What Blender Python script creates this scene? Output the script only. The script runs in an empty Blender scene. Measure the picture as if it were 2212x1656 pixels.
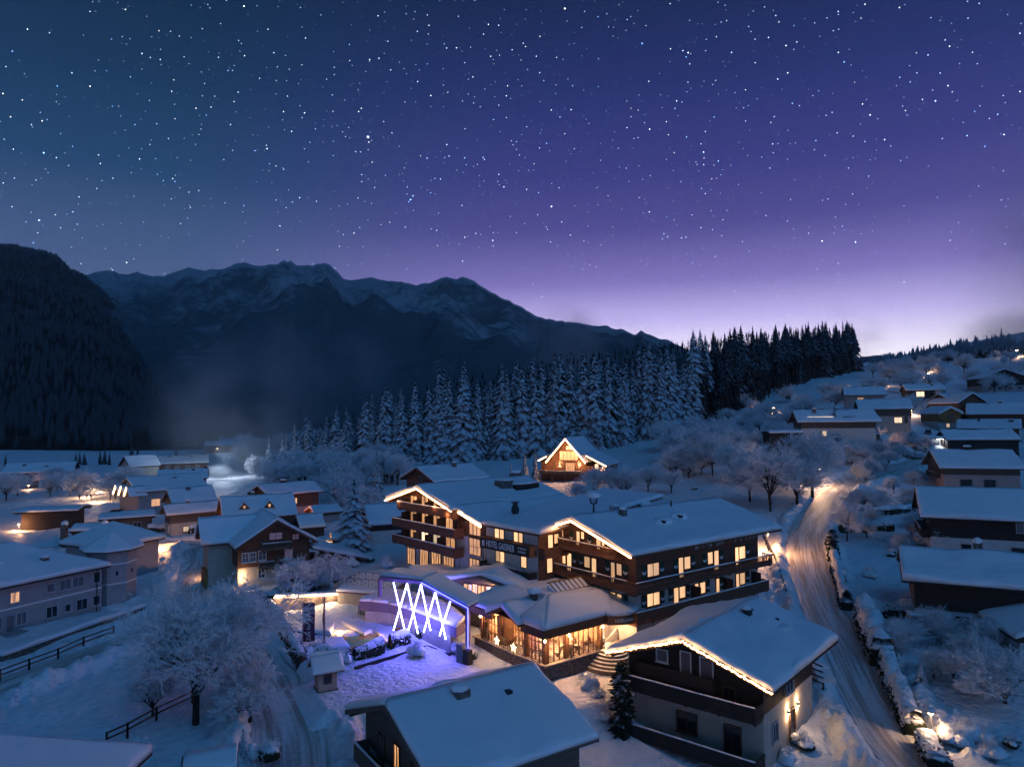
import bpy, bmesh, math, random
import numpy as np
from mathutils import Vector, Matrix
random.seed(7)
SC = bpy.context.scene
COL = SC.collection
# ------------------------------------------------------------------ camera
F_PX, CAM_H = 1536.0, 24.0
PITCH, ROLL = math.radians(2.5), math.radians(-0.55)
cam = bpy.data.cameras.new('camera')
cam.sensor_width = 36.0
cam.lens = F_PX / 2212.0 * 36.0
cam.clip_start, cam.clip_end = 0.5, 30000
cam_ob = bpy.data.objects.new('camera', cam)
COL.objects.link(cam_ob)
cam_ob.matrix_world = (Matrix.Translation((0, 0, CAM_H)) @ Matrix.Rotation(math.pi/2 + PITCH, 4, 'X')
                       @ Matrix.Rotation(ROLL, 4, 'Z'))
SC.camera = cam_ob
# ------------------------------------------------------------------ colour / exposure
SC.view_settings.view_transform = 'Standard'
SC.view_settings.look = 'None'
SC.view_settings.exposure = 0.0
SC.view_settings.gamma = 1.0
SC.view_settings.use_curve_mapping = False
SC.render.engine = 'CYCLES'
cy = SC.cycles
cy.use_denoising = True
try:
    cy.denoiser = 'OPENIMAGEDENOISE'
    cy.denoising_input_passes = 'RGB_ALBEDO_NORMAL'
except Exception:
    pass
cy.max_bounces = 4; cy.diffuse_bounces = 2; cy.glossy_bounces = 2
cy.transparent_max_bounces = 8; cy.transmission_bounces = 3; cy.volume_bounces = 0
cy.sample_clamp_indirect = 1.5; cy.sample_clamp_direct = 0.0
cy.caustics_reflective = False; cy.caustics_refractive = False
cy.volume_step_rate = 3.0
cy.volume_max_steps = 40
cy.use_adaptive_sampling = True; cy.adaptive_threshold = 0.03
def lin(r, g, b):
    f = lambda c: (c/255/12.92) if c/255 <= .04045 else ((c/255+.055)/1.055)**2.4
    return (f(r), f(g), f(b), 1.0)
# ------------------------------------------------------------------ world: twilight sky with stars
GLOW_AZ = math.radians(19.0)            # the last light stands over the valley to the right
W = bpy.data.worlds.new('World'); SC.world = W; W.use_nodes = True
nt = W.node_tree; nt.nodes.clear()
def N(tree, typ, **kw):
    n = tree.nodes.new(typ)
    for k, v in kw.items():
        setattr(n, k, v)
    return n
def M_(tree, op, a, b=None, c=None, clamp=False):
    n = N(tree, 'ShaderNodeMath', operation=op, use_clamp=clamp)
    for i, v in enumerate((a, b, c)):
        if v is None: continue
        if isinstance(v, (int, float)): n.inputs[i].default_value = v
        else: tree.links.new(v, n.inputs[i])
    return n.outputs[0]
def ramp(tree, fac, stops, interp='EASE'):
    n = N(tree, 'ShaderNodeValToRGB'); cr = n.color_ramp; cr.interpolation = interp
    while len(cr.elements) < len(stops): cr.elements.new(0.5)
    for e, (p, c) in zip(cr.elements, stops):
        e.position = p; e.color = c
    tree.links.new(fac, n.inputs[0]); return n.outputs[0]
def mixc(tree, fac, a, b, mode='MIX'):
    n = N(tree, 'ShaderNodeMix', data_type='RGBA', blend_type=mode)
    for i, v in ((0, fac), (6, a), (7, b)):
        if isinstance(v, (int, float)): n.inputs[i].default_value = v
        elif isinstance(v, tuple): n.inputs[i].default_value = v
        else: tree.links.new(v, n.inputs[i])
    return n.outputs[2]
def maprange(tree, v, a, b, c=0., d=1., smooth=True):
    n = N(tree, 'ShaderNodeMapRange', interpolation_type='SMOOTHSTEP' if smooth else 'LINEAR')
    tree.links.new(v, n.inputs[0])
    for i, q in zip((1, 2, 3, 4), (a, b, c, d)): n.inputs[i].default_value = q
    return n.outputs[0]
tc = N(nt, 'ShaderNodeTexCoord'); DIR = tc.outputs['Generated']
nrm = N(nt, 'ShaderNodeVectorMath', operation='NORMALIZE'); nt.links.new(DIR, nrm.inputs[0]); D = nrm.outputs[0]
sp = N(nt, 'ShaderNodeSeparateXYZ'); nt.links.new(D, sp.inputs[0])
X, Y, Zc = sp.outputs
hl = M_(nt, 'MAXIMUM', M_(nt, 'SQRT', M_(nt, 'ADD', M_(nt, 'MULTIPLY', X, X), M_(nt, 'MULTIPLY', Y, Y))), 0.001)
ca = M_(nt, 'DIVIDE', M_(nt, 'ADD', M_(nt, 'MULTIPLY', X, math.sin(GLOW_AZ)), M_(nt, 'MULTIPLY', Y, math.cos(GLOW_AZ))), hl)
glow = maprange(nt, ca, 0.70, 1.0)
EL = M_(nt, 'MAXIMUM', Zc, 0.0)
right_sky = ramp(nt, EL, [(0.0, lin(255, 246, 255)), (.07, lin(250, 242, 255)), (.125, lin(200, 187, 242)), (.18, lin(140, 124, 202)), (.25, lin(92, 82, 164)),
                          (.32, lin(64, 62, 140)), (.42, lin(38, 46, 110)), (.51, lin(20, 34, 80)), (1.0, lin(18, 44, 74))], 'LINEAR')
left_sky = ramp(nt, EL, [(0.0, lin(120, 140, 182)), (.12, lin(110, 130, 175)), (.20, lin(84, 108, 156)), (.30, lin(38, 74, 116)),
                         (.40, lin(20, 54, 90)), (.51, lin(5, 38, 64)), (1.0, lin(10, 44, 72))], 'LINEAR')
right_sky = mixc(nt, 1.0, right_sky, (1, 1, 1, 1), 'MULTIPLY')
gain_ = N(nt, 'ShaderNodeVectorMath', operation='SCALE'); nt.links.new(right_sky, gain_.inputs[0]); nt.links.new(maprange(nt, EL, .08, .27, 1.75, 1.0), gain_.inputs['Scale']); right_sky = gain_.outputs[0]
sky_c = mixc(nt, glow, left_sky, right_sky)
# thin drifting cloud near the horizon on the valley side
nz = N(nt, 'ShaderNodeTexNoise'); nz.inputs['Scale'].default_value = 5.0; nz.inputs['Detail'].default_value = 4.5
mp = N(nt, 'ShaderNodeMapping'); mp.inputs['Scale'].default_value = (1, 1, 1.5); nt.links.new(D, mp.inputs[0]); nt.links.new(mp.outputs[0], nz.inputs['Vector'])
cl = M_(nt, 'MULTIPLY', maprange(nt, nz.outputs[0], .5, .78), maprange(nt, EL, .30, .08))
cl = M_(nt, 'MULTIPLY', cl, M_(nt, 'MULTIPLY', maprange(nt, X, .0, .3), .8))
sky_c = mixc(nt, cl, sky_c, lin(84, 78, 132))
# smoke column standing over the right edge of the village
ed = M_(nt, 'MULTIPLY', maprange(nt, X, .50, .62), M_(nt, 'MULTIPLY', maprange(nt, EL, .0, .10), maprange(nt, EL, .34, .18)))
sky_c = mixc(nt, M_(nt, 'MULTIPLY', ed, M_(nt, 'ADD', M_(nt, 'MULTIPLY', nz.outputs[0], .9), .05)), sky_c, lin(72, 68, 112))
# stars
def star_layer(scale, rad, gain, lo, pw):
    v = N(nt, 'ShaderNodeTexVoronoi', feature='F1'); v.inputs['Scale'].default_value = scale; v.inputs['Randomness'].default_value = 1.0
    # stars trail a little: squeeze space along one oblique axis
    q = N(nt, 'ShaderNodeMapping'); q.inputs['Rotation'].default_value = (0, math.radians(34), 0); q.inputs['Scale'].default_value = (1.0, 1.0, 1.0)
    nt.links.new(D, q.inputs[0]); nt.links.new(q.outputs[0], v.inputs['Vector'])
    s = N(nt, 'ShaderNodeSeparateColor'); nt.links.new(v.outputs['Color'], s.inputs[0])
    core = maprange(nt, v.outputs['Distance'], rad, rad*.25)
    b = M_(nt, 'MULTIPLY', M_(nt, 'POWER', maprange(nt, s.outputs[0], lo, 1., smooth=False), pw), gain)
    return M_(nt, 'MULTIPLY', core, b), s.outputs[1]
s1, t1 = star_layer(190.0, .14, 6.5, .05, 4.0)
s2, t2 = star_layer(78.0, .058, 26.0, .2, 7.0)
star = M_(nt, 'ADD', s1, s2)
stars = []
for fx, fy, r in ((800, 293, 1.9), (1228, 20, 1.3), (1195, 447, 1.3), (896, 421, 1.1), (1394, 97, 1.2), (768, 500, 1.0), (745, 503, .9), (1437, 508, 1.0), (1445, 515, .9), (1434, 519, .9), (1885, 256, 1.1)):
    f_ = Vector((0, math.cos(PITCH), math.sin(PITCH))); u_ = Vector((0, -math.sin(PITCH), math.cos(PITCH)))
    stars.append((((Vector((1, 0, 0))*(fx-1106) + u_*(828-fy))/F_PX + f_).normalized(), r))
for d, r in stars:
    dn = N(nt, 'ShaderNodeVectorMath', operation='DISTANCE'); nt.links.new(D, dn.inputs[0]); dn.inputs[1].default_value = d
    star = M_(nt, 'ADD', star, M_(nt, 'MULTIPLY', maprange(nt, dn.outputs['Value'], r*.0011, r*.0004), 2.2))
star = M_(nt, 'MULTIPLY', star, maprange(nt, EL, .06, .30, .25, 1.0))
star_c = mixc(nt, t1, lin(120, 180, 255), lin(255, 255, 255))
sky_c = mixc(nt, star, sky_c, star_c, 'ADD')
sky_c.node.clamp_result = False
sky_c.node.clamp_factor = False
# residual daylight from the atmosphere, sun well set
ny = N(nt, 'ShaderNodeTexSky', sky_type='NISHITA'); ny.sun_disc = False
ny.sun_elevation = math.radians(-4.0); ny.sun_rotation = GLOW_AZ; ny.altitude = 900
bg1 = N(nt, 'ShaderNodeBackground'); nt.links.new(sky_c, bg1.inputs[0]); bg1.inputs[1].default_value = 1.0
bg2 = N(nt, 'ShaderNodeBackground'); nt.links.new(ny.outputs[0], bg2.inputs[0]); bg2.inputs[1].default_value = 0.05
ny.sun_elevation = math.radians(-7.0)
ad = N(nt, 'ShaderNodeAddShader'); nt.links.new(bg1.outputs[0], ad.inputs[0]); nt.links.new(bg2.outputs[0], ad.inputs[1])
W.cycles.sampling_method = 'MANUAL'; W.cycles.sample_map_resolution = 256
wo = N(nt, 'ShaderNodeOutputWorld'); nt.links.new(ad.outputs[0], wo.inputs[0])
# the one sun lamp: soft blue moonlight from behind the right shoulder
sun = bpy.data.lights.new('moonlight', 'SUN'); sun.energy = 0.55; sun.angle = math.radians(55); sun.color = (.07, .38, 1.0)
sun_ob = bpy.data.objects.new('moonlight', sun); COL.objects.link(sun_ob)
sun_ob.rotation_euler = (math.radians(46), 0, math.radians(32))
# ------------------------------------------------------------------ helpers
def tag(o, label=None, cat=None, group=None, kind=None):
    if label: o['label'] = label
    if cat: o['category'] = cat
    if group: o['group'] = group
    if kind: o['kind'] = kind
    return o
def empty(name, loc=(0, 0, 0), rz=0.0, label=None, cat=None, group=None, parent=None):
    o = bpy.data.objects.new(name, None); o.empty_display_size = .5
    COL.objects.link(o); o.location = loc; o.rotation_euler = (0, 0, rz); o.parent = parent
    return tag(o, label, cat, group)
def mesh_np(name, V, Fq, mats=(), parent=None, smooth=False, midx=None):
    """V (n,3), Fq (m,3|4) arrays -> object"""
    V = np.asarray(V, np.float32); Fq = np.asarray(Fq, np.int32)
    me = bpy.data.meshes.new(name); k = Fq.shape[1]
    me.vertices.add(len(V)); me.vertices.foreach_set('co', V.ravel())
    me.loops.add(Fq.size); me.loops.foreach_set('vertex_index', Fq.ravel())
    me.polygons.add(len(Fq)); me.polygons.foreach_set('loop_start', np.arange(0, Fq.size, k, dtype=np.int32))
    if smooth: me.polygons.foreach_set('use_smooth', np.ones(len(Fq), bool))
    for m in mats: me.materials.append(m)
    if midx is not None: me.polygons.foreach_set('material_index', np.asarray(midx, np.int32))
    me.update(calc_edges=True); me.validate()
    o = bpy.data.objects.new(name, me); COL.objects.link(o); o.parent = parent
    return o
class MB:
    """collects boxes, prisms, tubes, patches; build() links them as one mesh object"""
    def __init__(s): s.v = []; s.f = []; s.m = []; s.mi = 0
    def add(s, vs, fs):
        b = len(s.v); s.v += [tuple(p) for p in vs]; s.f += [tuple(b+i for i in f) for f in fs]; s.m += [s.mi]*len(fs); return s
    def box(s, x0, x1, y0, y1, z0, z1):
        return s.add([(x0,y0,z0),(x1,y0,z0),(x1,y1,z0),(x0,y1,z0),(x0,y0,z1),(x1,y0,z1),(x1,y1,z1),(x0,y1,z1)],
                     [(0,3,2,1),(4,5,6,7),(0,1,5,4),(1,2,6,5),(2,3,7,6),(3,0,4,7)])
    def prism(s, poly, axis, a, b):
        """poly: 2D points in the other two axes (x: (y,z), y: (x,z), z: (x,y)); extruded a..b along axis"""
        n = len(poly)
        def P(q, t):
            if axis == 'x': return (t, q[0], q[1])
            if axis == 'y': return (q[0], t, q[1])
            return (q[0], q[1], t)
        vs = [P(q, a) for q in poly] + [P(q, b) for q in poly]
        fs = [tuple(range(n-1, -1, -1)), tuple(range(n, 2*n))] + [(i, (i+1) % n, n+(i+1) % n, n+i) for i in range(n)]
        return s.add(vs, fs)
    def bar(s, p, q, w, h=None):
        """square-section bar from p to q"""
        p = Vector(p); q = Vector(q); d = (q-p); h = h or w
        if d.length < 1e-6: return s
        d.normalize(); a = d.cross(Vector((0, 0, 1)))
        if a.length < 1e-3: a = Vector((1, 0, 0))
        a.normalize(); b = a.cross(d)
        vs = [e + a*(i*w/2) + b*(j*h/2) for e in (p, q) for i, j in ((-1,-1),(1,-1),(1,1),(-1,1))]
        return s.add(vs, [(0,1,2,3),(7,6,5,4),(0,4,5,1),(1,5,6,2),(2,6,7,3),(3,7,4,0)])
    def tube(s, pts, r, n=6, r2=None):
        pts = [Vector(p) for p in pts]; rings = []; m = len(pts)
        for i, p in enumerate(pts):
            d = (pts[min(i+1, m-1)]-pts[max(i-1, 0)]).normalized()
            a = d.cross(Vector((0, 0, 1)))
            if a.length < 1e-2: a = Vector((1, 0, 0))
            a.normalize(); b = d.cross(a)
            rr = r if r2 is None else r + (r2-r)*i/(m-1)
            rings.append([p + (a*math.cos(2*math.pi*k/n) + b*math.sin(2*math.pi*k/n))*rr for k in range(n)])
        vs = [q for R in rings for q in R]
        fs = [(i*n+k, i*n+(k+1) % n, (i+1)*n+(k+1) % n, (i+1)*n+k) for i in range(m-1) for k in range(n)]
        fs += [tuple(range(n-1, -1, -1)), tuple((m-1)*n+k for k in range(n))]
        return s.add(vs, fs)
    def lathe(s, prof, n=12, c=(0, 0, 0)):
        m = len(prof)
        vs = [(c[0]+r*math.cos(2*math.pi*k/n), c[1]+r*math.sin(2*math.pi*k/n), c[2]+z) for r, z in prof for k in range(n)]
        fs = [(i*n+k, i*n+(k+1) % n, (i+1)*n+(k+1) % n, (i+1)*n+k) for i in range(m-1) for k in range(n)]
        fs += [tuple(range(n-1, -1, -1)), tuple((m-1)*n+k for k in range(n))]
        return s.add(vs, fs)
    def build(s, name, mat, parent=None, smooth=False):
        me = bpy.data.meshes.new(name); me.from_pydata(s.v, [], s.f)
        for m in (mat if isinstance(mat, (list, tuple)) else [mat]): me.materials.append(m)
        if isinstance(mat, (list, tuple)): me.polygons.foreach_set('material_index', s.m)
        if smooth: me.polygons.foreach_set('use_smooth', [True]*len(me.polygons))
        me.update()
        o = bpy.data.objects.new(name, me); COL.objects.link(o); o.parent = parent
        return o
def copy_tree(o, parent=None):
    c = o.copy(); COL.objects.link(c); c.parent = parent
    for ch in list(o.children): copy_tree(ch, c)
    return c
# smooth pseudo-noise from summed sines, vectorised
class SN:
    def __init__(s, seed, n=9):
        r = np.random.RandomState(abs(int(seed))); a = r.rand(n)*6.283; f = .6+r.rand(n)*1.1
        s.kx = np.cos(a)*f; s.ky = np.sin(a)*f; s.p = r.rand(n)*6.283; s.n = n
    def __call__(s, x, y):
        x = np.asarray(x, float); o = np.zeros(np.broadcast(x, y).shape)
        for a, b, p in zip(s.kx, s.ky, s.p): o = o + np.sin(a*x+b*y+p)
        return o/math.sqrt(s.n)
# ------------------------------------------------------------------ materials
MATS = {}
def mat(name, col=(.5, .5, .5), rough=.7, metal=0., emit=None, estr=0., spec=.3):
    if name in MATS: return MATS[name]
    m = bpy.data.materials.new(name); m.use_nodes = True; b = m.node_tree.nodes['Principled BSDF']
    b.inputs['Base Color'].default_value = (*col, 1); b.inputs['Roughness'].default_value = rough; b.inputs['Metallic'].default_value = metal
    b.inputs['Specular IOR Level'].default_value = spec
    if emit: b.inputs['Emission Color'].default_value = (*emit, 1); b.inputs['Emission Strength'].default_value = estr
    MATS[name] = m; return m
def noisy(name, c1, c2, scale=4., stretch=(1, 1, 1), rough=.8, bump=.0, detail=4., lo=.35, hi=.65, coord='Object', bscale=None, spec=.25):
    """two-tone procedural surface with relief"""
    m = mat(name, c1, rough, spec=spec); t = m.node_tree; b = t.nodes['Principled BSDF']
    tc = N(t, 'ShaderNodeTexCoord'); mp = N(t, 'ShaderNodeMapping'); mp.inputs['Scale'].default_value = stretch
    t.links.new(tc.outputs[coord], mp.inputs[0])
    nz = N(t, 'ShaderNodeTexNoise'); nz.inputs['Scale'].default_value = scale; nz.inputs['Detail'].default_value = detail
    t.links.new(mp.outputs[0], nz.inputs['Vector'])
    f = maprange(t, nz.outputs[0], lo, hi)
    c = mixc(t, f, (*c1, 1), (*c2, 1)); t.links.new(c, b.inputs['Base Color'])
    if bump:
        bp = N(t, 'ShaderNodeBump'); bp.inputs['Strength'].default_value = bump; bp.inputs['Distance'].default_value = .1 if bump < 1 else .35
        if bscale:
            n2 = N(t, 'ShaderNodeTexNoise'); n2.inputs['Scale'].default_value = bscale; n2.inputs['Detail'].default_value = 5
            t.links.new(tc.outputs[coord], n2.inputs['Vector']); t.links.new(n2.outputs[0], bp.inputs['Height'])
        else: t.links.new(nz.outputs[0], bp.inputs['Height'])
        t.links.new(bp.outputs[0], b.inputs['Normal'])
    return m
def planked(name, c1, c2, pitch=.18, axis=2, rough=.75):
    """timber cladding: boards along one axis, each a slightly different tone, dark joints"""
    m = mat(name, c1, rough, spec=.2); t = m.node_tree; b = t.nodes['Principled BSDF']
    tc = N(t, 'ShaderNodeTexCoord'); s = N(t, 'ShaderNodeSeparateXYZ'); t.links.new(tc.outputs['Object'], s.inputs[0])
    q = M_(t, 'DIVIDE', s.outputs[axis], pitch)
    fr = M_(t, 'FRACT', q); idx = M_(t, 'FLOOR', q)
    wn = N(t, 'ShaderNodeTexWhiteNoise', noise_dimensions='1D'); t.links.new(idx, wn.inputs['W'])
    nz = N(t, 'ShaderNodeTexNoise'); nz.inputs['Scale'].default_value = 2.2; nz.inputs['Detail'].default_value = 6
    t.links.new(tc.outputs['Object'], nz.inputs['Vector'])
    f = M_(t, 'ADD', M_(t, 'MULTIPLY', wn.outputs[0], .6), M_(t, 'MULTIPLY', nz.outputs[0], .5))
    c = mixc(t, f, (*c1, 1), (*c2, 1))
    jt = M_(t, 'LESS_THAN', fr, .1)
    c = mixc(t, jt, c, (c1[0]*.3, c1[1]*.3, c1[2]*.3, 1)); t.links.new(c, b.inputs['Base Color'])
    bp = N(t, 'ShaderNodeBump'); bp.inputs['Strength'].default_value = .6; bp.inputs['Distance'].default_value = .03
    t.links.new(M_(t, 'SUBTRACT', 1.0, jt), bp.inputs['Height']); t.links.new(bp.outputs[0], b.inputs['Normal'])
    return m
SNOW = noisy('snow', (.86, .87, .89), (.76, .79, .83), .9, rough=.55, bump=1.0, bscale=1.7, spec=.35)
SNOW_ROOF = noisy('roof_snow', (.84, .86, .88), (.80, .82, .86), .5, rough=.5, bump=.30, bscale=3.0, spec=.35)
def ribbed_snow():
    m = noisy('ribbed_roof_snow', (.84, .86, .88), (.79, .81, .85), .35, rough=.5, spec=.35); t = m.node_tree; b = t.nodes['Principled BSDF']
    tc = N(t, 'ShaderNodeTexCoord'); w = N(t, 'ShaderNodeTexWave', wave_type='BANDS', bands_direction='X'); w.inputs['Scale'].default_value = .42; w.inputs['Distortion'].default_value = 1.2; w.inputs['Detail'].default_value = 2
    t.links.new(tc.outputs['Object'], w.inputs['Vector']); nz = N(t, 'ShaderNodeTexNoise'); nz.inputs['Scale'].default_value = .8; nz.inputs['Detail'].default_value = 5; t.links.new(tc.outputs['Object'], nz.inputs['Vector'])
    bp = N(t, 'ShaderNodeBump'); bp.inputs['Strength'].default_value = .5; bp.inputs['Distance'].default_value = .12
    t.links.new(M_(t, 'ADD', M_(t, 'MULTIPLY', w.outputs[0], .7), M_(t, 'MULTIPLY', nz.outputs[0], 1.2)), bp.inputs['Height']); t.links.new(bp.outputs[0], b.inputs['Normal']); return m
SNOW_RIB = ribbed_snow()
SNOW_TROD = noisy('trodden_snow', (.72, .72, .73), (.52, .49, .47), 1.4, rough=.6, bump=.6, bscale=5.0)
TIMBER = planked('dark_timber', (.12, .060, .038), (.20, .102, .066))
TIMBER_R = planked('red_brown_timber', (.125, .058, .038), (.20, .096, .062))
TIMBER_B = planked('black_timber', (.034, .026, .024), (.062, .046, .040))
TIMBER_G = planked('grey_brown_timber', (.11, .086, .068), (.17, .135, .11), pitch=.2)
TIMBER_Y = planked('honey_timber', (.30, .15, .05), (.40, .22, .08))
TIMBER_V = planked('dark_boards_upright', (.045, .026, .019), (.08, .045, .032), axis=0)
PLASTER = noisy('white_plaster', (.62, .60, .57), (.54, .52, .50), 1.5, rough=.9, bump=.1, bscale=12.)
PLASTER_G = noisy('grey_mauve_plaster', (.36, .34, .35), (.32, .30, .31), 1.2, rough=.9, bump=.1, bscale=12.)
PLASTER_B = noisy('beige_plaster', (.48, .43, .36), (.42, .37, .31), 1.5, rough=.9)
PLASTER_P = noisy('pink_plaster', (.50, .36, .32), (.44, .31, .28), 1.5, rough=.9)
STONE = noisy('rough_stone', (.20, .17, .15), (.10, .085, .075), 3.0, rough=.9, bump=.8, bscale=4.0)
METAL = mat('dark_metal', (.05, .05, .055), .45, .7)
STEEL = mat('grey_steel', (.35, .36, .38), .4, .8)
WHITE = mat('white_paint', (.72, .72, .70), .5)
FASCIA = mat('violet_grey_fascia', (.16, .12, .20), .6)
GREEN = mat('green_shutter_paint', (.022, .055, .038), .6)
GREY = mat('grey_window_frame', (.42, .42, .43), .5)
BROWN = mat('brown_window_frame', (.11, .055, .03), .5)
BARK = noisy('bark', (.060, .046, .040), (.030, .024, .022), 6., (1, 1, .3), .95, .6)
def glow_mat(name, col, s, fold=26., contrast=.35, axis=0):
    """lit room behind closed curtains: folds in the cloth"""
    m = mat(name, (.6, .5, .4), .8); t = m.node_tree; b = t.nodes['Principled BSDF']
    tc = N(t, 'ShaderNodeTexCoord'); nz = N(t, 'ShaderNodeTexNoise'); mp = N(t, 'ShaderNodeMapping')
    mp.inputs['Scale'].default_value = (fold/8, fold/8, .25); t.links.new(tc.outputs['Object'], mp.inputs[0]); t.links.new(mp.outputs[0], nz.inputs['Vector'])
    nz.inputs['Scale'].default_value = 2.6; nz.inputs['Detail'].default_value = 2
    f = maprange(t, nz.outputs[0], .32, .66, 1-contrast, 1.0)
    oi = N(t, 'ShaderNodeObjectInfo')
    f = M_(t, 'MULTIPLY', f, M_(t, 'ADD', M_(t, 'MULTIPLY', oi.outputs['Random'], .8), .42))
    b.inputs['Emission Color'].default_value = (*col, 1); t.links.new(M_(t, 'MULTIPLY', f, s), b.inputs['Emission Strength'])
    return m
LIT = glow_mat('lit_curtain', (1.0, .56, .26), 1.45)
LIT2 = glow_mat('lit_room', (1.0, .47, .17), 1.35, 40, .85)
LITW = glow_mat('lit_white_room', (1.0, .72, .44), 1.5, 14, .3)
LITC = glow_mat('lit_garage', (.85, .92, 1.0), .9, 10, .3)
LITV = glow_mat('violet_lit_room', (.30, .13, .34), .22, 30, .8)
DARKPANE = mat('dark_window_glass', (.015, .02, .03), .08, 0., spec=.6)
DIMPANE = mat('curtained_window_glass', (.16, .15, .17), .12, spec=.6)
def thin_glass(name, tint=(.9, .9, .9), g=.12):
    m = bpy.data.materials.new(name); m.use_nodes = True; t = m.node_tree; t.nodes.clear()
    a = N(t, 'ShaderNodeBsdfTransparent'); a.inputs[0].default_value = (*tint, 1)
    b = N(t, 'ShaderNodeBsdfGlossy'); b.inputs['Roughness'].default_value = .05
    x = N(t, 'ShaderNodeMixShader'); x.inputs[0].default_value = g
    t.links.new(a.outputs[0], x.inputs[1]); t.links.new(b.outputs[0], x.inputs[2])
    o = N(t, 'ShaderNodeOutputMaterial'); t.links.new(x.outputs[0], o.inputs[0]); return m
GLASS = thin_glass('clear_glazing')
LED_WARM = mat('warm_light_string', (.9, .7, .5), .5, emit=(1.0, .50, .20), estr=16.0)
LED_BLUE = mat('blue_white_light_tube', (.7, .75, 1.), .5, emit=(.30, .32, 1.0), estr=16.0)
LED_DEEP = mat('deep_blue_light_tube', (.3, .3, 1.), .5, emit=(.06, .07, 1.0), estr=9.0)
BULB = mat('lamp_bulb', (1, .8, .6), .4, emit=(1.0, .68, .38), estr=24.0)
BULB_COOL = mat('white_lamp_bulb', (1, 1, 1), .4, emit=(.95, .97, 1.0), estr=16.0)
STARLIT = mat('star_lamp', (1, .8, .6), .5, emit=(1.0, .66, .36), estr=4.0)
def point(name, loc, w, col=(1.0, .62, .32), r=.12, parent=None):
    l = bpy.data.lights.new(name, 'POINT'); l.energy = w; l.color = col; l.shadow_soft_size = r
    o = bpy.data.objects.new(name, l); COL.objects.link(o); o.location = loc; o.parent = parent; return o
# ------------------------------------------------------------------ terrain: thin-plate surface through surveyed spot heights
SPOTS = np.array([
 (-60,60,-.3),(-30,70,0),(-50,95,0),(-36,98,0),(-70,150,0),(-20,112,2.2),(-90,185,0),(0,70,0),(-15,76,0),(-140,290,0),(-250,500,0),(-100,500,2),
 (-200,150,0),(-17,100,3.0),(-6,96,3),(16,84,1.2),(25,80,1.0),(37,106,3.2),(8,60,-1.2),(-5,62,-.6),(-20,55,-1.2),(-35,50,-1.6),(-3,50,-3.0),(14,52,-3.6),
 (23,60,-1.5),(30,52,-1.9),(27,45,-2.4),(33,66,-.9),(36,85,1.1),(41,100,2.8),(52,130,5.0),(66,150,6.6),(85,172,8.4),(49,80,.8),(45,62,-.8),(60,65,.2),(66,104,3.5),(84,120,4.6),
 (106,165,6.2),(130,170,7.5),(133,205,12.2),(152,228,15),(168,250,18.5),(146,243,17.5),(86,192,14.0),(114,222,18),(128,260,24),(167,290,28),(165,265,22.5),(225,330,33),
 (18,205,4.5),(19,215,6.5),(60,160,8.0),(30,150,5),(0,140,4),(-25,165,2.5),(-52,165,1),(-40,260,6),(0,270,8),(40,280,13),(95,300,24),(60,250,13),(160,400,42),(226,460,50),
 (369,600,72),(300,450,52),(280,350,39),(500,600,100),(-60,300,3),(-110,340,1),(40,190,8),(70,215,13),(100,240,19.5),(110,280,24),
 (-600,800,0),(0,800,12),(600,800,110),(-600,200,0),(600,200,75),(400,100,45),(-300,50,0),(0,0,-5),(100,0,-2),(-100,0,-3),(60,40,-1.6),(200,100,12),(250,200,28),(200,240,25),(0,1500,10),(-800,1500,0),(900,1500,120)], float)
def _tps_U(r2): return np.where(r2 > 1e-9, r2*np.log(np.maximum(r2, 1e-9)), 0.)
TPS_P = SPOTS[:, :2]/100.; TPS_n = len(TPS_P)
TPS_K = _tps_U(((TPS_P[:, None]-TPS_P[None])**2).sum(-1)) + np.eye(TPS_n)*.01
TPS_A = np.block([[TPS_K, np.c_[np.ones(TPS_n), TPS_P]], [np.c_[np.ones(TPS_n), TPS_P].T, np.zeros((3, 3))]])
TPS_w = np.linalg.solve(TPS_A, np.r_[SPOTS[:, 2], 0, 0, 0])
def base(x, y):
    x = np.asarray(x, float)/100; y = np.asarray(y, float)/100; sh = np.broadcast(x, y).shape
    x = np.broadcast_to(x, sh).ravel(); y = np.broadcast_to(y, sh).ravel(); o = np.empty(len(x))
    for i in range(0, len(x), 20000):
        a = x[i:i+20000]; b = y[i:i+20000]
        o[i:i+20000] = _tps_U((a[:, None]-TPS_P[:, 0])**2+(b[:, None]-TPS_P[:, 1])**2)@TPS_w[:TPS_n] + TPS_w[TPS_n] + a*TPS_w[TPS_n+1] + b*TPS_w[TPS_n+2]
    return np.clip(o, -5.0, 130).reshape(sh)
def b0(x, y): return float(base(x, y))
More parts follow.
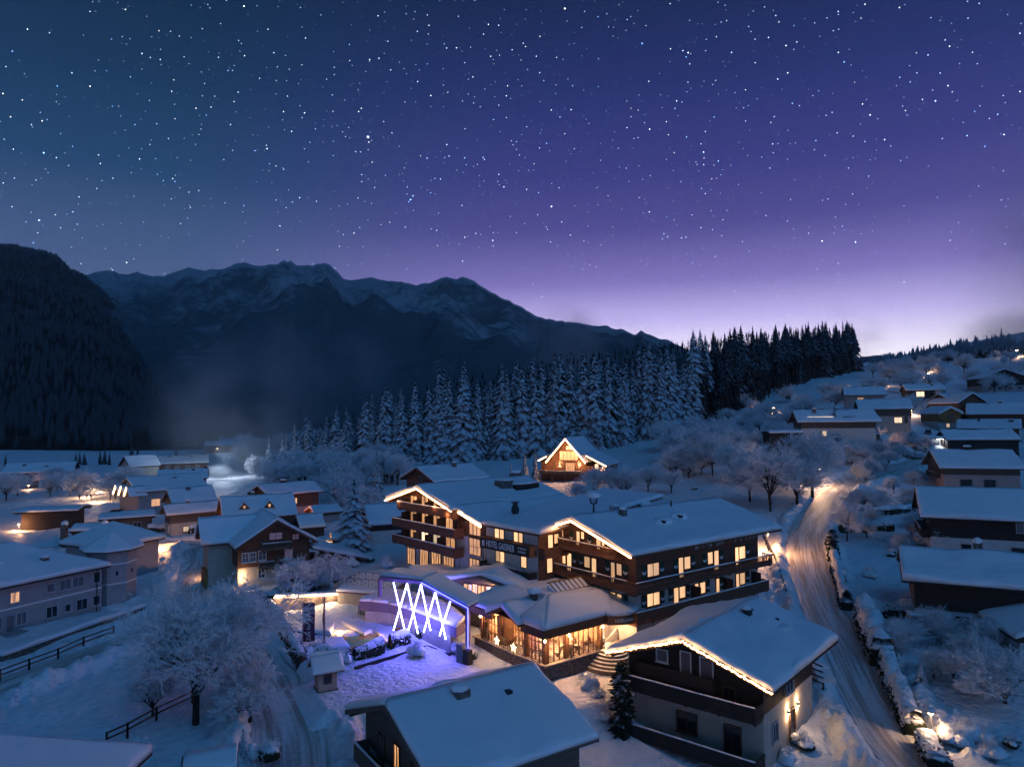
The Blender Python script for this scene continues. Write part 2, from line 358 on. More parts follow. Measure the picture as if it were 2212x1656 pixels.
# ------------------------------------------------------------------ roads (centre lines, half width)
def spline(pts, step=1.0):
    P = np.array(pts, float); out = []
    for i in range(len(P)-1):
        p0 = P[max(i-1, 0)]; p1 = P[i]; p2 = P[i+1]; p3 = P[min(i+2, len(P)-1)]
        n = max(2, int(np.hypot(*(p2-p1)[:2])/step))
        for t in np.linspace(0, 1, n, endpoint=False):
            out.append(.5*((2*p1)+(-p0+p2)*t+(2*p0-5*p1+4*p2-p3)*t*t+(-p0+3*p1-3*p2+p3)*t**3))
    out.append(P[-1]); return np.array(out)
ROADS = {
 'main_road': (spline([(29.5,38),(29.6,52),(31,62),(33.5,72),(36.5,85),(41,100),(48,118),(58,136),(68,152),(79,166),(92,176),(104,184),(112,194),(117,207),(121,220)]), 2.7),
 'lane': (spline([(-13.5,38),(-15.5,50),(-19,60),(-25,70),(-31,79),(-37,87),(-42,95),(-46,104),(-50,114),(-54,124),(-57,131),(-53,136),(-44,137)]), 2.9),
 'side_lane': (spline([(-37,87),(-40.5,82),(-44,73),(-47.5,64),(-51,55),(-55,46)]), 2.1),
 'valley_road': (spline([(-125,118),(-105,128),(-90,135),(-75,138),(-62,137),(-55,133)]), 2.6),
}
RP = np.concatenate([r for r, w in ROADS.values()]); RW = np.concatenate([np.full(len(r), w) for r, w in ROADS.values()])
PADS = []      # flat trodden places: (x, y, rx, ry, rot, z)
SNa, SNb, SNc, SNd = SN(1), SN(2), SN(3), SN(4)
def road_d(x, y):
    """distance past the edge of the nearest road (negative on it)"""
    sh = x.shape; x = x.ravel(); y = y.ravel(); o = np.full(len(x), 99.)
    near = (np.hypot(x+10, y-110) < 190)
    i = np.nonzero(near)[0]
    for k in range(0, len(i), 8000):
        j = i[k:k+8000]
        o[j] = (np.hypot(x[j][:, None]-RP[:, 0], y[j][:, None]-RP[:, 1])-RW).min(1)
    return o.reshape(sh)
def ground_z(x, y):
    x = np.asarray(x, float); y = np.asarray(y, float); x, y = np.broadcast_arrays(x, y)
    z = base(x, y); d = road_d(np.atleast_1d(x), np.atleast_1d(y)).reshape(x.shape)
    rough = .18*SNa(x*.35, y*.35)+.09*SNb(x*1.1, y*1.1)+.05*SNc(x*2.9, y*2.9)
    t = np.clip(d/2.6, 0, 1)
    bank = np.where(d > 0, (.75+.35*SNd(x*.5, y*.5))*np.sin(np.pi*np.clip(d/2.4, 0, 1))**.8, 0)
    clod = np.where((d > -.3) & (d < 3.2), .20*SNb(x*3.1, y*3.1)+.16*SNa(x*6.3, y*6.3), 0)
    far = np.clip((np.hypot(x, y)-300)/500, 0, 1)
    z = z + np.where(d < 0, -.14, .12*t+rough*(.25+.75*t)+np.maximum(bank, 0)+clod*np.clip(d+.3, 0, 1)) + far*1.5*SNd(x*.02, y*.02)
    for (px, py, rx, ry, ro, pz) in PADS:
        c, s = math.cos(ro), math.sin(ro); u = (x-px)*c+(y-py)*s; v = -(x-px)*s+(y-py)*c
        q = np.clip((np.maximum(np.abs(u)/rx, np.abs(v)/ry)-1)*4, 0, 1)
        z = z*q+(pz+.03*SNb(x*2, y*2))*(1-q)
    return z
def gz(x, y): return float(ground_z(np.array([x]), np.array([y]))[0])
_F = Vector((0, math.cos(PITCH), math.sin(PITCH))); _U0 = Vector((0, -math.sin(PITCH), math.cos(PITCH))); _R0 = Vector((1, 0, 0))
_R = _R0*math.cos(ROLL)+_U0*math.sin(ROLL); _U = _U0*math.cos(ROLL)-_R0*math.sin(ROLL)
def ray(px, py): return _F+_R*((px-1106)/F_PX)+_U*((828-py)/F_PX)
def on_z(px, py, z):
    """the place in the village at height z that the survey photo shows at (px, py)"""
    r = ray(px, py); t = (z-CAM_H)/r.z; return Vector((r.x*t, r.y*t, z))
def at_y(px, py, y):
    r = ray(px, py); t = y/r.y; return Vector((r.x*t, y, CAM_H+r.z*t))
def on_ground(px, py, lo=30., hi=700.):
    r = ray(px, py); ys = np.exp(np.linspace(math.log(lo), math.log(hi), 900))
    xs = r.x/r.y*ys; zs = CAM_H+r.z/r.y*ys; b = base(xs, ys); i = np.argmax(zs <= b)
    if zs[i] > b[i]: i = len(ys)-1
    return float(xs[i]), float(ys[i]), float(b[i])
PADS += [(6.5, 64.2, 7.0, 3.2, math.radians(34), -.15), (-10.5, 66.0, 7.5, 3.4, math.radians(30), .05)]
def build_ground():
    az = np.concatenate([np.linspace(-78, -40, 60, endpoint=False), np.linspace(-40, 42, 460, endpoint=False), np.linspace(42, 78, 50)])
    r = [9.]
    while r[-1] < 9500: r.append(r[-1]*(1.05 if r[-1] < 36 else 1.0075 if r[-1] < 260 else 1.02 if r[-1] < 900 else 1.08))
    r = np.array(r); A, R = np.meshgrid(np.radians(az), r)
    x = R*np.sin(A); y = R*np.cos(A); z = ground_z(x, y)
    V = np.stack([x, y, z], -1).reshape(-1, 3); n, m = x.shape
    i = np.arange(n*m).reshape(n, m); Fq = np.stack([i[:-1, :-1], i[:-1, 1:], i[1:, 1:], i[1:, :-1]], -1).reshape(-1, 4)[:, ::-1]
    return tag(mesh_np('ground', V, Fq, [SNOW], smooth=True), kind='structure')
build_ground()
def road_mat():
    m = mat('packed_snow_road', (.6, .57, .55), .5, spec=.4); t = m.node_tree; b = t.nodes['Principled BSDF']
    uv = N(t, 'ShaderNodeUVMap'); uv.uv_map = 'run'; mp = N(t, 'ShaderNodeMapping'); mp.inputs['Scale'].default_value = (20., .10, 1); t.links.new(uv.outputs[0], mp.inputs[0])
    a = N(t, 'ShaderNodeTexNoise'); a.inputs['Scale'].default_value = 1.; a.inputs['Detail'].default_value = 6; a.inputs['Distortion'].default_value = .5; t.links.new(mp.outputs[0], a.inputs['Vector'])
    m2 = N(t, 'ShaderNodeMapping'); m2.inputs['Scale'].default_value = (9., 2.2, 1); t.links.new(uv.outputs[0], m2.inputs[0])
    c = N(t, 'ShaderNodeTexNoise'); c.inputs['Scale'].default_value = 1.1; c.inputs['Detail'].default_value = 8; t.links.new(m2.outputs[0], c.inputs['Vector'])
    s = N(t, 'ShaderNodeSeparateXYZ'); t.links.new(uv.outputs[0], s.inputs[0])
    rut = M_(t, 'MULTIPLY', maprange(t, M_(t, 'ABSOLUTE', M_(t, 'SUBTRACT', M_(t, 'ABSOLUTE', M_(t, 'SUBTRACT', s.outputs[0], .5)), .20)), .13, .02), .45)
    f = M_(t, 'ADD', maprange(t, a.outputs[0], .42, .68), M_(t, 'ADD', rut, M_(t, 'MULTIPLY', M_(t, 'SUBTRACT', c.outputs[0], .5), .9)), clamp=True)
    t.links.new(mixc(t, f, (.74, .73, .73, 1), (.40, .355, .32, 1)), b.inputs['Base Color'])
    bp = N(t, 'ShaderNodeBump'); bp.inputs['Strength'].default_value = .7; bp.inputs['Distance'].default_value = .12
    t.links.new(M_(t, 'SUBTRACT', c.outputs[0], M_(t, 'MULTIPLY', f, .5)), bp.inputs['Height']); t.links.new(bp.outputs[0], b.inputs['Normal'])
    return m
ROADM = road_mat()
def build_road(name, P, hw):
    T = np.gradient(P, axis=0); T /= np.linalg.norm(T, axis=1)[:, None]; Nn = np.stack([-T[:, 1], T[:, 0]], 1)
    k = 9; s = np.linspace(-1, 1, k); edge = .25*SN(9)(P[:, 0]*.8, P[:, 1]*.8)
    XY = P[:, None, :]+Nn[:, None, :]*(s[None, :, None]*(hw+.25+edge[:, None, None]*np.abs(s)[None, :, None]))
    z = base(XY[..., 0], XY[..., 1])+.02*(1-s[None]**2)+.015*SNb(XY[..., 0]*2, XY[..., 1]*2)
    V = np.concatenate([XY, z[..., None]], -1).reshape(-1, 3); n = len(P)
    i = np.arange(n*k).reshape(n, k); Fq = np.stack([i[:-1, :-1], i[1:, :-1], i[1:, 1:], i[:-1, 1:]], -1).reshape(-1, 4)[:, ::-1]
    o = mesh_np(name, V, Fq, [ROADM], smooth=True)
    L = np.r_[0, np.cumsum(np.hypot(*np.diff(P, axis=0).T))]
    UV = np.stack(np.broadcast_arrays(((s+1)/2)[None, :], L[:, None]), -1).reshape(-1, 2)
    li = np.empty(len(o.data.loops), np.int32); o.data.loops.foreach_get('vertex_index', li)
    o.data.uv_layers.new(name='run').data.foreach_set('uv', UV[li].astype(np.float32).ravel())
    return tag(o, kind='structure')
for nm, (P, w_) in ROADS.items(): build_road(nm, P, w_)
# ------------------------------------------------------------------ mountains: ridges surveyed from the camera's own height
def mountain_mat(name, forest, snow, lo, hi, scale, base_h, top_h, zs=1.0):
    m = mat(name, forest, .95, spec=.05); t = m.node_tree; b = t.nodes['Principled BSDF']
    g = N(t, 'ShaderNodeNewGeometry'); mp = N(t, 'ShaderNodeMapping'); mp.inputs['Scale'].default_value = (scale, scale, scale*zs); t.links.new(g.outputs['Position'], mp.inputs[0])
    a = N(t, 'ShaderNodeTexNoise'); a.inputs['Scale'].default_value = 1; a.inputs['Detail'].default_value = 8; a.inputs['Roughness'].default_value = .62; t.links.new(mp.outputs[0], a.inputs['Vector'])
    a2 = N(t, 'ShaderNodeTexNoise'); a2.inputs['Scale'].default_value = 14; a2.inputs['Detail'].default_value = 4; t.links.new(mp.outputs[0], a2.inputs['Vector'])
    s = N(t, 'ShaderNodeSeparateXYZ'); t.links.new(g.outputs['Position'], s.inputs[0])
    h = maprange(t, s.outputs[2], base_h, top_h, -.25, .30)
    f = maprange(t, M_(t, 'ADD', M_(t, 'ADD', a.outputs[0], h), M_(t, 'MULTIPLY', M_(t, 'SUBTRACT', a2.outputs[0], .5), .5)), lo, hi)
    t.links.new(mixc(t, f, (*forest, 1), (*snow, 1)), b.inputs['Base Color'])
    return m
def mountain(name, sil, r_base, r_crest, mt, seed, power=1.25, rough=.5, na=420, nr=70, base_z=0., gull=7., back=1.25):
    px = np.array([p for p, q in sil], float); py = np.array([q for p, q in sil], float)
    X = np.linspace(px[0], px[-1], na); rs = np.random.RandomState(seed)
    jag = sum(rs.randn(len(X))*a if k == 0 else np.interp(X, np.linspace(px[0], px[-1], int((px[-1]-px[0])/k)+2), rs.randn(int((px[-1]-px[0])/k)+2))*a for k, a in ((5, .9), (11, 1.2), (28, 1.6)))
    Yp = np.interp(X, px, py)+jag*rough
    tz = np.array([(lambda r: (r.x/r.y, r.z/r.y))(ray(a, b)) for a, b in zip(X, Yp)])
    t = np.concatenate([np.linspace(0, 1, nr), 1+np.linspace(.05, back-1, 8)]); _ = 0
    Rr = r_base+(r_crest-r_base)*t[:, None]; Rr = np.broadcast_to(Rr, (len(t), na))
    zc = CAM_H+tz[:, 1]*r_crest
    fall = np.where(t <= 1, np.clip(t, 0, 1)**power, 1-(t-1)*1.6)[:, None]
    x = tz[:, 0][None]*Rr
    tt = np.clip(t, 0, 1)[:, None]; env = np.clip(tt*(1-tt)*4, 0, 1)
    S = (r_crest-r_base)
    def ridged(sc, sd):
        a, b = SN(sd, 7), SN(sd+1, 7); q = np.clip(np.abs(.8*a(x/sc*2.2+b(x/sc, Rr/sc)*.5, Rr/sc*1.1)), 0, 1.6); return 1-q
    rel = .17*ridged(S*.20, seed+1)+.095*ridged(S*.075, seed+5)+.05*ridged(S*.03, seed+9)+.014*SN(seed+13, 14)(x/S*160, Rr/S*120)
    z = base_z+(zc[None]-base_z)*np.clip(fall+env*(rel-.09), 0, None)
    lim = CAM_H+tz[:, 1][None]*Rr*.985
    z = np.where(t[:, None] < .97, np.minimum(z, np.maximum(lim, base_z)), z)
    V = np.stack([x, Rr, z], -1).reshape(-1, 3); n, m = x.shape
    i = np.arange(n*m).reshape(n, m); Fq = np.stack([i[:-1, :-1], i[:-1, 1:], i[1:, 1:], i[1:, :-1]], -1).reshape(-1, 4)
    o = tag(mesh_np(name, V, Fq, [mt], smooth=False), kind='structure')
    return o, np.stack([x, Rr, z], -1)
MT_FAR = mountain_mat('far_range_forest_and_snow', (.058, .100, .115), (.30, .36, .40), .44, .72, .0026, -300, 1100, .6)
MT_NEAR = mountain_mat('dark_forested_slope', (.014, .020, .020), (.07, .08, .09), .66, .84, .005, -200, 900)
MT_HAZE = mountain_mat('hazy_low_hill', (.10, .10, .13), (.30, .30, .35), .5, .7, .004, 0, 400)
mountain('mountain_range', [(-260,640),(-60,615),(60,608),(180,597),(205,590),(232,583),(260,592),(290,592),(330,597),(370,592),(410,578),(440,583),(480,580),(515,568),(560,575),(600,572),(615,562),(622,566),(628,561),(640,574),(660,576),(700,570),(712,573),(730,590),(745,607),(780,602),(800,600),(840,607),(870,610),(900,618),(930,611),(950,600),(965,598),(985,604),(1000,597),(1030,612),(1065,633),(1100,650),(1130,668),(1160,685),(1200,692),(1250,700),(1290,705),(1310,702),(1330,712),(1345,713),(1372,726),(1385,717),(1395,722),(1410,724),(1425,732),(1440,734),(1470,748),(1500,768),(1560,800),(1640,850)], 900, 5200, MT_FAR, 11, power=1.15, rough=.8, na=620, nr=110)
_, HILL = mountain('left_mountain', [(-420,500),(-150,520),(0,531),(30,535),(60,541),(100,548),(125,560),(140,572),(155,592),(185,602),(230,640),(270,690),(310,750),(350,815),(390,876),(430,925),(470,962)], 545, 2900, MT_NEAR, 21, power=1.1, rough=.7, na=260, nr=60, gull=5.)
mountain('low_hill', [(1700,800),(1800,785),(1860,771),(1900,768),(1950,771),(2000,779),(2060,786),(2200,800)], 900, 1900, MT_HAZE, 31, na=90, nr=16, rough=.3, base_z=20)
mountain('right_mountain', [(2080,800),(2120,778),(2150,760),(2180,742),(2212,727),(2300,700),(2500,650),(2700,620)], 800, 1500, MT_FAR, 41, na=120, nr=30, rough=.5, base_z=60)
# ------------------------------------------------------------------ snow lying on roofs and ledges
def snow_patch_arrays(c00, c10, c11, c01, thick, free=(1, 1, 1, 1), seed=0, res=.45, lump=.06, r=.45, skirt=.62):
    """a blanket of snow on the four-cornered surface c00-c10-c11-c01 (top side).  free = which edges (v0,u1,v1,u0) stand free"""
    c00, c10, c11, c01 = [np.array(c, float) for c in (c00, c10, c11, c01)]
    lu = max(np.linalg.norm(c10-c00), np.linalg.norm(c11-c01)); lv = max(np.linalg.norm(c01-c00), np.linalg.norm(c11-c10))
    def axis(L, f0, f1):
        n = max(3, int(L/res)); a = list(np.linspace(0, 1, n))
        e = [q/L for q in (.03, .10, .22) if q/L < .2]
        if f0: a += e
        if f1: a += [1-q for q in e]
        return np.unique(np.round(a, 6))
    U = axis(lu, free[3], free[1]); Vv = axis(lv, free[0], free[2])
    u, v = np.meshgrid(U, Vv)
    P = ((1-u)*(1-v))[..., None]*c00+(u*(1-v))[..., None]*c10+(u*v)[..., None]*c11+((1-u)*v)[..., None]*c01
    d = np.full(u.shape, 9.)
    if free[0]: d = np.minimum(d, v*lv)
    if free[1]: d = np.minimum(d, (1-u)*lu)
    if free[2]: d = np.minimum(d, (1-v)*lv)
    if free[3]: d = np.minimum(d, u*lu)
    q = np.clip(d/r, 0, 1); prof = skirt+(1-skirt)*np.sqrt(np.clip(1-(1-q)**2, 0, 1))
    n1 = SN(seed+50); n2 = SN(seed+51)
    t = thick*prof*(1+.0*d)+lump*n1(P[..., 0]*.7, P[..., 1]*.7+P[..., 2])+.9*lump*n2(P[..., 0]*.28, P[..., 1]*.28)+.4*lump*n2(P[..., 0]*2.6, P[..., 1]*2.6)
    t = np.maximum(t, thick*.3)
    out = .16*thick*n2(P[..., 0]*1.7, P[..., 1]*1.7)*(q < .35)
    wob = .5*n1(P[..., 0]*1.9+7, P[..., 1]*1.9)+.6*n2(P[..., 0]*1.3, P[..., 1]*1.3-4)
    dv = (c00-c01)/max(lv, 1e-6); du = (c10-c00)/max(lu, 1e-6); am = .09*np.clip(1-d/.5, 0, 1)*wob
    T = P.copy(); T[..., 2] += t; T[..., 2] += out
    if free[0]: T += (am*(v*lv < .5))[..., None]*dv
    if free[2]: T -= (am*((1-v)*lv < .5))[..., None]*dv
    if free[1]: T += (am*((1-u)*lu < .5))[..., None]*du
    if free[3]: T -= (am*(u*lu < .5))[..., None]*du
    n, m = u.shape; k = n*m
    V = np.concatenate([T.reshape(-1, 3), P.reshape(-1, 3)-np.array([0, 0, .01])])
    i = np.arange(k).reshape(n, m)
    Fq = [np.stack([i[:-1, :-1], i[:-1, 1:], i[1:, 1:], i[1:, :-1]], -1).reshape(-1, 4)]
    Fq.append(Fq[0][:, ::-1]+k)
    for a, rev in ((i[0, :], 0), (i[-1, :], 1), (i[:, 0], 1), (i[:, -1], 0)):
        s = np.stack([a[:-1], a[:-1]+k, a[1:]+k, a[1:]], -1); Fq.append(s[:, ::-1] if rev else s)
    return V, np.concatenate(Fq)
def join_arrays(parts):
    V = []; Fq = []; b = 0
    for v, f in parts:
        V.append(v); Fq.append(f+b); b += len(v)
    return np.concatenate(V), np.concatenate(Fq)
def snow_obj(name, parts, parent, m=None, label=None):
    V, Fq = join_arrays(parts)
    o = mesh_np(name, V, Fq, [m or SNOW_ROOF], parent, smooth=True)
    return o
def snow_blob(name, c, rx, ry, rz, parent=None, seed=0, n=14, m=None, flat=.25):
    """rounded heap or cap of snow"""
    a = np.linspace(0, 2*np.pi, n, endpoint=False); b = np.linspace(0, np.pi/2, max(4, n//2))
    A, B = np.meshgrid(a, b); s = SN(seed+77)
    w = 1+.14*s(np.cos(A)*2.2*np.sin(B)+seed, np.sin(A)*2.2*np.sin(B))+.05*s(np.cos(A)*6*np.sin(B), np.sin(A)*6)
    x = c[0]+rx*np.sin(B)**.8*np.cos(A)*w; y = c[1]+ry*np.sin(B)**.8*np.sin(A)*w; z = c[2]+rz*(np.cos(B)*w)
    V = np.stack([x, y, z], -1).reshape(-1, 3); k = len(a); i = np.arange(len(V)).reshape(len(b), k); j = np.roll(i, -1, 1)
    Fq = np.stack([i[:-1], i[1:], j[1:], j[:-1]], -1).reshape(-1, 4)
    low = V[i[-1]].copy(); low[:, 2] -= rz*flat; low[:, :2] = c[:2]+(low[:, :2]-np.array(c[:2]))*.86
    V = np.concatenate([V, low]); q = np.arange(len(V)-k, len(V)); Fq = np.concatenate([Fq, np.stack([i[-1], q, np.roll(q, -1), np.roll(i[-1], -1)], -1)])
    if name is None: return V, Fq
    return mesh_np(name, V, Fq, [m or SNOW], parent, smooth=True)
# ------------------------------------------------------------------ houses
class House:
    """local x runs along the ridge, local y across; heights are absolute and shifted to the root at zg"""
    def __init__(s, name, label, c, yaw, L, W, ze, zr, zg=None, og=(1.1, 1.1), oe=(1.0, 1.0), thick=.5, h1=None, low=PLASTER, up=TIMBER, roofm=TIMBER,
                 cat='house', group=None, seed=1, roof_shift=0., hip=False, lump=.08, snow=True, foot=2.0):
        zg = b0(*c) if zg is None else zg
        s.root = empty(name, (c[0], c[1], zg), math.radians(yaw), label, cat, group)
        s.zg = zg; s.L, s.W = L, W; ze -= zg; zr -= zg; s.ze, s.zr = ze, zr; s.seed = seed; s.thick = thick
        k = (zr-ze)/W; s.k = k
        s.x0, s.x1 = -L+og[0], L-og[1]; s.y0, s.y1 = -W+oe[0], W-oe[1]
        t = thick; sl = .22
        s.top = lambda y: zr-t-k*abs(y)               # slab upper face
        bot = lambda y: s.top(y)-sl; s.bot = bot
        h1 = (h1-zg) if h1 is not None else 0.
        s.h1 = h1
        hw = min(h1, min(bot(s.y0), bot(s.y1))-.3)
        if h1 > 0: MB().box(s.x0, s.x1, s.y0, s.y1, -foot, hw).build('lower_wall', low, s.root)
        e = .05
        prof = [(s.y0-e, hw if h1 > 0 else -foot), (s.y1+e, hw if h1 > 0 else -foot), (s.y1+e, bot(s.y1)), (0, bot(0)), (s.y0-e, bot(s.y0))]
        MB().prism(prof, 'x', s.x0-e, s.x1+e).build('upper_wall', up, s.root)
        s.fx0, s.fx1, s.fy0, s.fy1 = s.x0-e, s.x1+e, s.y0-e, s.y1+e
        r = MB()
        r.prism([(-W, s.top(W)), (0, s.top(0)), (0, bot(0)), (-W, bot(W))], 'x', -L, L)
        r.prism([(0, s.top(0)), (W, s.top(W)), (W, bot(W)), (0, bot(0))], 'x', -L, L)
        s.roof = r.build('roof', roofm, s.root)
        # purlin ends and barge boards
        p = MB()
        for y in (-W*.93, -W*.48, 0, W*.48, W*.93):
            for a, b in ((-L+.1, s.x0+.3), (s.x1-.3, L-.1)): p.box(a, b, y-.09, y+.09, bot(y)-.24-.02*(y == 0), bot(y)-.01)
        tag(p.build('purlins', roofm, s.roof), kind='stuff')
        for x in (-L-.03, L+.03):
            za, zb = s.top(0)+.05, s.top(W)+.05
            MB().prism([(-W, zb), (0, za), (W, zb), (W, zb-.34), (0, za-.34), (-W, zb-.34)], 'x', x-.03, x+.025).build('barge_board', roofm, s.roof)
        if snow:
            a = snow_patch_arrays((-L, -W, s.top(W)), (L, -W, s.top(W)), (L, 0, s.top(0)), (-L, 0, s.top(0)), t, (1, 1, 0, 1), seed, lump=lump)
            b = snow_patch_arrays((-L, 0, s.top(0)), (L, 0, s.top(0)), (L, W, s.top(W)), (-L, W, s.top(W)), t, (0, 1, 1, 1), seed, lump=lump)
            s.snow = snow_obj('roof_snow', [a, b], s.roof)
    def off(s, face): return {'-x': s.fx0, '+x': s.fx1, '-y': s.fy0, '+y': s.fy1}[face]
    def P(s, face, a, z, d):
        """point on a wall: a along it, z up (absolute), d out of it"""
        o = s.off(face)
        return {'-x': (o-d, a, z-s.zg), '+x': (o+d, a, z-s.zg), '-y': (a, o-d, z-s.zg), '+y': (a, o+d, z-s.zg)}[face]
    def wbox(s, mb, face, a0, a1, z0, z1, d0, d1):
        p = s.P(face, a0, z0, d0); q = s.P(face, a1, z1, d1)
        return mb.box(min(p[0], q[0]), max(p[0], q[0]), min(p[1], q[1]), max(p[1], q[1]), min(p[2], q[2]), max(p[2], q[2]))
    def window(s, face, a0, a1, z0, z1, pane=None, frame=None, mull=1, bars=0, sill=True, fr=.09, name='window', out=0., depth=.10):
        pane = pane or LIT; frame = frame or BROWN; mb = MB(); d = depth+out; o = out
        for r in ((a0-fr, a0, z0-fr, z1+fr), (a1, a1+fr, z0-fr, z1+fr), (a0, a1, z0-fr, z0), (a0, a1, z1, z1+fr)): s.wbox(mb, face, *r, o-.02, d)
        for i in range(mull):
            m = a0+(a1-a0)*(i+1)/(mull+1); s.wbox(mb, face, m-.03, m+.03, z0, z1, o, d-.02)
        for i in range(bars):
            m = z0+(z1-z0)*(i+1)/(bars+1); s.wbox(mb, face, a0, a1, m-.02, m+.02, o, d-.03)
        if sill: s.wbox(mb, face, a0-fr-.05, a1+fr+.05, z0-fr-.06, z0-fr-.002, o-.02, d+.08)
        w = mb.build(name, frame, s.root)
        g = s.wbox(MB(), face, a0, a1, z0, z1, o-.01, o+.02).build('pane', pane, w)
        return w
    def shutter(s, face, a0, a1, z0, z1, m=None, chevron=True):
        w = s.wbox(MB(), face, a0, a1, z0, z1, 0., .05).build('shutter', m or GREEN, s.root)
        if chevron:
            am, h = (a0+a1)/2, (a1-a0)/2*.9; zc = z0+(z1-z0)*.30; th = h*.85
            pts = [(-h, th*1.1), (-h, th*.1), (0, -th*.6), (h, th*.1), (h, th*1.1), (0, th*.4)]
            v = [s.P(face, am+p, zc+q+0., .056) for p, q in pts]+[s.P(face, am+p, zc+q, .066) for p, q in pts]
            idx = [(6, 7, 8, 11), (8, 9, 10, 11), (3, 2, 1, 0, 5, 4)]
            fs = [(6, 7, 8, 11), (8, 9, 10, 11)]+[(i, (i+1) % 6, 6+(i+1) % 6, 6+i) for i in range(6)]
            MB().add(v, fs).build('chevron', WHITE, w)
        return w
    def balcony(s, face, a0, a1, z, depth=1.3, rail=.95, m=None, style='boards', snow=True, wrap0=True, wrap1=True, slab=.22):
        m = m or TIMBER; b = s.wbox(MB(), face, a0, a1, z-slab, z, -.02, depth).build('balcony', m, s.root)
        mb = MB(); bal = MB(); runs = [('f', a0, a1)]
        s.wbox(mb, face, a0, a1, z+rail-.09, z+rail, depth-.13, depth+.02); s.wbox(mb, face, a0, a1, z+.02, z+.14, depth-.09, depth-.01)
        for on, a in ((wrap0, a0), (wrap1, a1)):
            if on:
                s.wbox(mb, face, a-.05, a+.05, z+rail-.10, z+rail-.005, 0, depth-.14); s.wbox(mb, face, a-.04, a+.04, z+.03, z+.13, 0, depth-.1)
        step = .22 if style == 'balusters' else .17; w = .11 if style == 'balusters' else .155
        n = int((a1-a0)/step)
        for i in range(n):
            a = a0+(i+.5)*(a1-a0)/n
            if style == 'balusters':
                s.wbox(bal, face, a-.05, a+.05, z+.13, z+rail*.42, depth-.08, depth-.03); s.wbox(bal, face, a-.025, a+.025, z+rail*.42, z+rail*.6, depth-.08, depth-.03); s.wbox(bal, face, a-.05, a+.05, z+rail*.6, z+rail-.09, depth-.08, depth-.03)
            else: s.wbox(bal, face, a-w/2, a+w/2, z-.12, z+rail-.09, depth-.02, depth+.015)
        for on, a in ((wrap0, a0), (wrap1, a1)):
            if on:
                k = int(depth/step)
                for i in range(k):
                    d = (i+.5)*depth/k
                    s.wbox(bal, face, a-.02, a+.02, z+.1 if style == 'balusters' else z-.1, z+rail-.1, d-w/2, d+w/2)
        tag(mb.build('handrail', m, b), kind='stuff')
        tag(bal.build('balusters' if style == 'balusters' else 'rail_boards', m, b), kind='stuff')
        # carved brackets under the floor
        br = MB(); nb = max(2, int((a1-a0)/2.4))
        for i in range(nb+1):
            a = a0+.15+(a1-a0-.3)*i/nb; s.wbox(br, face, a-.08, a+.08, z-slab-.2, z-slab-.002, 0, depth*.85)
        tag(br.build('brackets', m, b), kind='stuff')
        if snow:
            p = [s.P(face, a0, z+rail, depth-.12), s.P(face, a1, z+rail, depth-.12), s.P(face, a1, z+rail, depth+.03), s.P(face, a0, z+rail, depth+.03)]
            if face in ('+x', '-y'): p = [p[3], p[2], p[1], p[0]]
            snow_obj('rail_snow', [snow_patch_arrays(*p, .07, (1, 1, 1, 1), s.seed+5, res=.5, lump=.02, r=.05)], b)
        return b
    def chimney(s, x, y, w=.7, d=.6, h=1.2, m=None, cap=.35, hood=False, nm='chimney'):
        m = m or STONE; z0 = s.top(y)-.2; z1 = s.top(y)+s.thick+h
        mb = MB().box(x-w/2, x+w/2, y-d/2, y+d/2, z0, z1)
        if hood: mb.box(x-w/2-.12, x+w/2+.12, y-d/2-.12, y+d/2+.12, z1, z1+.08)
        c = mb.build(nm, m, s.roof)
        if cap: snow_blob('snow_cap', (x, y, z1+.06), w*.62, d*.66, cap, c, s.seed+int(x*3), 12)
        return c
    def rake_lights(s, end=-1, r=.055, m=None, sides=(-1, 1), drop=.28, inset=.0, y_to=None, glow=55):
        x = -s.L-.10 if end < 0 else s.L+.10
        for sg in sides:
            y1 = s.W if y_to is None else y_to
            st = MB().tube([(x, sg*.0, s.top(0)-drop+.18), (x, sg*y1, s.top(y1)-drop+.18)], r, 5).build('light_strip', m or LED_WARM, s.roof)
            for q in (.2, .55, .9): point('strip_light', (x-.25 if end < 0 else x+.25, sg*y1*q, s.top(y1*q)-.75), glow, (1.0, .48, .19), .25, st)
    def wall_lamp(s, face, a, z, w=14, col=(1.0, .6, .3), d=.22, name='wall_lamp'):
        mb = MB(); s.wbox(mb, face, a-.08, a+.08, z-.12, z+.12, .0, .12); l = mb.build(name, METAL, s.root)
        b = MB(); s.wbox(b, face, a-.06, a+.06, z+.13, z+.17, .02, .12); s.wbox(b, face, a-.06, a+.06, z-.17, z-.13, .02, .12); b.build('bulb', BULB, l)
        for dz in (-.45, .45): point('wall_light', s.P(face, a, z+dz*.9, d), w, col, .04, l)
        return l
def text_mesh(body, size, m, parent, loc, rot, depth=.03, name='lettering', align='CENTER', sx=1.0):
    c = bpy.data.curves.new(name, 'FONT'); c.body = body; c.size = size; c.extrude = depth; c.align_x = align; c.align_y = 'CENTER'; c.resolution_u = 2
    t = bpy.data.objects.new(name+'_curve', c); COL.objects.link(t)
    me = bpy.data.meshes.new_from_object(t.evaluated_get(bpy.context.evaluated_depsgraph_get()))
    bpy.data.objects.remove(t); bpy.data.curves.remove(c)
    me.name = name; me.materials.clear(); me.materials.append(m)
    o = bpy.data.objects.new(name, me); COL.objects.link(o); o.parent = parent; o.location = loc; o.rotation_euler = rot; o.scale = (sx, 1, 1)
    return o
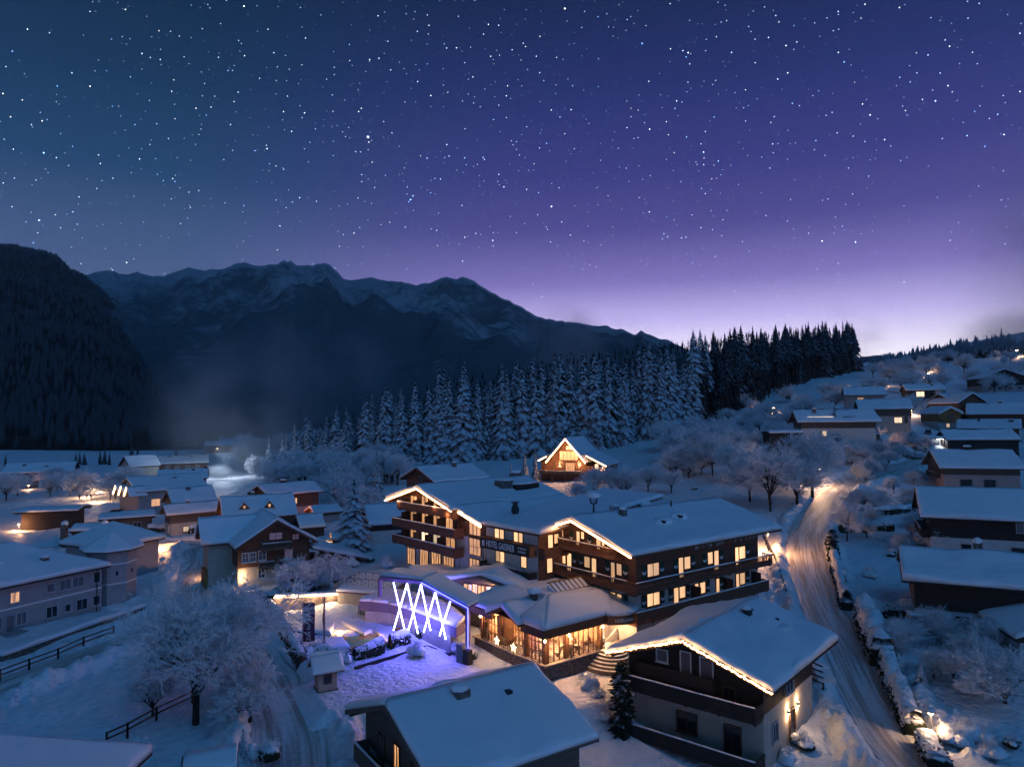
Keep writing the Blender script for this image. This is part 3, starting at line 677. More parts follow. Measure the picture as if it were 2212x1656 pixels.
# ------------------------------------------------------------------ the hotel: front block
h1 = House('hotel_front_block', 'large hotel block with long snowy roof, lit gable and two rows of glowing windows', (16.1, 82.7), 37., 12.5, 8.5, 10.9, 13.4, .5,
           (1.9, 2.9), (1.3, 1.3), .5, 6.9, PLASTER, TIMBER, TIMBER, 'hotel', seed=3, lump=.05)
def pairs(h, face, L, **kw):
    for a0, a1, z0, z1 in L:
        dr = (z1-z0) > 1.3
        h.window(face, a0, a1, z0, z1, mull=0 if (a1-a0) < 1.2 else 1, sill=not dr, name='balcony_door' if dr else 'window', fr=.07, **kw)
pairs(h1, '-y', [(-9.04,-7.33,7.75,8.98),(-4.33,-3.58,7.0,9.02),(-3.42,-2.45,7.75,8.98),(.43,1.3,7.75,8.98),(1.53,2.31,7.0,9.02),(5.24,5.92,7.0,8.95),(5.98,7.13,7.6,8.92)])
pairs(h1, '-y', [(-9.15,-7.32,4.85,6.07),(-5.17,-4.42,4.2,6.05),(-4.28,-3.34,4.9,6.03),(-1.84,-1.2,4.2,5.98),(-1.0,-.06,4.85,5.98),(1.78,2.37,4.2,6.0),(5.3,5.92,4.2,6.0),(6.03,6.98,4.75,6.0)])
pairs(h1, '-x', [(3.41,4.08,10.1,11.2),(.74,1.28,9.95,11.4),(.05,.55,10.7,11.45),(-2.46,-1.78,9.95,11.3),(-3.04,-2.6,10.4,11.1)])
pairs(h1, '-x', [(3.08,3.94,7.63,8.78),(2.12,2.84,7.0,8.84),(-.79,.08,7.8,8.9),(-1.76,-1.05,7.0,8.89),(-4.45,-3.88,7.0,8.91),(-5.4,-4.69,7.8,8.92)])
pairs(h1, '-x', [(-.55,.15,4.2,5.85),(-1.67,-.73,4.86,5.86),(-4.47,-3.66,4.85,5.9),(-5.33,-4.7,4.2,5.89),(3.43,4.09,4.2,5.68),(6.6,7.05,4.2,5.62)])
for a, z in ((-9.5,7.75),(-6.85,7.75),(-4.75,7.75),(-1.95,7.75),(-.05,7.75),(2.8,7.75),(7.6,7.75),(-9.6,4.85),(-6.85,4.85),(-5.6,4.85),(-2.85,4.85),(.4,4.85),(2.75,4.85),(7.5,4.85)):
    h1.shutter('-y', a-.31, a+.31, z, z+1.25)
for a, z in ((2.1,10.1),(-.75,10.1),(4.4,7.7),(1.65,7.7),(.6,7.7),(-3.4,7.7),(-5.9,7.7),(.65,4.8),(-2.15,4.8),(-3.15,4.8),(-5.85,4.8)):
    h1.shutter('-x', a-.31, a+.31, z, z+1.25)
h1.balcony('-x', -5.7, 3.0, 9.75, 1.3, .85, style='balusters')
h1.balcony('-x', h1.fy0, 7.6, 6.85, 1.35, .95, style='balusters', wrap0=False)
h1.balcony('-y', h1.fx0-1.37, 10.4, 6.84, 1.35, .95, style='balusters')
h1.balcony('-x', h1.fy0, 6.0, 4.05, 1.35, .95, style='boards', wrap0=False)
h1.balcony('-y', h1.fx0-1.37, 9.6, 4.04, 1.35, .95, style='boards')
for f_, a, z in (('-y', 3.1, 4.06), ('-y', -2.35, 4.06), ('-y', 8.2, 4.06), ('-x', 2.5, 4.07)):
    mb = MB(); h1.wbox(mb, f_, a-.06, a+.06, z, z+1.9, .05, 1.25); mb.build('balcony_partition', TIMBER_B, h1.root)
mb = MB(); h1.wbox(mb, '-x', 1.75, 3.2, 4.1, 5.9, .02, .9); mb.build('timber_cupboard', TIMBER_R, h1.root)
h1.rake_lights(-1, .10)
h1.chimney(-3.6, 2.6, .9, .7, .7, STEEL, .35); h1.chimney(-6.2, -1.3, .7, .6, .55, STONE, .3); h1.chimney(2.5, 3.4, 1.6, 1.0, .5, STONE, .45)
for x, y in ((-2.9, -3.9), (.6, -3.3)):
    z = h1.top(y)+.34
    snow_blob('snow_hump', (x, y, z), 1.25, 1.0, .55, h1.roof, int(x*7)+40, 16, SNOW_ROOF)
    MB().box(x-.65, x-.55, y-1.05, y-.2, z+.12, z+.42).build('skylight', DARKPANE, h1.roof)
MB().tube([(2.2, -.9, h1.top(0)), (2.2, -.9, h1.top(0)+.95)], .09, 8).build('vent_pipe', METAL, h1.roof)
h1.snow.data.materials[0] = SNOW_RIB
# icicles on the long eave
ic = MB(); rr = random.Random(5)
for i in range(46):
    x = rr.uniform(-3, 9.6); l = rr.uniform(.12, .5); y = -h1.W+.03; z = h1.bot(h1.W)-.0
    ic.add([(x-.025, y, z), (x+.025, y, z), (x, y+.03, z), (x, y, z-l)], [(0, 1, 3), (1, 2, 3), (2, 0, 3)])
tag(ic.build('icicles', mat('ice', (.7, .78, .85), .2, spec=.6), h1.roof), kind='stuff')
# ------------------------------------------------------------------ the hotel: rear wing with stacked balconies
h2 = House('hotel_rear_wing', 'tall hotel wing with lit gable, three stacked dark balconies and chimney block on roof', (-5.1, 98.4), 40.2, 9.6, 7.9, 13.0, 15.2, 3.0,
           (1.2, 1.0), (.6, 3.3), .5, 9.4, PLASTER, TIMBER, TIMBER, 'hotel', seed=8, lump=.08)
R2 = h2.root; zg2 = 3.0; h2.snow.data.materials[0] = SNOW_RIB
pairs(h2, '-x', [(1.64,3.19,12.3,13.35),(-1.0,.49,12.3,13.5),(-3.5,-2.23,12.3,13.2)], pane=LIT2)
pairs(h2, '-x', [(1.73,3.21,9.9,11.35),(-.98,.47,9.9,11.33),(-3.71,-2.21,9.9,11.32),(-6.44,-5.0,9.6,11.33)], pane=LIT2)
pairs(h2, '-x', [(1.67,3.22,7.9,9.05),(-6.9,-5.0,7.4,9.0)], pane=LIT2)
pairs(h2, '-x', [(-1.03,.53,7.4,9.05),(-3.75,-2.19,7.5,9.09)], pane=LITW)
for a0, a1, z0, z1 in ((2.23,4.0,4.3,6.4),(-.93,.93,4.2,6.6),(-3.8,-1.73,4.2,6.6),(-6.6,-4.42,4.2,6.5)):
    h2.window('-x', a0, a1, z0, z1, LIT2, BROWN, mull=3, sill=False, name='glazed_front')
h2.balcony('-x', -7.9, 4.6, 11.8, 1.3, .8, TIMBER_R)
h2.balcony('-x', -8.6, 5.7, 9.5, 1.45, .85, TIMBER_R)
h2.balcony('-x', -8.6, 5.7, 7.3, 1.45, .85, TIMBER_R)
for z, h in ((9.52, 1.75), (7.32, 1.6), (11.82, 1.2)):
    for a in (4.15, 1.3, -1.45, -4.25):
        mb = MB(); h2.wbox(mb, '-x', a-.55, a-.45, z, z+h, .06, 1.2); mb.build('balcony_partition', TIMBER_B, R2)
h2.rake_lights(-1, .10)
h2.chimney(2.0, -3.6, 2.0, 1.5, .9, STONE, .3); h2.chimney(5.2, -4.2, 4.2, 1.4, .45, TIMBER_B, .35); h2.chimney(7.6, .5, 1.5, .9, .5, STONE, .35)
# lean-to bay that carries the right-hand slope further down
sl = h2.k; ye = -12.7; zt = lambda y: h2.top(y)
MB().box(-8.0, 8.6, -12.3, -7.36, -2, zt(12.3)-.24).build('bay_wall', PLASTER, R2)
MB().box(-8.06, -7.99, -12.35, -7.37, 9.4-zg2, zt(12.3)-.25).build('bay_timber', TIMBER, R2)
MB().prism([(-7.9, zt(7.9)-.001), (ye, zt(12.7)), (ye, zt(12.7)-.22), (-7.9, zt(7.9)-.22)], 'x', -8.9, 9.6).build('bay_roof', TIMBER, R2)
snow_obj('bay_roof_snow', [snow_patch_arrays((-8.9, ye, zt(12.7)), (9.6, ye, zt(12.7)), (9.6, -7.6, zt(7.6)), (-8.9, -7.6, zt(7.6)), .5, (1, 1, 0, 1), 12)], R2)
MB().tube([(-9.0, -8.2, zt(8.2)-.1), (-9.0, -12.7, zt(12.7)-.1)], .10, 5).build('light_strip', LED_WARM, R2)
h2.fx0, keep = -8.06, h2.fx0
for a0, a1, z0, z1, b_ in ((-11.5, -9.3, 9.75, 11.6, 0), (-11.5, -9.3, 7.4, 9.3, 1), (-11.2, -9.3, 5.6, 6.9, 0)):
    h2.window('-x', a0, a1, z0, z1, LIT2, BROWN, mull=2, bars=b_, sill=False)
h2.fx0 = keep
MB().tube([(-8.3, -12.4, zt(12.3)-.3), (-8.25, -12.1, zt(12.3)-.9), (-8.2, -12.1, 0)], .06, 6).build('downpipe', METAL, R2)
# ------------------------------------------------------------------ the hotel: linking block with the name board
lk = empty('hotel_link_block', (-5.1, 98.4, 3.0), math.radians(40.2), 'low linking block with the hotel name board between the two gables', 'hotel')
MB().box(-8.0, 10, -21.4, -12.45, -2, 11.2-3).build('wall', PLASTER, lk)
MB().prism([(-8.7, 11.35-3), (12, 13.6-3), (12, 13.4-3), (-8.7, 11.1-3)], 'y', -22.5, -12.5).build('roof', TIMBER, lk)
snow_obj('roof_snow', [snow_patch_arrays((-8.75, -22.6, 11.36-3), (12, -22.6, 13.6-3), (12, -12.75, 13.6-3), (-8.75, -12.75, 11.36-3), .5, (0, 1, 1, 1), 15, lump=.05)], lk)
class Face(House):
    def __init__(s, root, zg, **o): s.root = root; s.zg = zg; s.seed = 3; s.__dict__.update(o)
fl = Face(lk, 3.0, fx0=-8.0, fx1=10, fy0=-21.4, fy1=-12.45)
for a0, a1, z0, z1 in ((-14.9,-14.1,9.95,11.0),(-15.75,-15.0,9.55,11.0),(-19.0,-18.3,9.5,11.0),(-18.2,-17.5,9.5,11.0),(-15.0,-14.25,7.3,8.5),(-15.8,-15.05,7.3,8.5),(-19.6,-18.7,7.3,8.5)):
    fl.window('-x', a0, a1, z0, z1, LIT, BROWN, mull=0, sill=False, fr=.06)
bd = fl.wbox(MB(), '-x', -21.3, -12.6, 8.75, 9.95, .0, 1.1).build('balcony', TIMBER, lk)
sg = fl.wbox(MB(), '-x', -21.2, -12.7, 8.8, 9.92, 1.11, 1.15).build('name_board', TIMBER_B, lk)
MB().box(-8.0, 9.9, -21.46, -21.405, -1.9, 11.15-3).build('side_cladding', TIMBER, lk)
fl.fy0 = -21.46
for a0, a1, z0, z1 in ((-6.6, -5.9, 9.5, 10.9), (-5.7, -5.0, 9.9, 10.9), (-6.8, -6.0, 6.9, 8.4)): fl.window('-y', a0, a1, z0, z1, LIT, BROWN, mull=0, sill=False, fr=.06)
fl.balcony('-y', -8.0, -3.6, 8.85, 1.0, .9, TIMBER, snow=False)
def wall_text(h, body, size, m, parent, face, a, z, d, sx=1.0):
    p = h.P(face, a, z, d); rz = {'-x': -math.pi/2, '-y': 0., '+x': math.pi/2, '+y': math.pi}[face]
    return text_mesh(body, size, m, parent, p, (math.pi/2, 0, rz), .02, sx=sx)
LETTER = mat('cream_lettering', (.90, .86, .84), .5)
wall_text(fl, 'HOTEL GASSNER', 1.08, LETTER, sg, '-x', -16.4, 9.36, 1.17, .60)
def star_poly(mb, h, face, a, z, r, d):
    v = [h.P(face, a+math.sin(i*math.pi/5)*(r if i % 2 == 0 else r*.42), z+math.cos(i*math.pi/5)*(r if i % 2 == 0 else r*.42), d) for i in range(10)]
    c = len(mb.v); mb.add(v+[h.P(face, a, z, d)], [(i, (i+1) % 10, 10) for i in range(10)])
for i in range(4):
    mb = MB(); star_poly(mb, fl, '-x', -19.6-.36*i, 9.58, .17, 1.17); mb.build('sign_star', LETTER, sg)
wall_text(fl, 'SUPERIOR', .28, LETTER, sg, '-x', -20.1, 9.2, 1.17)
mb = MB(); fl.wbox(mb, '-x', -13.55, -13.15, 9.48, 9.62, 1.15, 1.17); fl.wbox(mb, '-x', -13.55, -13.4, 9.2, 9.44, 1.15, 1.17); fl.wbox(mb, '-x', -13.32, -13.15, 9.2, 9.44, 1.15, 1.17); fl.wbox(mb, '-x', -13.55, -13.15, 9.05, 9.15, 1.15, 1.17)
mb.build('emblem', LETTER, sg)
fl.balcony('-x', -21.2, -12.6, 6.3, 1.2, .85, TIMBER_B, snow=False)
MB().lathe([(.32, 0), (.32, .35), (.45, .6), (.5, 1.0), (.3, 1.5), (.28, 1.7), (.55, 1.75), (.5, 1.82)], 12, (-4.5, -13.6, 11.8-3)).build('vent_cowl', METAL, lk)
# ------------------------------------------------------------------ roof lantern
def roof_lantern(x, y, z, h, label):
    t = empty('lantern_post', (x, y, z), 0, label, 'lantern', 'snow capped lanterns')
    MB().tube([(0, 0, -.3), (0, 0, h*.45)], .14, 8, .09).build('post', METAL, t)
    c = MB()
    for k in range(8):
        a = k*math.pi/4; c.bar((.30*math.cos(a), .30*math.sin(a), h*.45), (.52*math.cos(a), .52*math.sin(a), h*.72), .05)
    c.lathe([(.32, h*.45), (.30, h*.47)], 10); c.lathe([(.62, h*.72), (.62, h*.745), (.1, h*.80)], 10)
    c.build('cage', METAL, t)
    snow_blob('snow_cap', (0, 0, h*.745), .85, .85, .62, t, 5, 16)
    MB().tube([(0, 0, h*.84), (0, 0, h*1.18)], .05, 6, .015).build('finial', METAL, t)
    return t
_u = (math.cos(math.radians(37)), math.sin(math.radians(37)))
roof_lantern(16.1-9.3*_u[0], 82.7-9.3*_u[1], 13.0, 2.9, 'snow capped dark lantern post on the lit front gable ridge')
# ------------------------------------------------------------------ entrance pavilion (local frame: x along the hotel axis, y to the back left)
PV = empty('entrance_pavilion', (2.8, 65.5, 0), math.radians(37), 'glazed entrance pavilion with stone base, warm lamps and thick snowy roof', 'pavilion')
pf = Face(PV, 0., fx0=0., fx1=8., fy0=0., fy1=10.)
STONEW = noisy('dry_stone_wall', (.26, .20, .16), (.11, .085, .07), 2.6, (1, 1, 2.4), .95, .9, bscale=5.)
MB().prism([(-.35, -.35), (7.0, -.35), (7.0, 3), (10.2, 3), (10.2, 11), (-.35, 11)], 'z', -2.0, 1.28).build('stone_base', STONEW, PV)
MB().prism([(-.55, -.55), (7.2, -.55), (7.2, -1.0), (10.2, -1.0), (10.2, 11.1), (-.55, 11.1)], 'z', 1.285, 1.42).build('floor_slab', noisy('stone_slab', (.36, .31, .27), (.26, .22, .2), 2.), PV)
WOODW = planked('warm_timber', (.13, .062, .032), (.19, .095, .05), .12)
# posts and glazing bays
def bay(face, a0, a1, z0, z1, n, bars=2, d=.0, warm=True):
    w = MB()
    for i in range(n+1):
        a = a0+(a1-a0)*i/n; pf.wbox(w, face, a-.035, a+.035, z0, z1, d-.05, d+.05)
    for i in range(bars+1):
        z = z0+(z1-z0)*i/bars if bars else z0; pf.wbox(w, face, a0, a1, z-.03, z+.03, d-.03, d+.03)
    o = w.build('glazing_frame', WOODW, PV)
    for i in range(n):
        pf.wbox(MB(), face, a0+(a1-a0)*i/n+.04, a0+(a1-a0)*(i+1)/n-.04, z0+.04, z1-.04, d-.005, d+.005).build('pane', GLASS, o)
    return o
bay('-y', .35, 2.3, 1.42, 4.05, 3, 1); bay('-y', 2.75, 6.6, 1.42, 4.05, 6, 1)
bay('-x', .4, 2.5, 1.42, 4.0, 4, 3); bay('-x', 7.3, 9.6, 1.42, 4.0, 4, 3); bay('-x', 3.4, 6.2, 1.42, 4.4, 5, 2, d=-1.3)
for x, y in ((0, 0), (2.5, 0), (6.8, 0), (0, 2.75), (0, 7.0), (0, 9.9)):
    MB().box(x-.2, x+.2, y-.2, y+.2, 1.42, 4.2).build('post', WOODW, PV)
for y in (3.2, 6.5): MB().box(.1, 1.3, y-.12, y+.12, 1.42, 4.35).build('reveal', WOODW, PV)
# fascia and roof
fa = MB(); fa.prism([(-.9, -.9), (6.9, -.9), (6.9, -.55), (-.55, -.55), (-.55, 2.5), (-.9, 2.5)], 'z', 3.95, 4.62); fa.prism([(-.9, 7.2), (-.55, 7.2), (-.55, 10.9), (-.9, 10.9)], 'z', 3.95, 4.55)
fa.build('fascia', WOODW, PV)
MB().prism([(-.85, -.85), (6.9, -.85), (10.2, 0), (10.2, 11), (-.85, 11)], 'z', 4.63, 4.75).build('roof', TIMBER, PV)
EAV = 4.76
snow_obj('roof_snow', [snow_patch_arrays((-1.0, -1.0, EAV), (7.2, -1.0, EAV), (10.2, 2.0, 5.85), (3.2, 3.4, 5.95), .55, (1, 0, 0, 0), 21, lump=.09),
                       snow_patch_arrays((-1.0, 2.4, EAV), (-1.0, -1.0, EAV), (3.2, 3.4, 5.95), (3.2, 3.6, 5.95), .55, (1, 0, 0, 0), 22, lump=.07),
                       snow_patch_arrays((-1.0, 11.2, EAV), (-1.0, 7.2, EAV), (3.2, 4.9, 5.95), (3.2, 11.2, 5.75), .55, (1, 0, 0, 1), 23, lump=.09),
                       snow_patch_arrays((3.2, 3.4, 5.95), (10.2, 2.0, 5.85), (10.3, 6.0, 5.7), (3.2, 11.2, 5.75), .55, (0, 0, 0, 0), 24, lump=.07),
                       snow_patch_arrays((3.2, 11.2, 5.75), (10.3, 6.0, 5.7), (10.3, 11.2, 5.6), (3.2, 11.2, 5.73), .55, (0, 0, 1, 0), 25, lump=.07)], PV)
# small gable over the recessed terrace
dg = MB(); ya = 4.85; za = 5.75
dg.prism([(2.3, 4.62), (ya, za), (7.4, 4.62), (7.4, 4.35), (ya, za-.3), (2.3, 4.35)], 'x', -1.3, 3.2)
dg.build('gable_roof', WOODW, PV)
snow_obj('gable_snow', [snow_patch_arrays((-1.45, 2.2, 4.62), (3.4, 2.2, 4.62), (3.4, ya, za), (-1.45, ya, za), .5, (1, 0, 0, 1), 31), snow_patch_arrays((-1.45, ya, za), (3.4, ya, za), (3.4, 7.5, 4.62), (-1.45, 7.5, 4.62), .5, (0, 0, 1, 1), 32)], PV)
# glasshouse ridge light with sloping bars poking out of the snow
sk = MB()
for i in range(8):
    x = 4.6+i*.62; sk.bar((x, 3.7, 6.4), (x+.1, 5.0, 7.1), .09)
sk.bar((4.4, 5.0, 7.1), (9.2, 5.0, 7.1), .12); sk.bar((9.2, 5.0, 7.1), (10.1, 2.4, 6.35), .1); sk.bar((4.4, 3.65, 6.38), (9.2, 3.65, 6.38), .1)
sk.build('skylight_frame', TIMBER_Y, PV)
MB().add([(4.4, 3.65, 6.35), (9.2, 3.65, 6.35), (9.2, 5.0, 7.03), (4.4, 5.0, 7.03), (4.4, 5.05, 6.35), (9.2, 5.05, 6.35)], [(0, 1, 2, 3), (3, 2, 5, 4), (0, 3, 4), (1, 5, 2)]).build('skylight_snow', SNOW_ROOF, PV)
c = MB().box(2.0, 2.6, 4.2, 4.8, 5.4, 6.7).build('chimney', STONE, PV); snow_blob('snow_cap', (2.3, 4.5, 6.7), .75, .6, .55, c, 3, 14)
# curved canopy with the word HOTELEINGANG
cv = MB(); n = 14; inner = []; outer = []
for i in range(n+1):
    t = i/n; x = 6.6+3.9*t; y = -.9-1.9*math.sin(math.pi*min(1, t*.62+.16))+.45
    outer.append((x, y)); inner.append((x, y+.25))
ring = outer+inner[::-1]
cn = MB().prism(ring, 'z', 3.95, 4.72).build('canopy_fascia', TIMBER, PV)
MB().prism(outer+[(10.2, 2.5), (6.6, 2.5)], 'z', 4.73, 4.8).build('canopy_deck', TIMBER, PV)
cs = [snow_patch_arrays((outer[i][0], outer[i][1], 4.81), (outer[i+1][0], outer[i+1][1], 4.81), (6.6+(outer[i+1][0]-6.6), 2.6, 5.6), (outer[i][0], 2.6, 5.6), .38, (1, 0, 0, 0), 41, res=.4, lump=.05) for i in range(n)]
snow_obj('canopy_snow', cs, PV)
word = 'HOTELEINGANG'; WHITEL = mat('ivory_lettering', (.85, .80, .72), .5)
for i, chx in enumerate(word):
    t = .17+.52*i/(len(word)-1); j = t*n; k = int(j); x = outer[k][0]+(outer[k+1][0]-outer[k][0])*(j-k); y = outer[k][1]+(outer[k+1][1]-outer[k][1])*(j-k)
    an = math.atan2(outer[k+1][1]-outer[k][1], outer[k+1][0]-outer[k][0])
    text_mesh(chx, .42, WHITEL, cn, (x+.03*math.sin(an), y-.03*math.cos(an), 4.34), (math.pi/2, 0, an), .012, 'letter')
# entrance wall, door and ramp behind the canopy
MB().box(7.0, 10.2, 2.2, 2.4, 1.42, 4.7).build('entrance_wall', PLASTER, PV)
en = MB(); en.box(7.15, 8.1, 2.1, 2.19, 1.45, 3.7); en.build('entrance_door', WOODW, PV)
MB().box(8.5, 9.4, 2.12, 2.19, 2.6, 3.6).build('entrance_window', LIT2, PV)
mb = MB().lathe([(.30, -.06), (.34, 0), (.30, .06)], 14); w_ = mb.build('wreath', mat('evergreen', (.02, .05, .02), .9), PV); w_.location = (8.95, 1.85, 3.2); w_.rotation_euler = (math.pi/2, 0, 0)
MB().prism([(8.3, 1.42), (10.1, 1.42), (10.1, 2.5)], 'y', .9, 1.1).build('ramp_wall', PLASTER, PV)
# rails round the terrace
rl = MB()
def rail(mb, p, q, z0, h, k=7):
    p = Vector(p); q = Vector(q)
    mb.bar((p.x, p.y, z0+h), (q.x, q.y, z0+h), .05); mb.bar((p.x, p.y, z0+.08), (q.x, q.y, z0+.08), .035)
    n = max(1, int((q-p).length/.9))
    for i in range(n+1):
        c_ = p.lerp(q, i/n); mb.bar((c_.x, c_.y, z0), (c_.x, c_.y, z0+h), .04)
        if i < n:
            d_ = p.lerp(q, (i+1)/n); mb.bar((c_.x, c_.y, z0+.1), (d_.x, d_.y, z0+h*.9), .02); mb.bar((d_.x, d_.y, z0+.1), (c_.x, c_.y, z0+h*.9), .02)
rail(rl, (-.4, 2.8), (-.4, 6.9), 1.42, .95); rail(rl, (2.7, -.42), (7.0, -.42), 1.42, .95); rail(rl, (-.42, .3), (-.42, 2.5), 1.42, .9); rail(rl, (-.42, 7.3), (-.42, 9.6), 1.42, .9)
rl.build('railing', METAL, PV)
# the lit lounge inside
MB().box(.1, 6.6, 8.9, 9.0, 1.42, 4.5).build('back_wall', noisy('warm_panelling', (.42, .27, .16), (.30, .18, .10), 2.), PV)
MB().box(6.65, 6.75, .2, 8.9, 1.42, 4.5).build('side_wall', noisy('warm_panelling2', (.45, .31, .2), (.33, .21, .13), 2.), PV)
for y in (1.5, 4.2, 7.2):
    for x in (1.5, 4.4):
        sh = MB().box(x, x+.9, 8.75, 8.88, 1.5+.2*y/7, 3.8).build('bookcase', TIMBER_R, PV) if y > 7 else None
def lounge_set(x, y):
    t = MB(); t.lathe([(.25, 0), (.04, .05), (.04, .68), (.42, .70), (.42, .74)], 12); o = t.build('table', TIMBER_R, PV); o.location = (x, y, 1.43)
    for k in range(3):
        a = k*2.1+x; cb = MB().lathe([(.1, 0), (.3, .38), (.36, .46)], 10)
        cb.prism([(-.34, .42), (.34, .42), (.30, 1.0), (-.30, 1.0)], 'y', .24, .36)
        co = cb.build('chair', mat('beige_upholstery', (.34, .26, .2), .9), PV); co.location = (x+.85*math.cos(a), y+.85*math.sin(a), 1.43); co.rotation_euler = (0, 0, a-math.pi/2)
for x, y in ((1.4, 1.3), (4.0, 1.3), (5.6, 2.2), (2.2, 4.5), (4.6, 4.8), (1.4, 7.8)): lounge_set(x, y)
for x, y, z in ((1.6, 1.5, 3.5), (4.2, 1.6, 3.45), (5.4, 2.9, 3.5), (2.6, 4.6, 3.6), (1.4, 8.0, 3.5)):
    l = MB().lathe([(.05, .22), (.2, .1), (.22, 0), (.05, -.08)], 10).build('pendant_lamp', BULB, PV); l.location = (x, y, z)
    MB().tube([(0, 0, .2), (0, 0, .9)], .012, 4).build('cord', METAL, l); point('lounge_light', (x, y, z-.3), 900, (1.0, .52, .25), .2, PV)
# lamps on the posts
for x, y, z, w in ((-.28, -.28, 3.55, 260), (2.5, -.42, 3.6, 260), (6.8, -.42, 3.6, 320), (7.7, -.2, 3.85, 160), (-.35, 9.9, 3.6, 160)):
    l = MB().box(x-.07, x+.07, y-.07, y+.07, z-.25, z-.1).build('post_lamp', METAL, PV)
    MB().lathe([(.03, -.12), (.11, 0), (.03, .12)], 8, (x, y, z)).build('bulb', BULB, l)
    point('post_light', (x-.15, y-.2, z), w, (1.0, .50, .22), .1, l)
point('canopy_light', (8.8, .4, 3.6), 520, (1.0, .56, .30), .25, PV)
l = MB().lathe([(.14, 0), (.12, .05), (.02, .08)], 10, (.55, 4.85, 4.75)).build('ceiling_spot', BULB, PV); point('terrace_light', (.2, 4.85, 4.3), 160, (1.0, .62, .34), .1, PV)
# ------------------------------------------------------------------ illuminated stars on the terrace rail
def star_lamp(x, y, z, r, label):
    t = empty('star_lamp', (x, y, z), math.radians(-53), label, 'star lamp', 'lit stars on the terrace')
    v = [(math.sin(i*math.pi/5)*(r if i % 2 == 0 else r*.45), 0, math.cos(i*math.pi/5)*(r if i % 2 == 0 else r*.45)) for i in range(10)]
    MB().add(v+[(0, .14, 0), (0, -.14, 0)], [(i, (i+1) % 10, 10) for i in range(10)]+[((i+1) % 10, i, 11) for i in range(10)]).build('star', STARLIT, t)
    MB().tube([(0, 0, -r*.8), (0, 0, -r*1.5)], .02, 5).build('stand', METAL, t); point('star_light', (0, -.3, 0), 45, (1.0, .6, .3), .2, t)
def pv_world(x, y): return (2.8+x*_u[0]-y*_u[1], 65.5+x*_u[1]+y*_u[0])
for (x, y), s_ in ((pv_world(-.62, 6.7), 'left'), (pv_world(-.62, 4.0), 'right')):
    star_lamp(x, y, 1.98, .5, 'glowing five pointed star, %s of the two on the pavilion terrace rail' % s_)
# ------------------------------------------------------------------ round steps
st = empty('entrance_steps', (9.3, 69.6, 0), math.radians(-62), 'half round snowy stone steps rising to the hotel entrance', 'steps')
for i in range(6):
    r = 3.1-.36*i; z0 = -.4 if i == 0 else .235*i+.003; z1 = .235*(i+1)
    pts = [(r*math.cos(a), r*.95*math.sin(a)) for a in np.linspace(-math.pi*.56, math.pi*.56, 25)]+[(-1.9, r*.6), (-1.9, -r*.6)]
    s_ = MB().prism(pts, 'z', z0, z1).build('step', noisy('step_stone', (.20, .17, .15), (.14, .12, .1), 3.), st)
    MB().prism([(a*.985, b*.985) for a, b in pts], 'z', z1+.002, z1+.03).build('tread_snow', SNOW_TROD, s_)
# ------------------------------------------------------------------ restaurant under a low snowy gable
rs = House('restaurant', 'low restaurant with wide snowy gable and globe lamps glowing behind the windows', (-1.0, 81.3), 62., 5.5, 5.4, 6.25, 7.45, 3.1, (1.5, .3), (.5, .5), .55, None, PLASTER, TIMBER_G, TIMBER_G, 'restaurant', seed=51, lump=.06)
MB().box(rs.fx0-.02, rs.fx0+.0, -3.2, 2.9, 4.25-3.1, 5.55-3.1).build('glow_wall', glow_mat('restaurant_interior', (1.0, .55, .24), 2.4, 30, .6), rs.root)
for a0, a1 in ((-3.1, -1.6), (-1.45, .1), (.3, 1.1), (1.9, 2.9)):
    rs.window('-x', a0, a1, 4.3, 5.5, GLASS, BROWN, mull=1, sill=True, out=.03)
for a, z in ((-2.4, 5.15), (-.8, 4.95), (-1.9, 5.3), (-.3, 5.25)):
    p = rs.P('-x', a, z, .12); MB().lathe([(.02, -.15), (.15, 0), (.02, .15)], 10, p).build('globe_lamp', BULB, rs.root)
point('restaurant_light', rs.P('-x', -1.2, 5.1, .9), 420, (1.0, .6, .3), .2, rs.root)
# flat snowy roofs between the wings
fr = empty('flat_annex', (0, 0, 0), 0, 'flat annex roof deep in snow between restaurant and hotel front block', 'annex')
def flat_roof(root, quad, z, h, thick, seed, wallm, nm='annex_wall', lump=.06):
    c = np.mean(np.array(quad), 0); ins = [(p[0]+(c[0]-p[0])*.04, p[1]+(c[1]-p[1])*.04) for p in quad]
    MB().prism(ins, 'z', z-h, z-.2).build(nm, wallm, root); MB().prism(quad, 'z', z-.2+.002, z).build('roof_slab', FASCIA, root)
    q = [(p[0], p[1], z+.003) for p in quad]
    return snow_obj('roof_snow', [snow_patch_arrays(*q, thick, (1, 1, 1, 1), seed, lump=lump)], root)
flat_roof(fr, [(.4, 76.5), (4.6, 78.6), (1.0, 90.0), (-5.5, 87.0)], 6.0, 6, .55, 61, PLASTER)
flat_roof(fr, [(-9.5, 83.0), (-4.0, 82.5), (-6.5, 91.0), (-13.0, 89.5)], 5.0, 5, .5, 62, PLASTER)
sd = empty('side_bay', (0, 0, 0), 0, 'small snow topped bay beside the long carved balcony', 'annex')
flat_roof(sd, [pv_world(9.0, 12.8), pv_world(10.6, 12.8), pv_world(12.5, 17.5), pv_world(8.6, 17.0)], 7.4, 3.2, .55, 63, PLASTER)
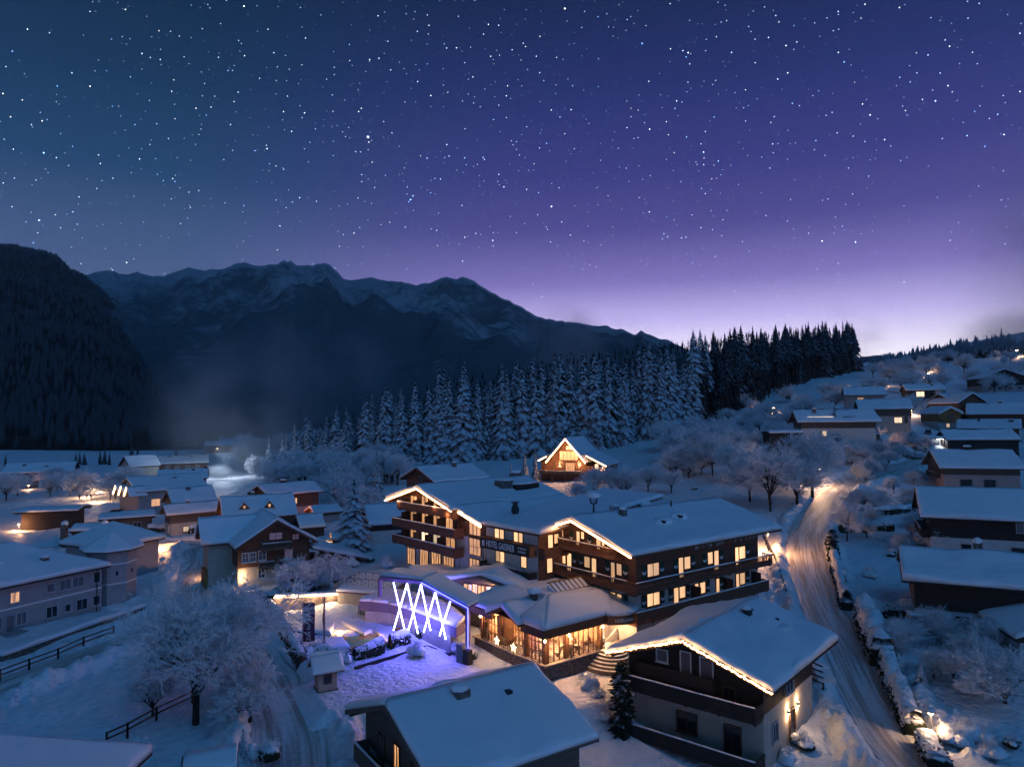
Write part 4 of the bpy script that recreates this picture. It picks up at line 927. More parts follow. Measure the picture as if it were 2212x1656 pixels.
# ------------------------------------------------------------------ wellness front with the blue light frame
A0 = Vector((-4.3, 70.6, 0)); WD = Vector((-.778, .628, 0)); WN = Vector((-.628, -.778, 0))
def on_frame(px, py, off=0.):
    r = ray(px, py); o = Vector((0, 0, CAM_H)); t = ((A0+WN*off-o).dot(WN))/r.dot(WN); return o+r*t
def b6(x, y): return ((1400+x/3.68)/1.85172, (2200+y/3.68)/1.85172)
def b2(x, y): return ((800+x/2.159)/1.85172, (2300+y/2.159)/1.85172)
lf = empty('light_frame', A0, 0, 'blue glowing zigzag light tubes standing before the wellness wing', 'light sculpture')
for p, q in (((640,470),(830,1280)),((840,490),(640,1175)),((840,490),(1000,1225)),((1045,505),(830,1280)),((1045,505),(1185,1180)),((1255,620),(1085,1205)),((1255,620),(1410,1310)),((1475,755),(1320,1255))):
    a = on_frame(*b6(*p), .35)-A0; b = on_frame(*b6(*q), .35)-A0
    MB().tube([a, b], .075, 6).build('light_tube', LED_BLUE, lf)
    c_ = (a+b)/2+WN*1.0; point('tube_light', (c_.x, c_.y, 4.2), 210, (.12, .08, 1.0), .6, lf)
wn = empty('steel_portal', A0, 0, 'dark steel portal with blue lit edge over the wellness terrace', 'portal')
pts = [on_frame(*b6(*p))-A0 for p in ((1735,1590),(1735,850),(1045,470),(440,410),(440,680))]
for i in range(4): MB().bar(pts[i], pts[i+1], .34, .34).build('beam', FASCIA, wn)
e = [on_frame(*b6(*p), .24)-A0 for p in ((1735,1590),(1735,850),(1045,470))]
for i in range(2): MB().tube([e[i], e[i+1]], .045, 6).build('edge_light', LED_DEEP, wn)
# snowy roof edge behind the portal, falling away to the back
tp = [on_frame(*b6(*p))-A0 for p in ((1735,830),(1045,440),(440,380))]; bk = Vector((.45, .9, 0))*3.2
snow_obj('portal_snow', [snow_patch_arrays(tp[1], tp[0], tp[0]+bk, tp[1]+bk, .3, (1, 1, 1, 0), 71), snow_patch_arrays(tp[2], tp[1], tp[1]+bk, tp[2]+bk, .3, (1, 0, 1, 1), 72)], wn)
for i in range(2): MB().add([tp[i+1], tp[i], tp[i]+bk, tp[i+1]+bk]+[v-Vector((0, 0, .2)) for v in (tp[i+1], tp[i], tp[i]+bk, tp[i+1]+bk)], [(0, 1, 2, 3), (7, 6, 5, 4), (0, 4, 5, 1), (2, 6, 7, 3), (1, 5, 6, 2), (3, 7, 4, 0)]).build('portal_roof', FASCIA, wn)
# curved wellness building: violet fascia band under a snowy flat roof
wb = empty('wellness_building', (0, 0, 0), 0, 'curved low wellness building with violet fascia behind the light tubes', 'building')
fp = [on_z(*b6(*p), 3.0) for p in ((75,760),(250,770),(500,800),(780,880),(1150,1020),(1500,1160))]
fp = [Vector((p.x, p.y, 0))+Vector((.35, .45, 0)) for p in fp]
back = [Vector((-5.0, 73.2, 0)), Vector((-6.5, 77.5, 0)), Vector((-9.5, 82, 0)), Vector((-15, 86, 0))]
ring = [(p.x, p.y) for p in fp]+[(p.x, p.y) for p in back]
MB().prism(ring, 'z', 2.0, 3.0).build('fascia', FASCIA, wb)
cen = Vector((sum(p[0] for p in ring)/len(ring), sum(p[1] for p in ring)/len(ring)))
MB().prism([(p[0]+(cen.x-p[0])*.12, p[1]+(cen.y-p[1])*.12) for p in ring], 'z', -.5, 1.99).build('wall', PLASTER_G, wb)
sp_ = []
for i in range(len(fp)-1):
    k = len(back)-1; t0, t1 = i/(len(fp)-1), (i+1)/(len(fp)-1)
    bp_ = [(lambda s: back[int(s)].lerp(back[min(int(s)+1, k)], s-int(s)))((1-t)*k) for t in (t0, t1)]
    sp_.append(snow_patch_arrays((fp[i].x, fp[i].y, 3.0), (fp[i+1].x, fp[i+1].y, 3.0), (bp_[1].x, bp_[1].y, 3.25), (bp_[0].x, bp_[0].y, 3.25), .32, (1, 0, 0, 0), 75, lump=.05))
snow_obj('roof_snow', sp_, wb)
q = [on_z(*b6(*p), 0.) for p in ((130,1060),(250,1085),(370,1110),(480,1130))]
sl_ = MB()
for i in range(16):
    p = q[0].lerp(q[3], i/15); sl_.box(p.x-.04, p.x+.04, p.y-.02, p.y+.06, .1, 2.0)
tag(sl_.build('screen_slats', TIMBER_B, wb), kind='stuff')
point('wellness_glow', (q[2].x+.8, q[2].y+.9, 1.3), 60, (1.0, .6, .2), .2, wb)
gl = empty('garden_wall', (0, 0, 0), 0, 'stone garden wall with a warm light strip under its snowy coping', 'wall')
w0 = on_z(*b2(640, 350), .2); w1 = on_z(*b2(1245, 330), 0.)
def wall_run(root, p, q, z0, z1, th, m, nm='wall'):
    d = (q-p); d.z = 0; n = Vector((-d.y, d.x, 0)).normalized()*th/2
    v = [p-n, q-n, q+n, p+n]; return MB().add([(a.x, a.y, z0) for a in v]+[(a.x, a.y, z1) for a in v], [(3, 2, 1, 0), (4, 5, 6, 7), (0, 1, 5, 4), (1, 2, 6, 5), (2, 3, 7, 6), (3, 0, 4, 7)]).build(nm, m, root)
gw = max(b0(w0.x, w0.y), b0(w1.x, w1.y)); wall_run(gl, w0, w1, -.6, gw+1.25, .4, STONEW)
d = (w1-w0).normalized(); n = Vector((-d.y, d.x, 0))
cp = [w0-n*.3, w1-n*.3, w1+n*.3, w0+n*.3]; snow_obj('coping_snow', [snow_patch_arrays(*[(c.x, c.y, gw+1.26) for c in cp], .3, (1, 1, 1, 1), 81)], gl)
MB().tube([(w0.x-n.x*.34, w0.y-n.y*.34, gw+1.16), (w1.x-n.x*.34, w1.y-n.y*.34, gw+1.16)], .045, 5).build('light_strip', LED_WARM, gl)
for t in (.08, .3, .55, .8): p = w0.lerp(w1, t); point('wall_strip_light', (p.x-n.x*.7, p.y-n.y*.7, gw+1.0), 130, (1.0, .66, .36), .3, gl)
# terrace block with a fence, left of the wellness roofs
tb = empty('terrace_block', (0, 0, 0), 0, 'snow covered terrace block with metal fence beside the wellness building', 'terrace')
flat_roof(tb, [(-21.5, 87.0), (-15.0, 85.0), (-13.5, 92.5), (-20.5, 96.0)], 2.9, 3.6, .35, 83, PLASTER_B, 'wall')
fe = MB(); rail(fe, (-20.6, 88.5), (-14.8, 86.6), 3.1, 1.0); rail(fe, (-19.8, 92.0), (-14.2, 90.0), 3.1, 1.0); rail(fe, (-20.6, 88.5), (-19.8, 92.0), 3.1, 1.0)
tag(fe.build('fence', METAL, tb), kind='stuff')
# ------------------------------------------------------------------ natural pool in the snow
WATER = mat('pool_water', (.05, .06, .03), .08, spec=.6)
pw_t = WATER.node_tree; pw_b = pw_t.nodes['Principled BSDF']; pw_n = N(pw_t, 'ShaderNodeTexNoise'); pw_n.inputs['Scale'].default_value = .35; pw_n.inputs['Detail'].default_value = 4
pw_tc = N(pw_t, 'ShaderNodeTexCoord'); pw_t.links.new(pw_tc.outputs['Object'], pw_n.inputs['Vector'])
pw_t.links.new(mixc(pw_t, maprange(pw_t, pw_n.outputs[0], .42, .52), (.45, .25, .06, 1), (.12, .34, .16, 1)), pw_b.inputs['Base Color'])  # amber and green glow of the pool lights put into the water colour
pw_w = N(pw_t, 'ShaderNodeTexNoise'); pw_w.inputs['Scale'].default_value = 5; pw_bp = N(pw_t, 'ShaderNodeBump'); pw_bp.inputs['Strength'].default_value = .12; pw_t.links.new(pw_tc.outputs['Object'], pw_w.inputs['Vector']); pw_t.links.new(pw_w.outputs[0], pw_bp.inputs['Height']); pw_t.links.new(pw_bp.outputs[0], pw_b.inputs['Normal'])
pool = [on_z(*b2(*p), .30) for p in ((950,545),(1090,560),(1150,470),(1230,430),(1420,530),(1480,500),(1640,570),(1580,625),(1380,660),(1250,640),(1050,610))]
tag(MB().add([(p.x, p.y, .30) for p in pool], [tuple(range(len(pool)))]).build('pool_water', WATER), kind='structure')
for p_, w in (((1195,497), 200), ((1540,560), 170)):
    p = on_z(*b2(*p_), .32); t = empty('pool_lamp', p, 0, 'warm lamp on the pool water, %s' % ('by the far bank' if w > 180 else 'by the right-hand bank'), 'lamp', 'pool lamps')
    MB().lathe([(.16, 0), (.16, .06), (.05, .1)], 10).build('bulb', BULB, t); point('pool_light', (0, 0, .35), w, (1.0, .5, .15), .1, t)
def snow_slab(name, px4, z, th, label, seed, cat='snow bank', lump=.05):
    t = empty(name, (0, 0, 0), 0, label, cat, 'snow laden decks round the pool')
    q = [on_z(*b2(*p), z) for p in px4]
    MB().prism([(p.x, p.y) for p in q], 'z', -.5, z-.01).build('deck', TIMBER_G, t)
    snow_obj('deck_snow', [snow_patch_arrays(*[(p.x, p.y, z) for p in q], th, (1, 1, 1, 1), seed, lump=lump, r=.35)], t)
snow_slab('pool_deck', ((890,660),(1300,640),(1230,555),(900,600)), .38, .42, 'deep snow on the pool deck below the banners', 91)
snow_slab('pool_deck', ((1420,525),(1490,490),(1340,395),(1220,420)), .38, .4, 'deep snow on the narrow deck along the far side of the pool', 92)
snow_slab('pool_deck', ((1620,590),(1790,545),(1640,470),(1495,485)), .36, .38, 'deep snow on the deck under the blue light tubes', 93)
snow_slab('pool_deck', ((800,480),(1130,520),(1165,450),(860,400)), .36, .42, 'snow drift on the lawn left of the pool', 94, lump=.15)
# banners
BAN = mat('plum_banner_cloth', (.15, .045, .11), .8); BAN2 = noisy('plum_and_rose_banner_cloth', (.36, .14, .2), (.16, .06, .13), 1.2)
def banner(px, py0, py1, label, m, w, ang, text=None):
    p = on_z(*b2(px, py1), .4); top = at_y(*b2(px, py0), p.y).z
    t = empty('banner', p, ang, label, 'banner', 'banners by the pool')
    MB().tube([(0, 0, -.5), (0, 0, top-p.z)], .045, 8).build('pole', STEEL, t)
    n = 12; hh = (top-p.z); z1, z0 = hh*.97, hh*.2; vs = []; s = SN(int(px))
    for i in range(n+1):
        z = z1+(z0-z1)*i/n; a = .1*math.sin(i*.7+px)
        vs += [(.06, 0, z), (.06+w*.5, .06*math.sin(i*.9), z), (.06+w, a*.6, z)]
    fs = [(i*3+k, i*3+k+1, i*3+k+4, i*3+k+3) for i in range(n) for k in (0, 1)]
    c_ = MB().add(vs, fs).build('cloth', m, t, True); so = c_.modifiers.new('thickness', 'SOLIDIFY'); so.thickness = .01
    if text: text_mesh(text, w*.5, WHITEL, c_, (.06+w*.5, -.09, (z1*.38+z0*.62)+.15), (math.pi/2, -math.pi/2, 0), .004)
banner(885, 225, 660, 'plum banner with handwritten white words on a pole', BAN, 1.15, math.radians(4), 'Zeit für mich')
banner(1078, 180, 670, 'rose printed banner turned edge on beside the plum one', BAN2, .95, math.radians(115))
# violet lit flat yard with dark kerb
yd = empty('snow_yard_kerb', (0, 0, 0), 0, 'dark kerb round the flat snow yard lit violet', 'kerb')
yq = [on_z(*b2(*p), .1) for p in ((1335,800),(1965,612),(2160,690))]
for i in range(2): wall_run(yd, yq[i], yq[i+1], -.3, .22, .18, mat('dark_kerb', (.03, .03, .035), .8), 'kerb_stone')
# wayside shrine hut
def shrine(px, py, label):
    p = on_z(*b2(px, py), -.2); t = empty('wayside_shrine', p, math.radians(28), label, 'shrine')
    b = MB().box(-.8, .8, -.8, .8, -.6, 2.1).build('body', PLASTER_P, t)
    for x0, x1, y0, y1 in ((-.35, .35, -.83, -.79), (.79, .83, -.35, .35)): MB().box(x0, x1, y0, y1, .9, 1.7).build('niche', DARKPANE, t)
    MB().box(-.9, .9, -.9, .9, -.6, .35).build('plinth', STONE, t)
    r = MB().prism([(-1.3, 2.0), (0, 2.9), (1.3, 2.0), (1.3, 1.9), (0, 2.75), (-1.3, 1.9)], 'x', -1.3, 1.3).build('roof', TIMBER, t)
    snow_obj('roof_snow', [snow_patch_arrays((-1.35, -1.35, 2.0), (1.35, -1.35, 2.0), (1.35, 0, 2.9), (-1.35, 0, 2.9), .5, (1, 1, 0, 1), 5, res=.25), snow_patch_arrays((-1.35, 0, 2.9), (1.35, 0, 2.9), (1.35, 1.35, 2.0), (-1.35, 1.35, 2.0), .5, (0, 1, 1, 1), 6, res=.25)], r)
shrine(1085, 1000, 'pink wayside shrine with thick snow hood at the road bend')
# ------------------------------------------------------------------ houses in the foreground
g = House('foreground_house', 'house with broad plain snowy roof and small chimney in the front centre', (-3.4, 49.9), 33.9, 6.0, 6.9, 3.3, 5.9, -3.2, (1.2, .9), (1.0, 1.0), .5, .6, PLASTER, TIMBER_G, TIMBER_G, seed=101, lump=.05)
g.chimney(-1.1, -1.3, 1.0, .8, .35, STONE, .4); snow_blob('snow_hump', (-.5, 1.5, g.top(1.5)+.42), 1.1, .6, .12, g.roof, 8, 14, SNOW_ROOF)
g.chimney(2.2, -2.0, .45, .45, .05, METAL, .0, nm='vent')
g.window('-x', .2, 1.0, .9, 2.4, LIT2, BROWN, mull=1); g.window('-x', -2.6, -1.6, .5, 2.1, DIMPANE, BROWN, mull=1); g.window('-x', 2.6, 3.6, .7, 2.1, DIMPANE, BROWN, mull=1)
g.balcony('-x', -2.5, 5.2, .2, 1.2, 1.0, TIMBER_G); MB().tube([(-5.1, -5.8, -3), (-5.1, -5.8, 4.6)], .07, 6).build('corner_post', TIMBER_G, g.root)
hh = House('chalet_with_light_string', 'dark three storey chalet with light string along its gable beside the road', (17.7, 60.9), 49.5, 7.5, 6.9, 4.9, 7.2, -3.9, (1.7, 2.6), (1.4, 1.2), .55, 1.9, PLASTER_B, TIMBER_B, TIMBER_B, seed=111, lump=.09)
for r_ in ((2.19,3.08,4.1,4.95),(-1.65,-.7,3.6,5.1)): hh.window('-x', *r_, DIMPANE, WHITE, mull=0, fr=.1)
hh.window('-x', .18, .97, 3.2, 5.2, DIMPANE, WHITE, mull=0, sill=False, name='balcony_door')
for r_ in ((-.46,1.33,1.95+.6,3.4-.2),(-3.36,-2.53,2.3,3.3)): hh.window('-x', *r_, DARKPANE, BROWN, mull=1)
hh.window('-x', -.21, 1.38, -.9, .5, DARKPANE, BROWN, mull=1); hh.window('-x', -3.74, -2.55, -1.65, .5, DARKPANE, BROWN, mull=1, sill=False, name='terrace_door')
hh.window('-y', -1.19, .1, 2.1, 3.2, DARKPANE, GREY, mull=1); hh.window('-y', -4.2, -3.3, -.6, .7, DARKPANE, GREY, mull=1); hh.window('-y', -.66, .36, -1.5, .6, DARKPANE, BROWN, mull=0, sill=False, name='door')
hh.shutter('-y', -1.75, -1.25, 2.05, 3.25, TIMBER_G, False); hh.shutter('-y', .2, .7, 2.05, 3.25, TIMBER_G, False)
hh.balcony('-x', hh.fy0, 5.6, 1.95, 1.6, .95, TIMBER_B, wrap0=True); hh.balcony('-x', hh.fy0, 5.6, -1.75, 1.8, .95, TIMBER_B); hh.balcony('-x', -2.0, 4.5, 3.1, .9, .8, TIMBER_B, snow=False)
hh.wall_lamp('-y', -1.0, .65, 55); hh.wall_lamp('-y', 1.1, .65, 55)
MB().box(-7.3, -6.9, 5.2, 5.6, -2, 5).build('corner_post', TIMBER_B, hh.root)
fs_ = MB(); rr = random.Random(3)
for sg in (-1, 1):
    for i in range(110):
        t = (i+rr.random())/110; y = sg*hh.W*t; z = hh.top(abs(y))+.02-rr.random()*.14; x = -hh.L-.09-rr.random()*.05
        a = .05+.04*rr.random(); fs_.add([(x-a, y, z), (x, y-a, z), (x, y, z+a), (x+a, y, z), (x, y+a, z), (x, y, z-a)], [(0, 1, 2), (1, 3, 2), (3, 4, 2), (4, 0, 2), (1, 0, 5), (3, 1, 5), (4, 3, 5), (0, 4, 5)])
tag(fs_.build('light_string', mat('fairy_light', (1, .7, .4), .5, emit=(1.0, .50, .20), estr=14.), hh.roof), kind='stuff')
for t in (.15, .4, .65, .9):
    for sg in (-1, 1): point('string_light', (-hh.L-.35, sg*hh.W*t, hh.top(hh.W*t)+.05), 9, (1.0, .55, .25), .2, hh.roof)
hh.chimney(1.6, -1.4, .6, .6, .5, METAL, .3, True); hh.chimney(4.0, -3.0, .3, .3, .1, METAL, 0, nm='vent'); snow_blob('snow_hump', (3.2, -3.6, hh.top(3.6)+.4), 1.2, .9, .22, hh.roof, 18, 14, SNOW_ROOF); snow_blob('snow_hump', (-2.6, .6, hh.top(.6)+.42), .8, .6, .25, hh.roof, 19, 14, SNOW_ROOF)
# ------------------------------------------------------------------ chalet on the left with carved balconies
ci = House('carved_chalet', 'old chalet with carved balconies, white ground floor and cross gable roof', (-36.0, 105.4), 120.3, 5.9, 5.6, 6.5, 10.0, -.3, (1.2, 1.0), (.9, .6), .45, 3.2, PLASTER_B, TIMBER, TIMBER, seed=121)
for r_, p_ in (((-.88,.85,6.75,7.65),LITV),((-3.21,-2.34,6.5,7.2),LITV),((1.33,2.25,4.1,5.3),DIMPANE),((-2.25,-1.34,3.96,5.24),LITV),((3.69,4.45,4.0,5.19),DIMPANE),((2.7,3.4,4.0,5.19),DIMPANE),((1.46,2.33,1.61,2.9),DARKPANE),((.96,1.64,-.1,.35),DARKPANE)):
    ci.window('-x', *r_, p_, WHITE if r_[2] < 6 else BROWN, mull=1, bars=1)
ci.window('-x', 2.41, 3.28, -.5, .5, DARKPANE, WHITE, mull=0)
ci.balcony('-x', -2.1, 2.0, 5.6, 1.0, .8, TIMBER_G, 'balusters'); ci.balcony('-x', .34, 2.39, 3.1, .9, .8, TIMBER_G, 'balusters'); ci.balcony('-x', -2.51, -.45, 3.1, .9, .8, TIMBER_G, 'balusters')
ci.wall_lamp('-x', 4.55, 2.0, 90, d=.5)
# cross gable wing to the left (local +y)
zr_, zt_ = ci.zr-.35, ci.ze+.25
cw = MB().prism([(-.2, -2), (5.4, -2), (5.4, zt_-.9), (2.6, zr_-.75), (-.2, zt_-.9)], 'y', 1.5, 8.2).build('wing_wall', PLASTER_B, ci.root)
MB().prism([(-.9, zt_-.55), (2.6, zr_-.45), (6.1, zt_-.55), (6.1, zt_-.75), (2.6, zr_-.65), (-.9, zt_-.75)], 'y', .4, 9.2).build('wing_roof', TIMBER, ci.root)
snow_obj('wing_snow', [snow_patch_arrays((-.95, 9.3, zt_-.55), (-.95, 2.0, zt_-.55), (2.6, .2, zr_-.45), (2.6, 9.3, zr_-.45), .42, (1, 0, 0, 1), 124), snow_patch_arrays((2.6, 9.3, zr_-.45), (2.6, .2, zr_-.45), (6.15, 2.0, zt_-.55), (6.15, 9.3, zt_-.55), .42, (0, 0, 1, 1), 125)], ci.root)
MB().box(-.1, 4.2, 6.0, 8.6, -2, 2.6).build('porch', TIMBER_Y, ci.root)
# lean-to barn on the right-hand side (local -y)
MB().box(-4.5, 4.5, -12.5, -5.1, -2, 3.0).build('barn_wall', TIMBER_R, ci.root)
MB().prism([(-4.9, 5.4), (-13.6, 2.9), (-13.6, 2.7), (-4.9, 5.2)], 'x', -5.6, 5.0).build('barn_roof', TIMBER, ci.root)
snow_obj('barn_snow', [snow_patch_arrays((-5.7, -13.7, 2.9), (5.1, -13.7, 2.9), (5.1, -5.0, 5.38), (-5.7, -5.0, 5.38), .4, (1, 1, 0, 1), 127)], ci.root)
# ------------------------------------------------------------------ pale block on the left with hipped roofs
def hip_roof(root, x0, x1, y0, y1, z, h, ov, thick, seed, m=TIMBER_B, ridge_x=True):
    a = (x0-ov, y0-ov); b = (x1+ov, y1+ov); w = min(b[0]-a[0], b[1]-a[1])/2
    if (b[0]-a[0]) >= (b[1]-a[1]): r0 = (a[0]+w, (a[1]+b[1])/2); r1 = (b[0]-w, (a[1]+b[1])/2)
    else: r0 = ((a[0]+b[0])/2, a[1]+w); r1 = ((a[0]+b[0])/2, b[1]-w)
    long_x = (b[0]-a[0]) >= (b[1]-a[1])
    c = [(a[0], a[1], z), (b[0], a[1], z), (b[0], b[1], z), (a[0], b[1], z)]; R0 = (*r0, z+h); R1 = (*r1, z+h)
    mb = MB().box(a[0], b[0], a[1], b[1], z-.2, z-.001)
    mb.add(c+[R0, R1], [(0, 1, 5, 4), (1, 2, 5), (2, 3, 4, 5), (3, 0, 4)] if long_x else [(0, 1, 4), (1, 2, 5, 4), (2, 3, 5), (3, 0, 4, 5)])
    rf = mb.build('roof', m, root)
    q = [(c[0], c[1], R1, R0), (c[1], c[2], R1, R1), (c[2], c[3], R0, R1), (c[3], c[0], R0, R0)] if long_x else [(c[0], c[1], R0, R0), (c[1], c[2], R1, R0), (c[2], c[3], R1, R1), (c[3], c[0], R0, R1)]
    snow_obj('roof_snow', [snow_patch_arrays(*p, thick, (1, 0, 0, 0), seed, lump=.05) for p in q], rf)
    return rf
J = empty('pale_block', (-51.6, 92.0, 0), math.radians(64.2), 'long pale grey house with hipped snowy roofs and round corner tower on the left', 'house')
jf = Face(J, 0., fx0=-24, fx1=0, fy0=0., fy1=12)
MB().box(-24, -1.2, 0, 14, -1.5, 5.3).build('wall', PLASTER_G, J)
MB().box(-24.01, -1.19, -.03, -.001, 2.6, 2.8).build('string_course', WHITE, J)
hip_roof(J, -24, -1.2, 0, 14, 5.35, 3.2, .7, .5, 131)
tc_ = (2.0, 2.7, 0)
tw = MB().lathe([(2.95, -1.5), (2.95, 6.75)], 8, tc_).build('tower_wall', PLASTER_G, J)
for z in (2.6, 5.1): MB().lathe([(2.97, z), (2.99, z+.01), (2.99, z+.17), (2.97, z+.18)], 8, tc_).build('string_course', WHITE, J)
rf = MB().lathe([(3.7, 6.75), (3.7, 6.9), (.05, 8.6)], 8, tc_).build('tower_roof', TIMBER_B, J)
tsn = MB().lathe([(3.72, 6.9), (3.85, 7.05), (3.8, 7.28), (3.5, 7.45), (1.8, 8.3), (.6, 8.9), (.05, 9.05)], 8, tc_).build('tower_snow', SNOW_ROOF, rf)
for a_ in (-100, -55): MB().box(-.14, .14, -.03, .03, -.25, .25).build('slit_window', DARKPANE, J).matrix_local = Matrix.Translation((tc_[0]+2.74*math.cos(math.radians(a_-12.5)), tc_[1]+2.74*math.sin(math.radians(a_-12.5)), 4.0))@Matrix.Rotation(math.radians(a_-12.5+90), 4, 'Z')
MB().box(8.0, 17, 13, 22, -1.5, 5.0).build('rear_wall', PLASTER_G, J); hip_roof(J, 8.0, 17, 13, 22, 5.1, 2.6, .7, .5, 133)
for a0, a1, z0, z1, p_ in ((-2.3,-1.5,3.5,4.7,DARKPANE),(-4.9,-3.6,3.5,4.6,DIMPANE),(-6.5,-5.2,3.5,4.6,DIMPANE),(-8.0,-7.2,3.6,4.5,DIMPANE),(-12.0,-11.1,3.3,4.4,LIT2),(-2.3,-1.5,.7,1.8,DARKPANE),(-4.4,-3.1,.6,1.8,DARKPANE),(-5.8,-5.2,.8,1.6,DARKPANE),(-8.0,-6.8,.6,1.8,DARKPANE),(-11.3,-10.3,.7,1.9,DIMPANE),(-13.8,-12.9,.7,1.9,DIMPANE)):
    jf.window('-y', a0, a1, z0, z1, p_, GREY, mull=1 if a1-a0 > .9 else 0, fr=.12)
jf.window('-y', -12.4, -11.6, -.2, 1.9, DIMPANE, GREY, mull=0, sill=False, name='door'); MB().box(-13.2, -10.9, -1.8, -.05, -1, .15).build('porch_step', PLASTER_G, J)
MB().tube([(-1.9, -.12, -1), (-1.9, -.12, 5.0)], .06, 6).build('downpipe', METAL, J)
for x, y in ((-7.0, 2.2), (-11.5, 3.2)):
    c_ = MB().box(x-.4, x+.4, y-.3, y+.3, 6.0, 7.4).build('chimney', STONE, J); snow_blob('snow_cap', (x, y, 7.4), .5, .42, .3, c_, 4)
lw = empty('retaining_wall', (0, 0, 0), 0, 'low stone wall with snow cap along the side lane', 'wall')
p, q = on_z(*((0+0)/1.85172 if 0 else 1, (2300+770/2.159)/1.85172), -.3), on_z((0+1240/2.159)/1.85172, (2300+310/2.159)/1.85172, -.1)
wall_run(lw, p, q, -1.5, .55, .5, STONE); d = (q-p).normalized(); n = Vector((-d.y, d.x, 0))*.4
snow_obj('wall_snow', [snow_patch_arrays(*[(c.x, c.y, .56) for c in (p-n, q-n, q+n, p+n)], .4, (1, 1, 1, 1), 137)], lw)
K = empty('corner_house', (-32.2, 39.5, -1.3), 0, 'snowy hipped roof cut by the lower left corner of the view', 'house')
MB().box(-9, 8.5, -5.5, 5.5, -3, 4.2).build('wall', PLASTER_B, K); hip_roof(K, -9, 8.5, -5.5, 5.5, 4.3, 3.4, .8, .55, 141)
# ------------------------------------------------------------------ houses further back (c, yaw, L, W, ze, zr, ground)
def wins(h, face, rows, n, a0, a1, w, hgt, lit=(), frame=BROWN, dark=DARKPANE, litm=LIT):
    k = 0
    for z in rows:
        for i in range(n):
            a = a0+(a1-a0)*(i+.5)/n; h.window(face, a-w/2, a+w/2, z, z+hgt, litm if k in lit else dark, frame, mull=1, fr=.1, sill=False); k += 1
L_ = House('hillside_chalet', 'steep roofed chalet on stilts outlined in warm lights below the forest', (18.5, 211.1), 66.2, 8.7, 6.0, 10.7, 17.4, 5.0, (2.5, .6), (.9, .9), .45, 7.0, TIMBER, TIMBER, TIMBER, 'chalet', seed=151)
L_.window('-x', -3.0, 2.6, 10.8, 13.3, LIT2, TIMBER_R, mull=4, sill=False); L_.window('-x', -1.4, .6, 13.7, 14.8, LITW, TIMBER_R, mull=1, sill=False); L_.window('-x', -1.9, .8, 7.6, 10.0, LIT2, TIMBER_R, mull=3, sill=False, name='terrace_door')
for a in (2.6, -3.4): L_.wall_lamp('-x', a, 9.5, 160)
L_.rake_lights(-1, .14, glow=420); L_.balcony('-x', -4.5, 8.4, 7.2, 2.6, .6, TIMBER_G)
for y in (-4, 0, 4, 8):
    MB().bar((L_.fx0-2.3, y, -1), (L_.fx0-2.0, y+.6, 2.0), .35).build('stilt', TIMBER, L_.root)
for sg, yo in ((-1, 11.5), (1, 9.0)):       # side roofs at a flatter pitch
    z1_, z0_ = 12.6-5, 12.6-5-(yo-4.6)*.48
    MB().prism([(sg*4.4, z1_), (sg*yo, z0_), (sg*yo, z0_-.2), (sg*4.4, z1_-.2)], 'x', -7.0, 7.5).build('side_roof', TIMBER_R, L_.root)
    pts_ = [(-7.1, sg*yo, z0_), (7.6, sg*yo, z0_), (7.6, sg*4.6, z1_), (-7.1, sg*4.6, z1_)]; 
    if sg > 0: pts_ = [pts_[3], pts_[2], pts_[1], pts_[0]]
    snow_obj('side_snow', [snow_patch_arrays(*pts_, .45, (1, 1, 1, 1), 155)], L_.root)
    MB().tube([(-7.15, sg*(5.6 if sg < 0 else 6.4), z1_-.05-((5.6 if sg < 0 else 6.4)-4.6)*.48), (-7.15, sg*yo, z0_-.05)], .13, 5).build('light_strip', LED_WARM, L_.root)
    MB().box(-6.3, 7, min(sg*4.9, sg*(yo-.6)), max(sg*4.9, sg*(yo-.6)), -2, z0_-.1).build('side_wall', TIMBER_R, L_.root)
sv = L_.fx0; L_.fx0 = -6.32; L_.window('-x', -9.0, -8.0, 8.3, 9.8, LITW, BROWN, mull=0); L_.wall_lamp('-x', -10.2, 8.9, 160); L_.fx0 = sv
m_ = House('house_behind_hotel', 'house with snowy roof and rosy lit gable just behind the rear wing', (-13.4, 140.8), 38.3, 6.5, 6.4, 12.0, 14.4, 4.5, (1.2, .8), (.8, .8), .4, 9.0, PLASTER_P, TIMBER_R, TIMBER_R, seed=161)
m_.window('-x', -.4, .5, 11.0, 12.6, DIMPANE, TIMBER_R, mull=1); m_.chimney(1.5, -1, .8, .7, .6, STONE, .3)
n_ = House('red_chalet', 'reddish chalet with lit window and chimney beside the wood', (-52.4, 164.9), 45.9, 6.9, 4.8, 7.0, 8.9, 1.0, (1.0, .9), (.7, .7), .4, 3.6, PLASTER_P, TIMBER_R, TIMBER_R, seed=171)
n_.window('-y', -.4, .5, 4.4, 5.6, LIT, BROWN, mull=1, bars=1); n_.chimney(-.6, .2, 1.4, .8, .6, TIMBER_B, .3)
ng = House('rosy_garage', 'small rosy garage with snowy gable beside the reddish chalet', (-40.5, 153.), 35, 3.2, 3.0, 4.2, 5.2, .8, (.6, .6), (.5, .5), .4, 3.2, PLASTER_P, TIMBER_R, TIMBER_R, 'garage', seed=173)
o_ = House('dormer_house', 'house with steep snowy roof and two small gable dormers', (-50.3, 140.5), 29.5, 6.9, 4.8, 5.3, 8.9, 0., (.6, .6), (.5, .5), .4, 2.8, PLASTER_B, TIMBER_R, TIMBER_R, seed=181)
